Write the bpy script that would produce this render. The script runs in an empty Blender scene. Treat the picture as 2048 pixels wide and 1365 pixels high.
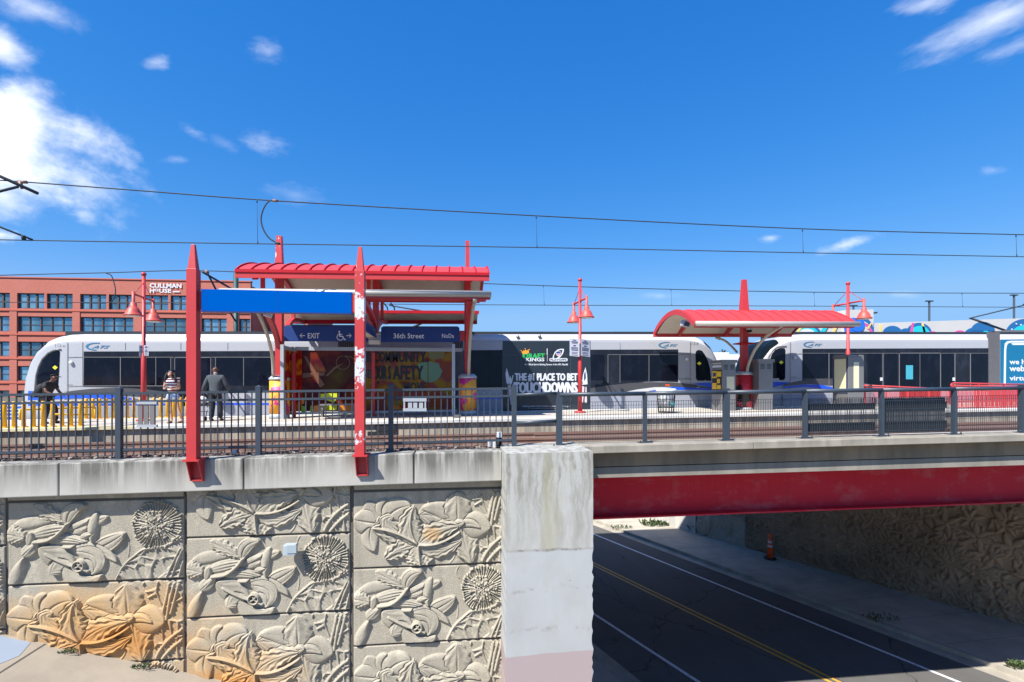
import bpy, bmesh, math, random
import numpy as np
from mathutils import Vector, Matrix
random.seed(7)
PI = math.pi
scene = bpy.context.scene
COL = scene.collection
# ------------------------------------------------------------------ layout
# World frame: X runs along the railway, Y across it (away from the viewpoint), Z up, Z = 0 at eye level.
ANG = math.atan2(1000.0, 8476.0)      # the view is turned this much against the railway
FOC = 1000.0                           # focal length in pixels of the 2048 px wide photograph
HOR = 772.0                            # row of the horizon
G = 0.01195                            # gradient of the railway
ROAD = -8.85                            # road level

def xat(px, Y):
    return Y * math.tan(ANG + math.atan((px - 1024.0) / FOC))

def dat(px, Y):
    th = math.atan((px - 1024.0) / FOC)
    return Y * math.cos(th) / math.cos(ANG + th)

def at(px, py, Y):
    return Vector((xat(px, Y), Y, (HOR - py) * dat(px, Y) / FOC))

def on(px, py, z):
    """the point of a level plane z seen at a pixel of the photograph"""
    D = z * FOC / (HOR - py)
    xr = (px - 1024.0) / FOC * D
    return Vector((xr * math.cos(ANG) + D * math.sin(ANG), D * math.cos(ANG) - xr * math.sin(ANG), z))

def pz(X):                             # platform surface
    return -1.073 + G * X

def ctop(X):                           # top of the coping and the bridge kerb
    return -1.308 + 0.0122 * X

def ktop(X):                            # top of the bridge kerb
    return -1.259 + 0.0122 * X

# ------------------------------------------------------------------ mesh building
class MB:
    def __init__(s):
        s.v = []; s.f = []; s.m = []; s.sm = []
    def add(s, vs, fs, mi=0, smooth=False):
        o = len(s.v)
        s.v += [tuple(p) for p in vs]
        for f in fs:
            s.f.append([i + o for i in f]); s.m.append(mi); s.sm.append(smooth)
        return s
    def box(s, a, b, mi=0):
        x0, y0, z0 = a; x1, y1, z1 = b
        return s.add([(x0,y0,z0),(x1,y0,z0),(x1,y1,z0),(x0,y1,z0),(x0,y0,z1),(x1,y0,z1),(x1,y1,z1),(x0,y1,z1)],
              [(0,3,2,1),(4,5,6,7),(0,1,5,4),(1,2,6,5),(2,3,7,6),(3,0,4,7)], mi)
    def gbox(s, x0, x1, y0, y1, h0, h1, mi=0, zf=pz, n=1):
        for k in range(n):
            a = x0 + (x1-x0)*k/n; b = x0 + (x1-x0)*(k+1)/n
            za, zb = zf(a), zf(b)
            s.add([(a,y0,za+h0),(b,y0,zb+h0),(b,y1,zb+h0),(a,y1,za+h0),(a,y0,za+h1),(b,y0,zb+h1),(b,y1,zb+h1),(a,y1,za+h1)],
              [(0,3,2,1),(4,5,6,7),(0,1,5,4)] + ([(1,2,6,5)] if k == n-1 else []) + [(2,3,7,6)] + ([(3,0,4,7)] if k == 0 else []), mi)
        return s
    def obox(s, c, ax, ay, az, mi=0):
        c = Vector(c); ax = Vector(ax); ay = Vector(ay); az = Vector(az)
        vs = [c + i*ax + j*ay + k*az for k in (-.5,.5) for (i,j) in ((-.5,-.5),(.5,-.5),(.5,.5),(-.5,.5))]
        return s.add(vs, [(0,3,2,1),(4,5,6,7),(0,1,5,4),(1,2,6,5),(2,3,7,6),(3,0,4,7)], mi)
    def tube(s, pts, r, n=8, mi=0, smooth=True, cap=True, sq=None):
        pts = [Vector(p) for p in pts]
        R = r if isinstance(r, (list, tuple)) else [r]*len(pts)
        rings = []
        up = Vector((0,0,1)) if abs((pts[-1]-pts[0]).normalized().z) < .9 else Vector((0,1,0))
        vs = []
        for i, p in enumerate(pts):
            t = (pts[min(i+1,len(pts)-1)] - pts[max(i-1,0)]).normalized()
            u = t.cross(up)
            u = u.normalized() if u.length > 1e-6 else Vector((1,0,0))
            w = u.cross(t).normalized()
            for k in range(n):
                a = 2*PI*k/n + (PI/n if n == 4 else 0)
                vs.append(p + (u*math.cos(a) + w*math.sin(a))*R[i]*(1.4142 if n == 4 else 1))
        fs = []
        for i in range(len(pts)-1):
            for k in range(n):
                a = i*n+k; b = i*n+(k+1)%n
                fs.append((a, b, b+n, a+n))
        if cap:
            fs.append(tuple(range(n-1,-1,-1))); fs.append(tuple(range((len(pts)-1)*n, len(pts)*n)))
        return s.add(vs, fs, mi, smooth and n > 4)
    def lathe(s, c, prof, n=20, mi=0, smooth=True):
        c = Vector(c); vs = []; fs = []
        for (r, z) in prof:
            for k in range(n):
                a = 2*PI*k/n
                vs.append(c + Vector((r*math.cos(a), r*math.sin(a), z)))
        for i in range(len(prof)-1):
            for k in range(n):
                a = i*n+k; b = i*n+(k+1)%n
                fs.append((a,b,b+n,a+n))
        fs.append(tuple(range(n-1,-1,-1))); fs.append(tuple(range((len(prof)-1)*n, len(prof)*n)))
        return s.add(vs, fs, mi, smooth)
    def sphere(s, c, r, n=10, m=6, mi=0, sc=(1,1,1)):
        c = Vector(c)
        vs = [c+Vector((0,0,-r*sc[2]))]; fs = []
        for i in range(1, m):
            b = -PI/2 + PI*i/m
            for k in range(n):
                a = 2*PI*k/n
                vs.append(c + Vector((r*sc[0]*math.cos(b)*math.cos(a), r*sc[1]*math.cos(b)*math.sin(a), r*sc[2]*math.sin(b))))
        vs.append(c+Vector((0,0,r*sc[2])))
        for k in range(n): fs.append((0, 1+(k+1)%n, 1+k))
        for i in range(m-2):
            for k in range(n):
                a = 1+i*n+k; b = 1+i*n+(k+1)%n
                fs.append((a,b,b+n,a+n))
        L = len(vs)-1
        for k in range(n): fs.append((L, 1+(m-2)*n+k, 1+(m-2)*n+(k+1)%n))
        return s.add(vs, fs, mi, True)
    def prism(s, poly, d, mi=0):
        """closed 3-D polygon pushed along d"""
        n = len(poly); d = Vector(d)
        vs = [Vector(p) for p in poly] + [Vector(p)+d for p in poly]
        fs = [tuple(range(n-1,-1,-1)), tuple(range(n,2*n))] + [(i,(i+1)%n,(i+1)%n+n,i+n) for i in range(n)]
        return s.add(vs, fs, mi)
    def ppx(s, pts, Y, t=.012, mi=0):
        """outline given in photograph pixels on the upright plane Y, t thick"""
        return s.prism([at(x,y,Y) for x,y in pts], (0,t,0), mi)
    def rpx(s, x0, y0, x1, y1, Y, t=.012, mi=0):
        return s.ppx([(x0,y1),(x1,y1),(x1,y0),(x0,y0)], Y, t, mi)
    def build(s, name, mats, parent=None, bevel=0, recalc=True):
        me = bpy.data.meshes.new(name)
        off = Vector((0,0,0)); p = parent
        while p is not None:
            off += p.location; p = p.parent
        me.from_pydata([(a-off.x,b-off.y,c-off.z) for a,b,c in s.v], [], s.f)
        if not isinstance(mats, (list,tuple)): mats = [mats]
        for m in mats: me.materials.append(m)
        me.polygons.foreach_set('material_index', s.m)
        me.polygons.foreach_set('use_smooth', s.sm)
        if recalc:
            bm = bmesh.new(); bm.from_mesh(me); bmesh.ops.recalc_face_normals(bm, faces=bm.faces); bm.to_mesh(me); bm.free()
        me.update()
        o = bpy.data.objects.new(name, me); COL.objects.link(o)
        if parent is not None: o.parent = parent
        if bevel:
            b = o.modifiers.new('Bevel','BEVEL'); b.width = bevel; b.segments = 2; b.limit_method = 'ANGLE'
        return o

def tag(o, label=None, cat=None, group=None, kind=None):
    if label: o['label'] = label
    if cat: o['category'] = cat
    if group: o['group'] = group
    if kind: o['kind'] = kind
    return o

def thing(name, loc, label, cat, group=None):
    o = bpy.data.objects.new(name, None); COL.objects.link(o)
    o.location = loc; o.empty_display_size = .1
    return tag(o, label, cat, group)

def copy_tree(o, parent=None):
    c = o.copy(); COL.objects.link(c); c.parent = parent
    for ch in [k for k in COL.objects if k.parent == o]:
        copy_tree(ch, c)
    return c

_tc = {}
def text_geo(s, bold=0.0):
    key = (s, bold)
    if key not in _tc:
        cu = bpy.data.curves.new('lettering','FONT'); cu.body = s; cu.size = 1; cu.offset = bold; cu.resolution_u = 2
        to = bpy.data.objects.new('lettering', cu); COL.objects.link(to)
        dg = bpy.context.evaluated_depsgraph_get()
        me = bpy.data.meshes.new_from_object(to.evaluated_get(dg))
        v = [(p.co.x, p.co.y) for p in me.vertices]; f = [list(p.vertices) for p in me.polygons]
        bpy.data.objects.remove(to); bpy.data.curves.remove(cu); bpy.data.meshes.remove(me)
        xs = [a for a,b in v]; ys = [b for a,b in v]
        _tc[key] = (v, f, min(xs), max(xs), min(ys), max(ys))
    return _tc[key]

def text_on(mb, s, p00, p10, p01, mi=0, bold=0.0, out=None, slant=0.0):
    """flat lettering filling the parallelogram p00 (lower left), p10 (lower right), p01 (upper left)"""
    v, f, x0, x1, y0, y1 = text_geo(s, min(bold,.012))
    p00, p10, p01 = Vector(p00), Vector(p10), Vector(p01)
    o = Vector(out) if out else Vector((0,0,0))
    vs = []
    for a, b in v:
        ty = (b-y0)/(y1-y0); tx = (a-x0)/(x1-x0) + slant*(ty-.5)
        vs.append(p00 + (p10-p00)*tx + (p01-p00)*ty + o)
    mb.add(vs, f, mi)
    if bold > .015:      # heavy faces: the strokes are thickened by layers set a hair apart
        ux = (p10-p00).normalized(); uy = (p01-p00).normalized(); k = bold*(p01-p00).length*1.0; nn = ux.cross(uy).normalized()
        for j, (a, b) in enumerate(((-1,0),(1,0),(0,.6),(0,-.6))):
            mb.add([p + ux*k*a + uy*k*b + nn*.0007*(j+1) for p in vs], f, mi)

def text_px(mb, s, x0, x1, yt, yb, Y, mi=0, bold=0.0, slant=0.0, yt2=None, yb2=None):
    p00 = at(x0, yb, Y); p10 = at(x1, yb if yb2 is None else yb2, Y); p01 = at(x0, yt, Y)
    text_on(mb, s, p00, p10, p01, mi, bold, None, slant)

# ------------------------------------------------------------------ materials
def _n(nt, t, **kw):
    n = nt.nodes.new(t)
    for k, v in kw.items():
        if k in n.inputs: n.inputs[k].default_value = v
        else: setattr(n, k, v)
    return n

def ramp(nt, fac, stops, interp='LINEAR'):
    r = nt.nodes.new('ShaderNodeValToRGB'); r.color_ramp.interpolation = interp
    e = r.color_ramp.elements
    while len(e) < len(stops): e.new(.5)
    for i,(p,c) in enumerate(stops):
        e[i].position = p
        e[i].color = (c,c,c,1) if not hasattr(c,'__len__') else (*c[:3],1)
    nt.links.new(fac, r.inputs[0])
    return r.outputs[0]

def mixc(nt, fac, a, b, mode='MIX'):
    m = nt.nodes.new('ShaderNodeMix'); m.data_type = 'RGBA'; m.blend_type = mode
    for sock, val in ((m.inputs[0], fac), (m.inputs[6], a), (m.inputs[7], b)):
        if isinstance(val, bpy.types.NodeSocket): nt.links.new(val, sock)
        elif hasattr(val, '__len__'): sock.default_value = (*val[:3], 1)
        else: sock.default_value = val
    return m.outputs[2]

def mth(nt, op, a, b=None, c=None, clamp=False):
    m = nt.nodes.new('ShaderNodeMath'); m.operation = op; m.use_clamp = clamp
    for i, v in enumerate((a,b,c)):
        if v is None: continue
        if isinstance(v, bpy.types.NodeSocket): nt.links.new(v, m.inputs[i])
        else: m.inputs[i].default_value = v
    return m.outputs[0]

def pos(nt, scale=(1,1,1), world=True, rot=None):
    if world:
        g = nt.nodes.new('ShaderNodeNewGeometry').outputs['Position']
    else:
        g = nt.nodes.new('ShaderNodeTexCoord').outputs['Object']
    m = nt.nodes.new('ShaderNodeMapping'); m.inputs['Scale'].default_value = scale
    if rot: m.inputs['Rotation'].default_value = rot
    nt.links.new(g, m.inputs[0])
    return m.outputs[0]

def noise(nt, vec, scale, detail=4, rough=.55):
    n = nt.nodes.new('ShaderNodeTexNoise'); n.inputs['Scale'].default_value = scale
    n.inputs['Detail'].default_value = detail; n.inputs['Roughness'].default_value = rough
    nt.links.new(vec, n.inputs['Vector'])
    return n.outputs['Fac']

def voro(nt, vec, scale, feature='F1', out='Distance', rnd=1.0):
    n = nt.nodes.new('ShaderNodeTexVoronoi'); n.feature = feature; n.inputs['Scale'].default_value = scale
    n.inputs['Randomness'].default_value = rnd
    nt.links.new(vec, n.inputs['Vector'])
    return n.outputs[out]

def xyz(nt, vec):
    s = nt.nodes.new('ShaderNodeSeparateXYZ'); nt.links.new(vec, s.inputs[0]); return s.outputs

def newmat(name):
    m = bpy.data.materials.new(name); m.use_nodes = True
    nt = m.node_tree; b = nt.nodes['Principled BSDF']
    return m, nt, b

def bump(nt, b, h, strength=.3, dist=.02):
    n = nt.nodes.new('ShaderNodeBump'); n.inputs['Strength'].default_value = strength; n.inputs['Distance'].default_value = dist
    nt.links.new(h, n.inputs['Height']); nt.links.new(n.outputs[0], b.inputs['Normal'])

def mat(name, col, rough=.6, var=.12, scale=3.0, metal=0.0, bmp=0.0, spec=.5, fine=None, coat=0.0):
    """plain painted / cast surface with two sizes of mottling"""
    m, nt, b = newmat(name)
    p = pos(nt)
    f = noise(nt, p, scale, 5)
    c = mixc(nt, f, [x*(1-var) for x in col], [min(1,x*(1+var)) for x in col])
    f2 = noise(nt, p, fine or scale*14, 3)
    c = mixc(nt, mth(nt,'MULTIPLY', f2, var*1.2), c, [x*.55 for x in col])
    nt.links.new(c, b.inputs['Base Color'])
    b.inputs['Roughness'].default_value = rough; b.inputs['Metallic'].default_value = metal
    b.inputs['Specular IOR Level'].default_value = spec
    if coat: b.inputs['Coat Weight'].default_value = coat
    nt.links.new(mth(nt,'ADD', mth(nt,'MULTIPLY', f2, .18), rough-.09, clamp=True), b.inputs['Roughness'])
    if bmp: bump(nt, b, f2, bmp, .01)
    return m
def warp(nt, scale, amt=.18):
    p = pos(nt); n = nt.nodes.new('ShaderNodeTexNoise'); n.inputs['Scale'].default_value = 1.3; n.inputs['Detail'].default_value = 4
    nt.links.new(p, n.inputs['Vector'])
    v = nt.nodes.new('ShaderNodeVectorMath'); v.operation = 'MULTIPLY_ADD'; nt.links.new(n.outputs['Color'], v.inputs[0]); v.inputs[1].default_value = (amt*2,amt*2,0); nt.links.new(p, v.inputs[2])
    m = nt.nodes.new('ShaderNodeMapping'); m.inputs['Scale'].default_value = scale; nt.links.new(v.outputs[0], m.inputs[0])
    return m.outputs[0]
M = {}
M['red'] = mat('red_paint', (.46,.034,.038), .45, .10, 1.5)
M['red_dark'] = mat('red_girder_paint', (.42,.010,.022), .6, .22, .7, spec=.2)
M['red_roof'] = mat('red_roof_sheet', (.52,.042,.042), .5, .07, 1.2)
M['red_rail'] = mat('red_railing_paint', (.52,.045,.05), .5, .06, 2)
M['lamp_red'] = mat('faded_red_lamp_paint', (.52,.075,.060), .5, .08, 3)
M['fence'] = mat('dark_slate_fence_paint', (.036,.050,.070), .42, .12, 3)
M['fence_black'] = mat('dark_mesh_board', (.017,.021,.028), .5, .15, 3)
M['steel'] = mat('brushed_steel', (.45,.45,.46), .35, .08, 4, metal=.6)
M['silver'] = mat('silver_gutter', (.42,.40,.36), .45, .05, 4, metal=.3)
M['alu'] = mat('grey_shelter_frame', (.40,.43,.46), .4, .05, 4, metal=.25)
M['tan_pipe'] = mat('tan_downpipe', (.42,.37,.30), .5, .08, 4)
M['soffit'] = mat('beige_soffit', (.56,.51,.43), .7, .06, 2)
M['white'] = mat('white_plastic', (.58,.59,.60), .45, .05, 4)
M['dark'] = mat('black_rubber', (.012,.012,.014), .6, .2, 4)
M['blue'] = mat('bright_blue_sign', (.0,.082,.385), .7, .03, 1.5, spec=.0)
M['navy'] = mat('navy_sign', (.003,.030,.17), .5, .06, 1.5)
M['letters'] = mat('white_lettering', (.62,.65,.70), .5, .02, 4)
M['letters_grey'] = mat('grey_lettering', (.40,.43,.50), .5, .02, 4)
M['yellow'] = mat('yellow_bollard_paint', (.66,.36,.010), .45, .08, 4)
M['yellow_tag'] = mat('yellow_tag', (.85,.80,.05), .5, .03, 4)
M['orange'] = mat('orange_cone', (.80,.085,.015), .5, .08, 4)
M['wire'] = mat('weathered_copper_wire', (.022,.036,.055), .75, .1, 3)
M['green_pole'] = mat('dark_green_pole', (.012,.058,.052), .5, .1, 2)
M['train'] = mat('silver_white_train_paint', (.34,.352,.385), .4, .04, .8, coat=.1)
M['train_white'] = mat('white_train_roof_cove', (.50,.51,.53), .35, .04, .8)
M['train_grey'] = mat('grey_train_skirt', (.27,.285,.335), .45, .05, .8)
M['swoosh'] = mat('charcoal_train_band', (.060,.060,.068), .4, .08, 1.5)
M['blue_band'] = mat('cobalt_train_band', (.012,.085,.62), .35, .05, 1.5)
M['roof_dark'] = mat('dark_roof_edge', (.022,.028,.036), .5, .1, 2)
M['bellows'] = mat('grey_bellows', (.10,.10,.11), .7, .15, 4)
M['ad_dark'] = mat('charcoal_wrap', (.020,.028,.038), .22, .12, .9)
M['ad_teal'] = mat('teal_wrap', (.004,.135,.27), .3, .06, .9)
M['ad_green'] = mat('green_emblem', (.02,.42,.10), .5, .05, 3)
M['ad_orange'] = mat('orange_emblem', (.90,.32,.02), .5, .05, 3)
M['pink_sleeve'] = mat('pale_pink_print', (.62,.50,.55), .5, .05, 3)
M['shield_red'] = mat('red_emblem', (.55,.05,.08), .5, .05, 3)
M['shield_blue'] = mat('blue_emblem', (.02,.05,.25), .5, .05, 3)
M['logo_blue'] = mat('logo_blue', (.03,.16,.30), .5, .05, 3)
M['logo_teal'] = mat('logo_teal', (.05,.35,.45), .5, .05, 3)
M['machine'] = mat('grey_machine_steel', (.21,.205,.205), .4, .08, 2, metal=.35)
M['paper'] = mat('cream_notice', (.62,.60,.42), .6, .06, 4)
M['pale_yellow'] = mat('pale_yellow_display', (.66,.64,.42), .3, .08, 2)
M['machine_yellow'] = mat('machine_yellow', (.72,.44,.03), .5, .06, 4)
M['sign_grey'] = mat('grey_notice', (.36,.38,.45), .5, .05, 3)
M['ink'] = mat('navy_ink', (.03,.04,.11), .6, .05, 4)
M['bag'] = mat('white_bin_bag', (.70,.73,.76), .4, .08, 5)
M['bag_teal'] = mat('teal_rubbish', (.03,.25,.27), .5, .08, 5)
M['rail_steel'] = mat('rusty_rail', (.20,.115,.085), .5, .15, 3)
M['rail_top'] = mat('polished_rail_head', (.42,.36,.33), .35, .1, 3, metal=.5)
M['mauve'] = mat('mauve_paint', (.46,.385,.385), .75, .04, 1)
M['skin_light'] = mat('light_brown_skin', (.52,.28,.18), .55, .04, 8)
M['skin_dark'] = mat('dark_brown_skin', (.16,.075,.05), .5, .05, 8)
M['hair'] = mat('black_hair', (.012,.009,.008), .5, .2, 12)
M['cloth_black'] = mat('black_cloth', (.012,.013,.017), .8, .2, 6)
M['cloth_slate'] = mat('slate_jacket_cloth', (.050,.062,.076), .85, .15, 6)
M['denim'] = mat('pale_denim', (.36,.46,.66), .85, .15, 9)
M['sandal'] = mat('brown_sandal', (.09,.05,.035), .6, .1, 8)
M['wall_white'] = mat('white_render', (.74,.75,.77), .7, .05, .5)
M['garage'] = mat('pale_concrete_garage', (.52,.51,.50), .8, .08, .3)
M['mu_blue'] = mat('mural_blue', (.01,.12,.33), .7, .08, 1)
M['mu_teal'] = mat('mural_teal', (.01,.50,.56), .7, .08, 1)
M['mu_pink'] = mat('mural_pink', (.62,.08,.33), .7, .06, 1)
M['mu_yellow'] = mat('mural_yellow', (.80,.58,.14), .7, .06, 1)
M['mu_cobalt'] = mat('mural_cobalt', (.01,.14,.62), .7, .06, 1)
M['leaf'] = mat('weed_leaf', (.05,.085,.022), .7, .3, 9)
M['tree_leaf'] = mat('dark_tree_leaf', (.022,.045,.02), .7, .35, 3)
M['bark'] = mat('bark', (.06,.045,.03), .9, .2, 4)
M['soil'] = mat('rust_brown_ballast', (.17,.10,.075), .95, .45, 6, bmp=.6, fine=30)
M['ground'] = mat('dry_ground', (.10,.09,.065), .95, .3, .6, bmp=.3)
M['grout'] = mat('dark_wall_joint', (.09,.08,.07), .9, .2, 3)
M['blue_spray'] = mat('pale_blue_paint_patch', (.25,.30,.375), .8, .05, 1.5)
M['brick_sill'] = mat('brick_sill', (.47,.115,.075), .8, .1, 1)
M['mullion'] = mat('dark_window_frame', (.075,.055,.055), .6, .1, 2)

def girder_paint():
    m, nt, b = newmat('weathered_red_girder_paint')
    p = pos(nt)
    c = mixc(nt, noise(nt, pos(nt,(.35,1,.8)), 1.0, 4), (.50,.010,.028), (.60,.030,.045))
    sc_ = ramp(nt, noise(nt, warp(nt,(1.6,1,3.0),.3), 1.0, 7, .68), [(.52,0),(.66,.32)])
    c = mixc(nt, sc_, c, (.52,.17,.17))
    run = ramp(nt, noise(nt, warp(nt,(7,1,.35),.08), 1.0, 5, .6), [(.55,0),(.72,.35)])
    c = mixc(nt, run, c, (.25,.02,.02))
    rust = ramp(nt, noise(nt, warp(nt,(2.2,1,2.2),.2), 1.2, 8, .75), [(.66,0),(.70,.6)])
    c = mixc(nt, rust, c, (.45,.20,.08))
    nt.links.new(c, b.inputs['Base Color']); b.inputs['Roughness'].default_value = .65; b.inputs['Specular IOR Level'].default_value = .2
    return m
def glass(name, col, rough=.06, spec=.5):
    m, nt, b = newmat(name)
    p = pos(nt)
    c = mixc(nt, noise(nt, p, .9, 3), [x*.6 for x in col], [x*1.4 for x in col])
    refl_blotch = ramp(nt, noise(nt, pos(nt,(2.6,2.6,1.3)), 1.0, 3, .7), [(.50,0),(.75,.6)])  # faint reflections put into the glass colour as paler blotches
    c = mixc(nt, refl_blotch, c, [x*2.2+.003 for x in col])
    nt.links.new(c, b.inputs['Base Color'])
    b.inputs['Roughness'].default_value = rough; b.inputs['Specular IOR Level'].default_value = spec
    return m
M['glass'] = glass('dark_train_glass', (.004,.005,.011), .06, .22)
M['glass_band'] = glass('smoked_band', (.013,.016,.025), .2, .15)
M['glass_teal'] = glass('teal_tinted_glass', (.005,.009,.013), .2, .05)

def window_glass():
    m, nt, b = newmat('painted_reflection_window')
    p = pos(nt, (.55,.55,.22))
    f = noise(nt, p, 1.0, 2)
    c = ramp(nt, f, [(.3,(.10,.22,.30)),(.55,(.20,.38,.50)),(.75,(.36,.56,.58))])  # blue of the reflected sky painted into the pane colour
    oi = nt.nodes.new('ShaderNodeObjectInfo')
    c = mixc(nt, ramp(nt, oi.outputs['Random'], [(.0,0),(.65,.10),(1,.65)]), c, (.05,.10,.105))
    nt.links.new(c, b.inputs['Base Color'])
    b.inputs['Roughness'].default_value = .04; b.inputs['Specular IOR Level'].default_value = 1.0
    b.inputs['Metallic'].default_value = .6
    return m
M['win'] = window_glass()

def brick():
    m, nt, b = newmat('orange_red_brick')
    g = nt.nodes.new('ShaderNodeNewGeometry').outputs['Position']
    x,y,z = xyz(nt, g)
    cb = nt.nodes.new('ShaderNodeCombineXYZ'); nt.links.new(mth(nt,'ADD',x,y), cb.inputs[0]); nt.links.new(z, cb.inputs[1])
    t = nt.nodes.new('ShaderNodeTexBrick'); t.inputs['Scale'].default_value = 1.6
    t.inputs['Color1'].default_value = (.43,.115,.075,1); t.inputs['Color2'].default_value = (.36,.09,.06,1)
    t.inputs['Mortar'].default_value = (.40,.17,.12,1); t.inputs['Mortar Size'].default_value = .015
    nt.links.new(cb.outputs[0], t.inputs['Vector'])
    c = mixc(nt, mth(nt,'MULTIPLY', noise(nt, g, .25, 4), .5), t.outputs['Color'], (.46,.17,.145))
    nt.links.new(c, b.inputs['Base Color']); b.inputs['Roughness'].default_value = .85
    return m
M['brick'] = brick()
M['girder'] = girder_paint()

def concrete(name, col, streak=.5, rough=.85, sx=5.0, top=None, depth=.6, bmp=.25, warm=None):
    """cast concrete with vertical run-off stains that start at the height top(X)=top[0]+top[1]*X"""
    m, nt, b = newmat(name)
    p = pos(nt)
    big = noise(nt, p, 1.1, 5)
    fine = noise(nt, p, 38, 3)
    st = noise(nt, warp(nt, (sx,sx,.30), .03), 1.0, 7, .66)
    c = mixc(nt, big, [x*.78 for x in col], [min(1,x*1.18) for x in col])
    if warm: c = mixc(nt, ramp(nt, noise(nt, pos(nt,(2.2,2.2,.5)), 1.0, 4), [(.5,0),(.72,.55)]), c, warm)
    f = ramp(nt, st, [(.40,0),(.60,1)])
    if top:
        x,y,z = xyz(nt, p)
        d = mth(nt,'SUBTRACT', mth(nt,'MULTIPLY_ADD', x, top[1], top[0]), z)
        zone = noise(nt, pos(nt,(.9,.9,.1)), 1.0, 3)
        d = mth(nt,'ADD', d, mth(nt,'ADD', mth(nt,'MULTIPLY', mth(nt,'SUBTRACT', st, .5), depth*2.2), mth(nt,'MULTIPLY', mth(nt,'SUBTRACT', zone, .55), depth*2.4)))
        fade = mth(nt,'SUBTRACT', 1.0, mth(nt,'DIVIDE', d, depth), clamp=True)
        f = mth(nt,'MULTIPLY', mth(nt,'MULTIPLY_ADD', f, .8, .2), mth(nt,'MULTIPLY_ADD', fade, 1.25, .12), clamp=True)
    f = mth(nt,'MULTIPLY', f, streak)
    c = mixc(nt, f, c, (.07,.068,.06))
    pit = ramp(nt, voro(nt, p, 7.0), [(.03,1),(.06,0)])
    c = mixc(nt, mth(nt,'MULTIPLY', pit, .5), c, (.12,.11,.10))
    c = mixc(nt, mth(nt,'MULTIPLY', fine, .25), c, [x*.6 for x in col])
    nt.links.new(c, b.inputs['Base Color']); b.inputs['Roughness'].default_value = rough
    b.inputs['Specular IOR Level'].default_value = .25
    if bmp: bump(nt, b, fine, bmp, .006)
    return m
M['coping'] = concrete('stained_coping_concrete', (.44,.43,.395), .88, sx=5.5, top=(-1.27,.0122), depth=.62)
M['kerb'] = concrete('bridge_kerb_concrete', (.36,.33,.275), .45, sx=3, top=(-1.20,.0122), depth=.35)
M['fascia'] = concrete('brown_grey_deck_concrete', (.29,.225,.150), .5, sx=1.2)
M['fascia_grey'] = concrete('grey_deck_concrete', (.285,.262,.222), .4, sx=1.2)
M['platform_face'] = concrete('platform_edge_concrete', (.40,.35,.28), .6, sx=5, warm=(.36,.24,.13), depth=.5)
M['platform_top'] = concrete('pale_platform_paving', (.46,.42,.36), .06, sx=.8, bmp=.1)
M['nosing'] = concrete('white_platform_nosing', (.58,.57,.54), .12, sx=2, bmp=.1)
M['nosing_yellow'] = concrete('cream_yellow_nosing', (.60,.53,.33), .1, sx=2, bmp=.1)
M['deck'] = concrete('pale_walkway_concrete', (.50,.47,.42), .2, sx=1, bmp=.1)
M['abutment'] = concrete('grey_abutment_concrete', (.34,.33,.31), .35, sx=2)
M['pave'] = concrete('warm_sidewalk_concrete', (.34,.295,.235), .22, sx=.7, bmp=.15)
M['pave_road'] = concrete('street_sidewalk_concrete', (.44,.40,.34), .2, sx=.9, bmp=.15)
M['gutter'] = concrete('street_gutter_concrete', (.42,.385,.32), .3, sx=1.5)
M['white_wall'] = concrete('pale_bank_wall', (.55,.53,.49), .3, sx=1.5)

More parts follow.
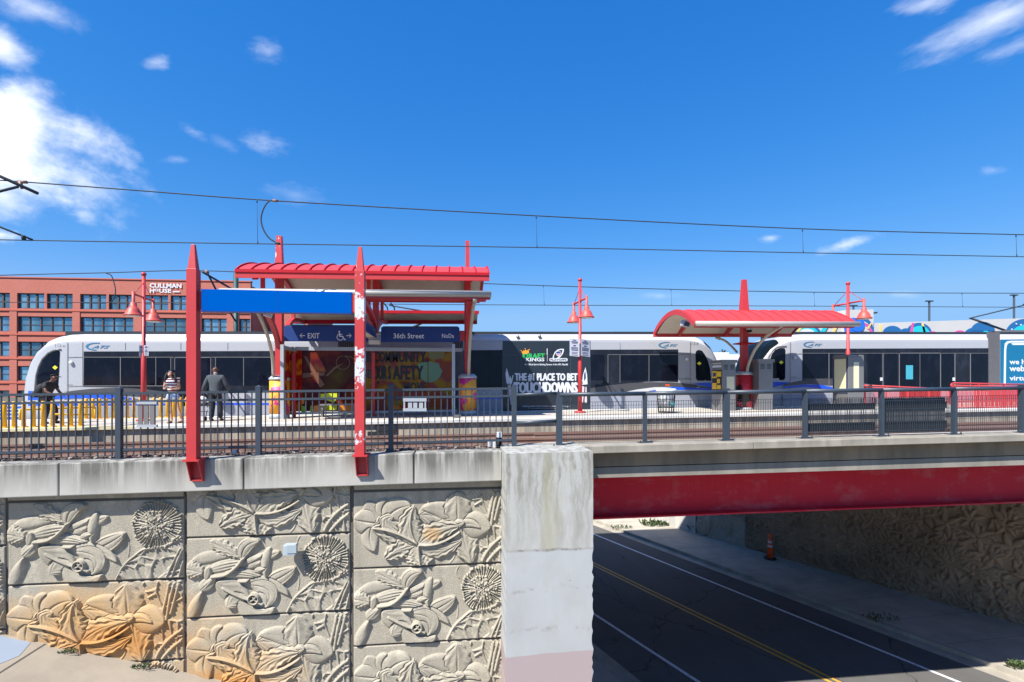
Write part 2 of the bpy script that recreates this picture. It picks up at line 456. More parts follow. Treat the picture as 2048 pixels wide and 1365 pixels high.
def pillar():
    m, nt, b = newmat('pillar_concrete')
    p = pos(nt); x,y,z = xyz(nt, p)
    wob = noise(nt, p, 2.2, 5)
    st = noise(nt, warp(nt, (2.6,2.6,.7)), 1.0, 7, .6)
    st2 = noise(nt, warp(nt, (8,8,.55)), 1.0, 6, .62)
    raw = mixc(nt, st, (.27,.265,.24), (.47,.475,.46))
    dark = ramp(nt, st2, [(.42,0),(.62,.85)])
    fade = mth(nt,'SUBTRACT', 1.25, mth(nt,'DIVIDE', mth(nt,'SUBTRACT', -1.15, z), 2.0), clamp=True)
    raw = mixc(nt, mth(nt,'MULTIPLY', mth(nt,'MULTIPLY', dark, fade), .95), raw, (.17,.165,.135))
    green = ramp(nt, noise(nt, pos(nt,(1.5,1.5,.25)), 1.3, 5), [(.55,0),(.68,.55)])
    raw = mixc(nt, green, raw, (.30,.285,.20))
    white = mixc(nt, noise(nt, pos(nt,(1.5,1.5,.8)), 1.2, 6), (.31,.322,.325), (.40,.412,.42))
    line = ramp(nt, mth(nt,'ABSOLUTE', mth(nt,'ADD', mth(nt,'ADD', z, 3.78), mth(nt,'MULTIPLY', mth(nt,'SUBTRACT',wob,.5), .35))), [(.0,.6),(.05,0)])
    line2 = ramp(nt, mth(nt,'ABSOLUTE', mth(nt,'ADD', mth(nt,'ADD', z, 4.52), mth(nt,'MULTIPLY', mth(nt,'SUBTRACT',wob,.5), .4))), [(.0,.55),(.06,0)])
    spot = ramp(nt, noise(nt, p, 5.5, 6, .7), [(.48,0),(.62,1)])
    white = mixc(nt, mth(nt,'MULTIPLY', ramp(nt, noise(nt, pos(nt,(1.2,1.2,.6)), 2.3, 7, .68), [(.50,0),(.68,.45)]), 1.0), white, (.33,.325,.30))
    white = mixc(nt, mth(nt,'MULTIPLY', spot, mth(nt,'ADD', line, line2)), white, (.20,.185,.16))
    zz = mth(nt,'ADD', z, mth(nt,'MULTIPLY', mth(nt,'SUBTRACT', wob, .5), .10))
    c = mixc(nt, mth(nt,'GREATER_THAN', zz, -3.06), white, raw)
    edge = ramp(nt, mth(nt,'ABSOLUTE', mth(nt,'ADD', zz, 3.06)), [(.008,.7),(.035,0)])
    c = mixc(nt, mth(nt,'MULTIPLY', edge, mth(nt,'ADD', spot, .35, clamp=True)), c, (.13,.12,.10))
    zz2 = mth(nt,'ADD', z, mth(nt,'MULTIPLY', mth(nt,'SUBTRACT', noise(nt, p, 1.1, 2), .5), .10))
    c = mixc(nt, mth(nt,'LESS_THAN', mth(nt,'SUBTRACT', zz2, mth(nt,'MULTIPLY', x, .03)), -5.04), c, (.335,.275,.275))
    pit = ramp(nt, voro(nt, p, 3.0), [(.025,1),(.045,0)])
    c = mixc(nt, mth(nt,'MULTIPLY', pit, .7), c, (.13,.12,.11))
    nt.links.new(c, b.inputs['Base Color']); b.inputs['Roughness'].default_value = .85
    b.inputs['Specular IOR Level'].default_value = .2
    bump(nt, b, noise(nt, p, 25, 4), .2, .008)
    return m
M['pillar'] = pillar()

def relief_mat(name, base, stain=True, dark=False):
    m, nt, b = newmat(name)
    p = pos(nt); x,y,z = xyz(nt, p)
    f = noise(nt, p, 1.0, 5); fine = noise(nt, p, 26, 4, .65)
    c = mixc(nt, f, [v*.85 for v in base], [v*1.12 for v in base])
    c = mixc(nt, mth(nt,'MULTIPLY', fine, .3), c, [v*.6 for v in base])
    grit = ramp(nt, noise(nt, p, 70, 3, .8), [(.50,0),(.66,.7)])
    c = mixc(nt, grit, c, [v*.45 for v in base])
    drip = ramp(nt, noise(nt, warp(nt,(5,5,.5),.1), 1.0, 5, .6), [(.50,0),(.68,.45)])
    c = mixc(nt, drip, c, [v*.55 for v in base])
    pale = ramp(nt, noise(nt, p, 2.4, 6, .7), [(.54,0),(.70,.5)])
    c = mixc(nt, pale, c, [min(1,v*1.45) for v in base])
    if stain:
        w = mth(nt,'MULTIPLY', mth(nt,'SUBTRACT', noise(nt, p, 1.6, 5, .6), .5), 1.5)
        def blob(cx, cz, rx, rz):
            a = mth(nt,'POWER', mth(nt,'DIVIDE', mth(nt,'SUBTRACT', x, cx), rx), 2.0)
            d = mth(nt,'POWER', mth(nt,'DIVIDE', mth(nt,'SUBTRACT', z, cz), rz), 2.0)
            return mth(nt,'ADD', mth(nt,'SUBTRACT', 1.0, mth(nt,'ADD', a, d)), w, clamp=True)
        wash = mth(nt,'MAXIMUM', blob(-6.4,-4.55,2.3,1.05), blob(-4.3,-5.6,1.5,.9))
        c = mixc(nt, mth(nt,'MULTIPLY', wash, .85), c, (.46,.28,.115))
        core = mth(nt,'MAXIMUM', blob(-6.2,-4.72,1.5,.42), blob(-4.3,-5.75,.85,.5))
        c = mixc(nt, mth(nt,'MULTIPLY', core, .8), c, (.40,.175,.045))
        c = mixc(nt, mth(nt,'MULTIPLY', blob(-.4,-2.95,.25,.18), .6), c, (.42,.25,.09))
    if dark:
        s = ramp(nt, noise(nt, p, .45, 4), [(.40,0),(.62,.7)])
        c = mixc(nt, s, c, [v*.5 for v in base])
    nt.links.new(c, b.inputs['Base Color']); b.inputs['Roughness'].default_value = .9
    b.inputs['Specular IOR Level'].default_value = .15
    bump(nt, b, fine, .5, .012)
    return m
M['relief'] = relief_mat('cast_relief_concrete', (.375,.342,.275))
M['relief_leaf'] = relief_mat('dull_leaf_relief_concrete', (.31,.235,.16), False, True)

def peeled():
    m, nt, b = newmat('peeling_red_paint')
    p = pos(nt); x,y,z = xyz(nt, p)
    n1 = noise(nt, p, 8.5, 8, .72)
    def zone(c0, h):
        return mth(nt,'SUBTRACT', 1.0, mth(nt,'POWER', mth(nt,'DIVIDE', mth(nt,'SUBTRACT', z, c0), h), 2.0), clamp=True)
    zz = mth(nt,'MAXIMUM', mth(nt,'MAXIMUM', mth(nt,'MULTIPLY', zone(1.50,.42),1.1), zone(.36,.60)), mth(nt,'MAXIMUM', mth(nt,'MULTIPLY', zone(-1.02,.22),.75), mth(nt,'MULTIPLY', zone(2.2,.5),.45)))
    f = mth(nt,'ADD', n1, mth(nt,'MULTIPLY', mth(nt,'SUBTRACT', zz, .62), .30))
    f = ramp(nt, f, [(.545,0),(.56,1)])
    c = mixc(nt, f, (.46,.034,.038), (.56,.58,.61))
    nt.links.new(c, b.inputs['Base Color']); b.inputs['Roughness'].default_value = .5
    bump(nt, b, mth(nt,'SUBTRACT', 1.0, f), .4, .004)
    return m
M['peel'] = peeled()

def chipped():
    m, nt, b = newmat('chipped_red_paint')
    p = pos(nt)
    f = ramp(nt, noise(nt, pos(nt,(1,1,.5)), 9, 6, .65), [(.61,0),(.63,1)])
    c = mixc(nt, f, (.46,.034,.040), (.60,.58,.60))
    nt.links.new(c, b.inputs['Base Color']); b.inputs['Roughness'].default_value = .5
    return m
M['chip'] = chipped()

def asphalt():
    m, nt, b = newmat('asphalt')
    p = pos(nt)
    c = mixc(nt, noise(nt, p, .35, 5), (.072,.070,.068), (.125,.120,.113))
    sp = ramp(nt, noise(nt, p, 90, 2), [(.55,0),(.75,.5)])
    c = mixc(nt, sp, c, (.17,.17,.17))
    lane = ramp(nt, noise(nt, pos(nt,(1.6,.10,1), rot=(0,0,-.4)), 1.0, 4), [(.45,0),(.7,.4)])
    c = mixc(nt, lane, c, (.13,.125,.12))
    crack = ramp(nt, voro(nt, warp(nt,(.16,.10,1),.5), 1.0, 'DISTANCE_TO_EDGE'), [(.0012,1),(.004,0)])
    c = mixc(nt, mth(nt,'MULTIPLY', crack, .75), c, (.018,.018,.020))
    oil = ramp(nt, noise(nt, p, 1.1, 6, .65), [(.60,0),(.74,.55)])
    c = mixc(nt, oil, c, (.028,.028,.030))
    nt.links.new(c, b.inputs['Base Color']); b.inputs['Roughness'].default_value = .9
    b.inputs['Specular IOR Level'].default_value = .25
    bump(nt, b, noise(nt, p, 60, 3), .3, .008)
    return m
M['asphalt'] = asphalt()
def roadpaint(name, col):
    m, nt, b = newmat(name)
    p = pos(nt)
    f = ramp(nt, noise(nt, p, 14, 5, .7), [(.50,0),(.68,.75)])
    nt.links.new(mixc(nt, f, col, (.09,.09,.09)), b.inputs['Base Color']); b.inputs['Roughness'].default_value = .7
    return m
M['line_white'] = roadpaint('worn_white_line', (.66,.68,.72))
M['line_yellow'] = roadpaint('worn_yellow_line', (.62,.33,.03))

def floral(name, a, bcol, ccol):
    """printed flower wrap"""
    m, nt, b = newmat(name)
    p = pos(nt, (1,1,1))
    big = noise(nt, p, 2.6, 3, .5)
    f = ramp(nt, big, [(.47,0),(.475,1)])
    c = mixc(nt, f, a, bcol)
    v = voro(nt, p, 6.5, rnd=.5)
    ring = ramp(nt, v, [(.0,1),(.16,1),(.17,0),(.28,0),(.29,1),(.40,1),(.41,0)], 'CONSTANT')
    dots = ramp(nt, voro(nt, p, 24, rnd=.2), [(.32,1),(.36,0)])
    c = mixc(nt, mth(nt,'MULTIPLY', ring, dots), c, ccol)
    nt.links.new(c, b.inputs['Base Color']); b.inputs['Roughness'].default_value = .5
    return m
M['wrap_pink'] = floral('pink_orange_flower_wrap', (.72,.03,.26), (.88,.36,.02), (.90,.48,.04))
def redwrap():
    m, nt, b = newmat('red_black_leaf_wrap')
    p = pos(nt)
    e = voro(nt, p, 3.4, 'DISTANCE_TO_EDGE')
    cells = voro(nt, p, 3.4, 'F1', 'Color')
    r = nt.nodes.new('ShaderNodeSeparateColor'); nt.links.new(cells, r.inputs[0])
    f = mth(nt,'MAXIMUM', mth(nt,'LESS_THAN', e, .012), mth(nt,'GREATER_THAN', r.outputs[0], .68))
    nt.links.new(mixc(nt, f, (.62,.015,.025), (.012,.008,.010)), b.inputs['Base Color']); b.inputs['Roughness'].default_value = .4
    return m
M['wrap_red'] = redwrap()

def artglass(name, stops, scale, spec=.5):
    m, nt, b = newmat(name)
    p = pos(nt)
    f = noise(nt, p, scale, 2, .4)
    c = ramp(nt, f, stops, 'EASE')
    c = mixc(nt, mth(nt,'MULTIPLY', noise(nt, pos(nt,(14,14,1)), 1, 2), .35), c, (.03,.01,.01))
    nt.links.new(c, b.inputs['Base Color'])
    b.inputs['Roughness'].default_value = .12; b.inputs['Specular IOR Level'].default_value = .12
    return m
M['art_a'] = artglass('maroon_olive_art_glass', [(.30,(.10,.085,.010)),(.44,(.07,.030,.010)),(.54,(.065,.006,.012)),(.68,(.17,.025,.008))], 1.1)
M['art_b'] = artglass('red_orange_art_glass', [(.30,(.30,.18,.012)),(.42,(.26,.06,.018)),(.52,(.22,.05,.055)),(.62,(.28,.17,.012)),(.75,(.16,.025,.014))], 1.3)
M['art_red'] = artglass('vivid_red_glass', [(.3,(.55,.02,.01)),(.5,(.34,.01,.01)),(.62,(.70,.20,.01)),(.75,(.45,.03,.01))], 2.2)  # saturated red and orange base colour only
M['art_lime'] = mat('lime_glass', (.52,.60,.015), .3, .1, 3)
M['art_green'] = mat('green_glass', (.16,.45,.03), .3, .1, 3)
M['art_orange'] = mat('orange_glass', (.60,.20,.02), .3, .15, 3)
M['art_teal'] = mat('pale_teal_glass', (.11,.22,.13), .3, .12, 2)
M['art_ring'] = mat('olive_ring_glass', (.16,.13,.03), .3, .1, 3)
M['art_tan'] = mat('tan_glass', (.16,.07,.035), .3, .2, 2)
M['art_text'] = mat('dark_glass_lettering', (.016,.006,.006), .4, .1, 3)

def stripes():
    m, nt, b = newmat('maroon_white_striped_cloth')
    p = pos(nt); x,y,z = xyz(nt, p)
    f = mth(nt,'GREATER_THAN', mth(nt,'FRACT', mth(nt,'MULTIPLY', z, 11.5)), .5)
    nt.links.new(mixc(nt, f, (.13,.012,.028), (.78,.76,.76)), b.inputs['Base Color']); b.inputs['Roughness'].default_value = .85
    return m
M['stripes'] = stripes()
def louvre():
    m, nt, b = newmat('slotted_grille')
    p = pos(nt); x,y,z = xyz(nt, p)
    f = mth(nt,'GREATER_THAN', mth(nt,'FRACT', mth(nt,'MULTIPLY', x, 14)), .45)
    nt.links.new(mixc(nt, f, (.006,.006,.008), (.10,.10,.11)), b.inputs['Base Color'])
    return m
M['louvre'] = louvre()
# ================================================================== camera, light, sky
cam = bpy.data.cameras.new('camera'); co = bpy.data.objects.new('camera', cam); COL.objects.link(co)
co.location = (0,0,0); co.rotation_euler = (PI/2, 0, -ANG)
cam.sensor_width = 36; cam.lens = FOC/2048*36; cam.shift_y = (HOR-682.5)/2048
cam.clip_start = .1; cam.clip_end = 5000
scene.camera = co
LDIR = Vector((.317,.292,-.543)).normalized()
sun = bpy.data.lights.new('sun','SUN'); sun.energy = 5.0; sun.angle = math.radians(.53); sun.color = (1.0,.955,.88)
so = bpy.data.objects.new('sun', sun); COL.objects.link(so); so.rotation_euler = LDIR.to_track_quat('-Z','Y').to_euler()
so.location = (-20,-20,40)
w = bpy.data.worlds.new('World'); scene.world = w; w.use_nodes = True
nt = w.node_tree; bg = nt.nodes['Background']
sky = nt.nodes.new('ShaderNodeTexSky'); sky.sky_type = 'NISHITA'; sky.sun_disc = False
sky.sun_elevation = math.asin(-LDIR.z); sky.sun_rotation = math.atan2(-LDIR.x, -LDIR.y)
sky.air_density = 1.0; sky.dust_density = .15; sky.ozone_density = 2.2; sky.altitude = 200
hs = nt.nodes.new('ShaderNodeHueSaturation'); hs.inputs['Saturation'].default_value = 1.32; hs.inputs['Value'].default_value = 1.0
hs.inputs['Hue'].default_value = .508
nt.links.new(sky.outputs[0], hs.inputs['Color'])
tcn = nt.nodes.new('ShaderNodeTexCoord')
mp = nt.nodes.new('ShaderNodeMapping'); mp.vector_type = 'POINT'; mp.inputs['Rotation'].default_value = (0,0,ANG)
nt.links.new(tcn.outputs['Generated'], mp.inputs[0])
sx, sy, sz = xyz(nt, mp.outputs[0])
yy = mth(nt,'MAXIMUM', sy, .02)
cu_ = mth(nt,'DIVIDE', sx, yy); cv_ = mth(nt,'DIVIDE', sz, yy)
front = mth(nt,'GREATER_THAN', sy, .15)
def cvec(a, b, ang):
    """direction on the sky vault, stretched along a streak"""
    c, s = math.cos(ang), math.sin(ang)
    u = mth(nt,'ADD', mth(nt,'MULTIPLY', cu_, c), mth(nt,'MULTIPLY', cv_, s))
    v = mth(nt,'SUBTRACT', mth(nt,'MULTIPLY', cv_, c), mth(nt,'MULTIPLY', cu_, s))
    k = nt.nodes.new('ShaderNodeCombineXYZ'); nt.links.new(mth(nt,'MULTIPLY',u,a), k.inputs[0]); nt.links.new(mth(nt,'MULTIPLY',v,b), k.inputs[1])
    return k.outputs[0]
cn1 = noise(nt, cvec(5.5,9.5,-.35), 1.0, 9, .60)
cn2 = noise(nt, cvec(9,30,.42), 1.0, 6, .6)
cn3 = noise(nt, cvec(24,46,-.2), 1.0, 6, .6)
def cloud(px, py, rx, ry, ang, n, k, lo, hi, amount):
    u0, v0 = (px-1024)/FOC, (HOR-py)/FOC
    c, s = math.cos(ang), math.sin(ang)
    du = mth(nt,'SUBTRACT', cu_, u0); dv = mth(nt,'SUBTRACT', cv_, v0)
    a = mth(nt,'DIVIDE', mth(nt,'ADD', mth(nt,'MULTIPLY', du, c), mth(nt,'MULTIPLY', dv, s)), rx/FOC)
    b = mth(nt,'DIVIDE', mth(nt,'SUBTRACT', mth(nt,'MULTIPLY', dv, c), mth(nt,'MULTIPLY', du, s)), ry/FOC)
    d = mth(nt,'SQRT', mth(nt,'ADD', mth(nt,'MULTIPLY',a,a), mth(nt,'MULTIPLY',b,b)))
    f = mth(nt,'ADD', mth(nt,'SUBTRACT', 1.0, d), mth(nt,'MULTIPLY', mth(nt,'SUBTRACT', n, .5), k))
    r = nt.nodes.new('ShaderNodeMapRange'); r.interpolation_type = 'SMOOTHSTEP'
    r.inputs['From Min'].default_value = lo; r.inputs['From Max'].default_value = hi; r.inputs['To Max'].default_value = amount
    nt.links.new(f, r.inputs['Value'])
    return r.outputs[0]
cl = [cloud(-60,285,330,150,-.24,cn1,2.0,-.10,.95,1.0), cloud(0,250,150,110,0,cn1,1.6,-.1,.8,1.0), cloud(-10,390,170,60,-.25,cn1,2.6,-.05,1.3,.75),
      cloud(0,95,85,46,-.5,cn1,2.2,-.1,1.2,.9), cloud(70,20,120,36,-.35,cn1,2.4,-.1,1.6,.65), cloud(0,470,110,22,-.15,cn1,2.6,.1,1.0,.75),
      cloud(1990,40,180,38,.42,cn2,1.5,-.25,1.4,.62), cloud(1860,5,80,28,.3,cn2,2.2,-.1,1.5,.45), cloud(2040,90,110,30,.3,cn2,2.2,0,1.6,.3)]
for (x,y,rx,ry,an,am) in ((312,126,26,16,.2,.55),(532,100,36,22,-.4,.38),(528,287,46,22,-.2,.42),(386,263,28,11,-.5,.33),(172,429,34,20,-.2,.55),(1688,491,62,11,.28,.7),
                    (1540,477,22,8,.1,.6),(590,390,60,20,-.1,.22),(1985,341,28,10,.1,.25),(450,288,30,12,-.4,.2),(350,320,26,8,0,.22),(1320,592,40,8,0,.25),(1810,590,40,8,0,.2)):
    cl.append(cloud(x,y,rx,ry,an,cn3,2.2,-.35,1.9,am*.9))
cf = cl[0]
for c_ in cl[1:]: cf = mth(nt,'MAXIMUM', cf, c_)
cf = mth(nt,'MULTIPLY', cf, front)
# per-channel curve on the sky colour, capped where the low sky turns bright
sc_ = nt.nodes.new('ShaderNodeSeparateColor'); nt.links.new(hs.outputs[0], sc_.inputs[0])
cc_ = nt.nodes.new('ShaderNodeCombineColor')
for i_, (e_, k_) in enumerate(((1.16,.76),(.687,.645),(.47,.91))):
    nt.links.new(mth(nt,'SMOOTH_MIN', mth(nt,'MULTIPLY', mth(nt,'POWER', mth(nt,'MULTIPLY', sc_.outputs[i_], .203), e_), k_/.203), (.30,.58,.98)[i_]/.203, .35), cc_.inputs[i_])
skyc = mixc(nt, cf, cc_.outputs[0], (6.6,6.8,7.0))
nt.links.new(skyc, bg.inputs['Color']); bg.inputs['Strength'].default_value = .105
vs = scene.view_settings; vs.view_transform = 'Standard'; vs.look = 'None'; vs.exposure = .95; vs.gamma = 1
try: vs.use_curve_mapping = False
except Exception: pass
cy = scene.cycles; cy.max_bounces = 6; cy.diffuse_bounces = 3; cy.glossy_bounces = 3; cy.use_denoising = True

# ================================================================== ground, road, pavements
YR = .378/.926                         # the road leans against the railway normal by this much
g = MB(); g.box((-900,-900,ROAD-.32),(900,900,ROAD-.22)); tag(g.build('ground', M['ground']), kind='structure')
def strip(name, left, right, z, m, kind='structure', thick=.012, zl=None):
    mb = MB(); n = len(left)
    top = [Vector((p[0],p[1],z)) for p in left] + [Vector((p[0],p[1],z)) for p in right]
    mb.add(top + [t - Vector((0,0,thick)) for t in top], [(i,i+1,n+i+1,n+i) for i in range(n-1)] + [(2*n+i,2*n+i+1,3*n+i+1,3*n+i) for i in range(n-1)]
        + [(0,n,3*n,2*n),(n-1,2*n-1,4*n-1,3*n-1)] + [(i,i+1,2*n+i+1,2*n+i) for i in range(n-1)] + [(n+i,n+i+1,3*n+i+1,3*n+i) for i in range(n-1)])
    return tag(mb.build(name, m), kind=kind) if kind else mb.build(name, m)
def line(p, q, y0, y1):
    """p,q ground points -> the same straight line between two Y values"""
    k = lambda Y: (p.x + (q.x-p.x)*(Y-p.y)/(q.y-p.y), Y)
    return [k(y0), k(y1)]
lnA = (on(1186,1068,ROAD), on(1921,1366,ROAD)); lnB = (on(1186,1128,ROAD), on(1673,1366,ROAD)); lnC = (on(1186,1227,ROAD), on(1398,1365,ROAD))
curbR = (on(1380,1109,ROAD+.15), on(2048,1350,ROAD+.15)); curbL = (on(1186,1306,ROAD+.15), on(1257,1365,ROAD+.15))
Y0, Y1 = -30, 75
rl = line(*curbL, Y0, Y1); rr = line(*curbR, Y0, Y1)
strip('road', rl, rr, ROAD, M['asphalt'], thick=.15)
def off(ln, d): return [(x+d,y) for x,y in ln]
def marking(name, ln, d, wd, m):
    l = line(*ln, Y0, Y1); return strip(name, off(l,d-wd/2), off(l,d+wd/2), ROAD+.004, m, thick=.003)
marking('road_marking', lnA, 0, .13, M['line_white']); marking('road_marking', lnC, 0, .13, M['line_white'])
marking('road_marking', lnB, -.13, .11, M['line_yellow']); marking('road_marking', lnB, .13, .11, M['line_yellow'])
strip('road_gutter', off(rr,-.55), off(rr,-.02), ROAD+.006, M['gutter'], thick=.01)
strip('road_gutter', off(rl,.02), off(rl,.55), ROAD+.006, M['gutter'], thick=.01)
strip('kerb', off(rr,-.02), off(rr,.17), ROAD+.15, M['gutter'], thick=.17)
strip('kerb', off(rl,-.17), off(rl,.02), ROAD+.15, M['gutter'], thick=.17)
W0 = on(1491,1095,ROAD+.15); W1 = on(2048,1251,ROAD+.15)
wl = line(W0, W1, Y0, Y1)
strip('pavement', off(rr,.17), off(wl,.6), ROAD+.146, M['pave_road'], thick=.16)
pm = MB()
for k in range(14):
    y = 8 + k*1.75
    a = line(*curbR, y, y+1)[0]; b = line(W0, W1, y, y+1)[0]
    pm.add([(a[0]+.2,y,ROAD+.151),(b[0],y+.3,ROAD+.151),(b[0],y+.315,ROAD+.151),(a[0]+.2,y+.015,ROAD+.151)], [(0,1,2,3)])
tag(pm.build('pavement_joint_lines', M['grout']), kind='structure')
strip('pavement', off(rl,-3.2), off(rl,-.17), ROAD+.146, M['pave_road'], thick=.16)

# sloping concrete apron in front of the relief wall, falling towards the road
def apz(X): return max(ROAD+.1, -4.545 - .292*(X+8.05)) if X > -26 else .70
ap = MB()
xs = [-40,-26] + [-25+ k*.5 for k in range(60)]
xs = [x for x in xs if x <= 4.6]
for (ya, yb, mi) in ((10.13, 8.15, 0), (8.135, 5.6, 0), (5.58, -12, 0)):
    vs_ = []
    for x in xs: vs_ += [(x,ya,apz(x)),(x,yb,apz(x)),(x,yb,apz(x)-.3),(x,ya,apz(x)-.3)]
    ap.add(vs_, [(4*i,4*i+1,4*i+5,4*i+4) for i in range(len(xs)-1)] + [(4*i+1,4*i+2,4*i+6,4*i+5) for i in range(len(xs)-1)] + [(4*i+3,4*i,4*i+4,4*i+7) for i in range(len(xs)-1)])
tag(ap.build('sloping_path', M['pave']), kind='structure')
jm = MB()
for x in (-15.2,-11.3,-7.43,-3.6,.2):
    jm.add([(x,10.1,apz(x)+.004),(x+.03,10.1,apz(x+.03)+.004),(x+.03,3,apz(x+.03)+.004),(x,3,apz(x)+.004)], [(0,1,2,3)])
jm.add([v for x in (-20,4) for v in ((x,8.125,apz(x)+.003),(x,8.155,apz(x)+.003))], [(0,1,3,2)])
tag(jm.build('path_joint_lines', M['grout']), kind='structure')
bp = MB()
pts = [(-9.6,10.08),(-7.62,10.05),(-7.50,9.65),(-7.62,9.2),(-7.85,8.9),(-8.1,8.72),(-8.5,8.62),(-9.0,8.66),(-9.7,8.7)]
bp.add([(x,y,apz(x)+.005) for x,y in pts], [tuple(range(len(pts)))])
tag(bp.build('path_paint_patch', M['blue_spray']), kind='structure')

# upper ground behind the railway, on both sides of the street trench
farL = line(*curbL, 24, 260); farR = line(W0, W1, 24, 260)
def sheet(name, pts, z, m, kind='structure', th=.25):
    mb = MB(); mb.prism([(x,y,z) for x,y in pts], (0,0,-th)); return tag(mb.build(name, m), kind=kind)
fl = off(farL,-3.3); fr = off(farR,.0)
sheet('terrain', [(-900,24.2),(fl[0][0],24.2),(fl[1][0]-40,400),(-900,900)], -1.75, M['ground'])
sheet('terrain', [(fr[0][0]+.3,24.2),(900,24.2),(900,900),(fr[1][0],400)], -1.75, M['ground'])
# bank walls of the street beyond the bridge
bw = MB()
q0 = line(W0, W1, W0.y+2.75, 70)
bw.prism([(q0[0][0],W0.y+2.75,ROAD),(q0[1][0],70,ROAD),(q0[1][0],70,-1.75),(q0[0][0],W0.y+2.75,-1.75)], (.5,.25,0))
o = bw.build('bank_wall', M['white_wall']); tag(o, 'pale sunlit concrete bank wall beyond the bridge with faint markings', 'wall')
bw = MB(); q1 = off(line(*curbL, 24.2, 70), -3.2)
bw.prism([(q1[0][0],24.2,ROAD),(q1[1][0],70,ROAD),(q1[1][0],70,-1.75),(q1[0][0],24.2,-1.75)], (-.5,-.25,0))
o = bw.build('bank_wall', M['abutment']); tag(o, 'grey street bank wall behind the square pillar', 'wall')

# railway bed
bd = MB(); bd.gbox(-42, 2.4, 10.43, 23.9, -.75, -.50, zf=pz); tag(bd.build('track_bed', M['soil']), kind='structure')
# stones and dry leaves along the coping
st = MB(); rnd = random.Random(3)
for k in range(420):
    x = rnd.uniform(-12.5,1.0); y = 10.43 + abs(rnd.gauss(0,.10)); r = rnd.uniform(.012,.035)
    st.obox((x,y,ctop(x)+r*.4), Vector((r*2,rnd.uniform(-r,r),rnd.uniform(-r,r))), Vector((rnd.uniform(-r,r),r*1.6,r*.3)), (0,rnd.uniform(-.01,.01),r*1.1), rnd.choice((0,0,1,2)))
tag(st.build('ballast_stones', [M['soil'], M['pave'], M['bark']]), kind='stuff')
sh = MB(); sh.gbox(-13.5, 2.3, 10.43, 11.15, -.10, -.02, zf=ctop); tag(sh.build('ballast_shoulder_ground', M['soil']), kind='structure')

# ================================================================== cast relief heights
def bez(pts, n=70):
    P = np.array(pts, float)
    if len(P) == 2: P = np.array([P[0], (P[0]+P[1])/2, P[1]])
    if len(P) == 3:
        t = np.linspace(0,1,n)[:,None]; c = 2*P[1]-(P[0]+P[2])/2
        return (1-t)**2*P[0] + 2*t*(1-t)*c + t**2*P[2]
    out = []
    Q = np.vstack([2*P[0]-P[1], P, 2*P[-1]-P[-2]])
    m = max(8, n//(len(P)-1))
    for i in range(len(P)-1):
        t = np.linspace(0,1,m,endpoint=i==len(P)-2)[:,None]
        a,b,c,d = Q[i:i+4]
        out.append(.5*((2*b)+(-a+c)*t+(2*a-5*b+4*c-d)*t*t+(-a+3*b-3*c+d)*t**3))
    return np.vstack(out)

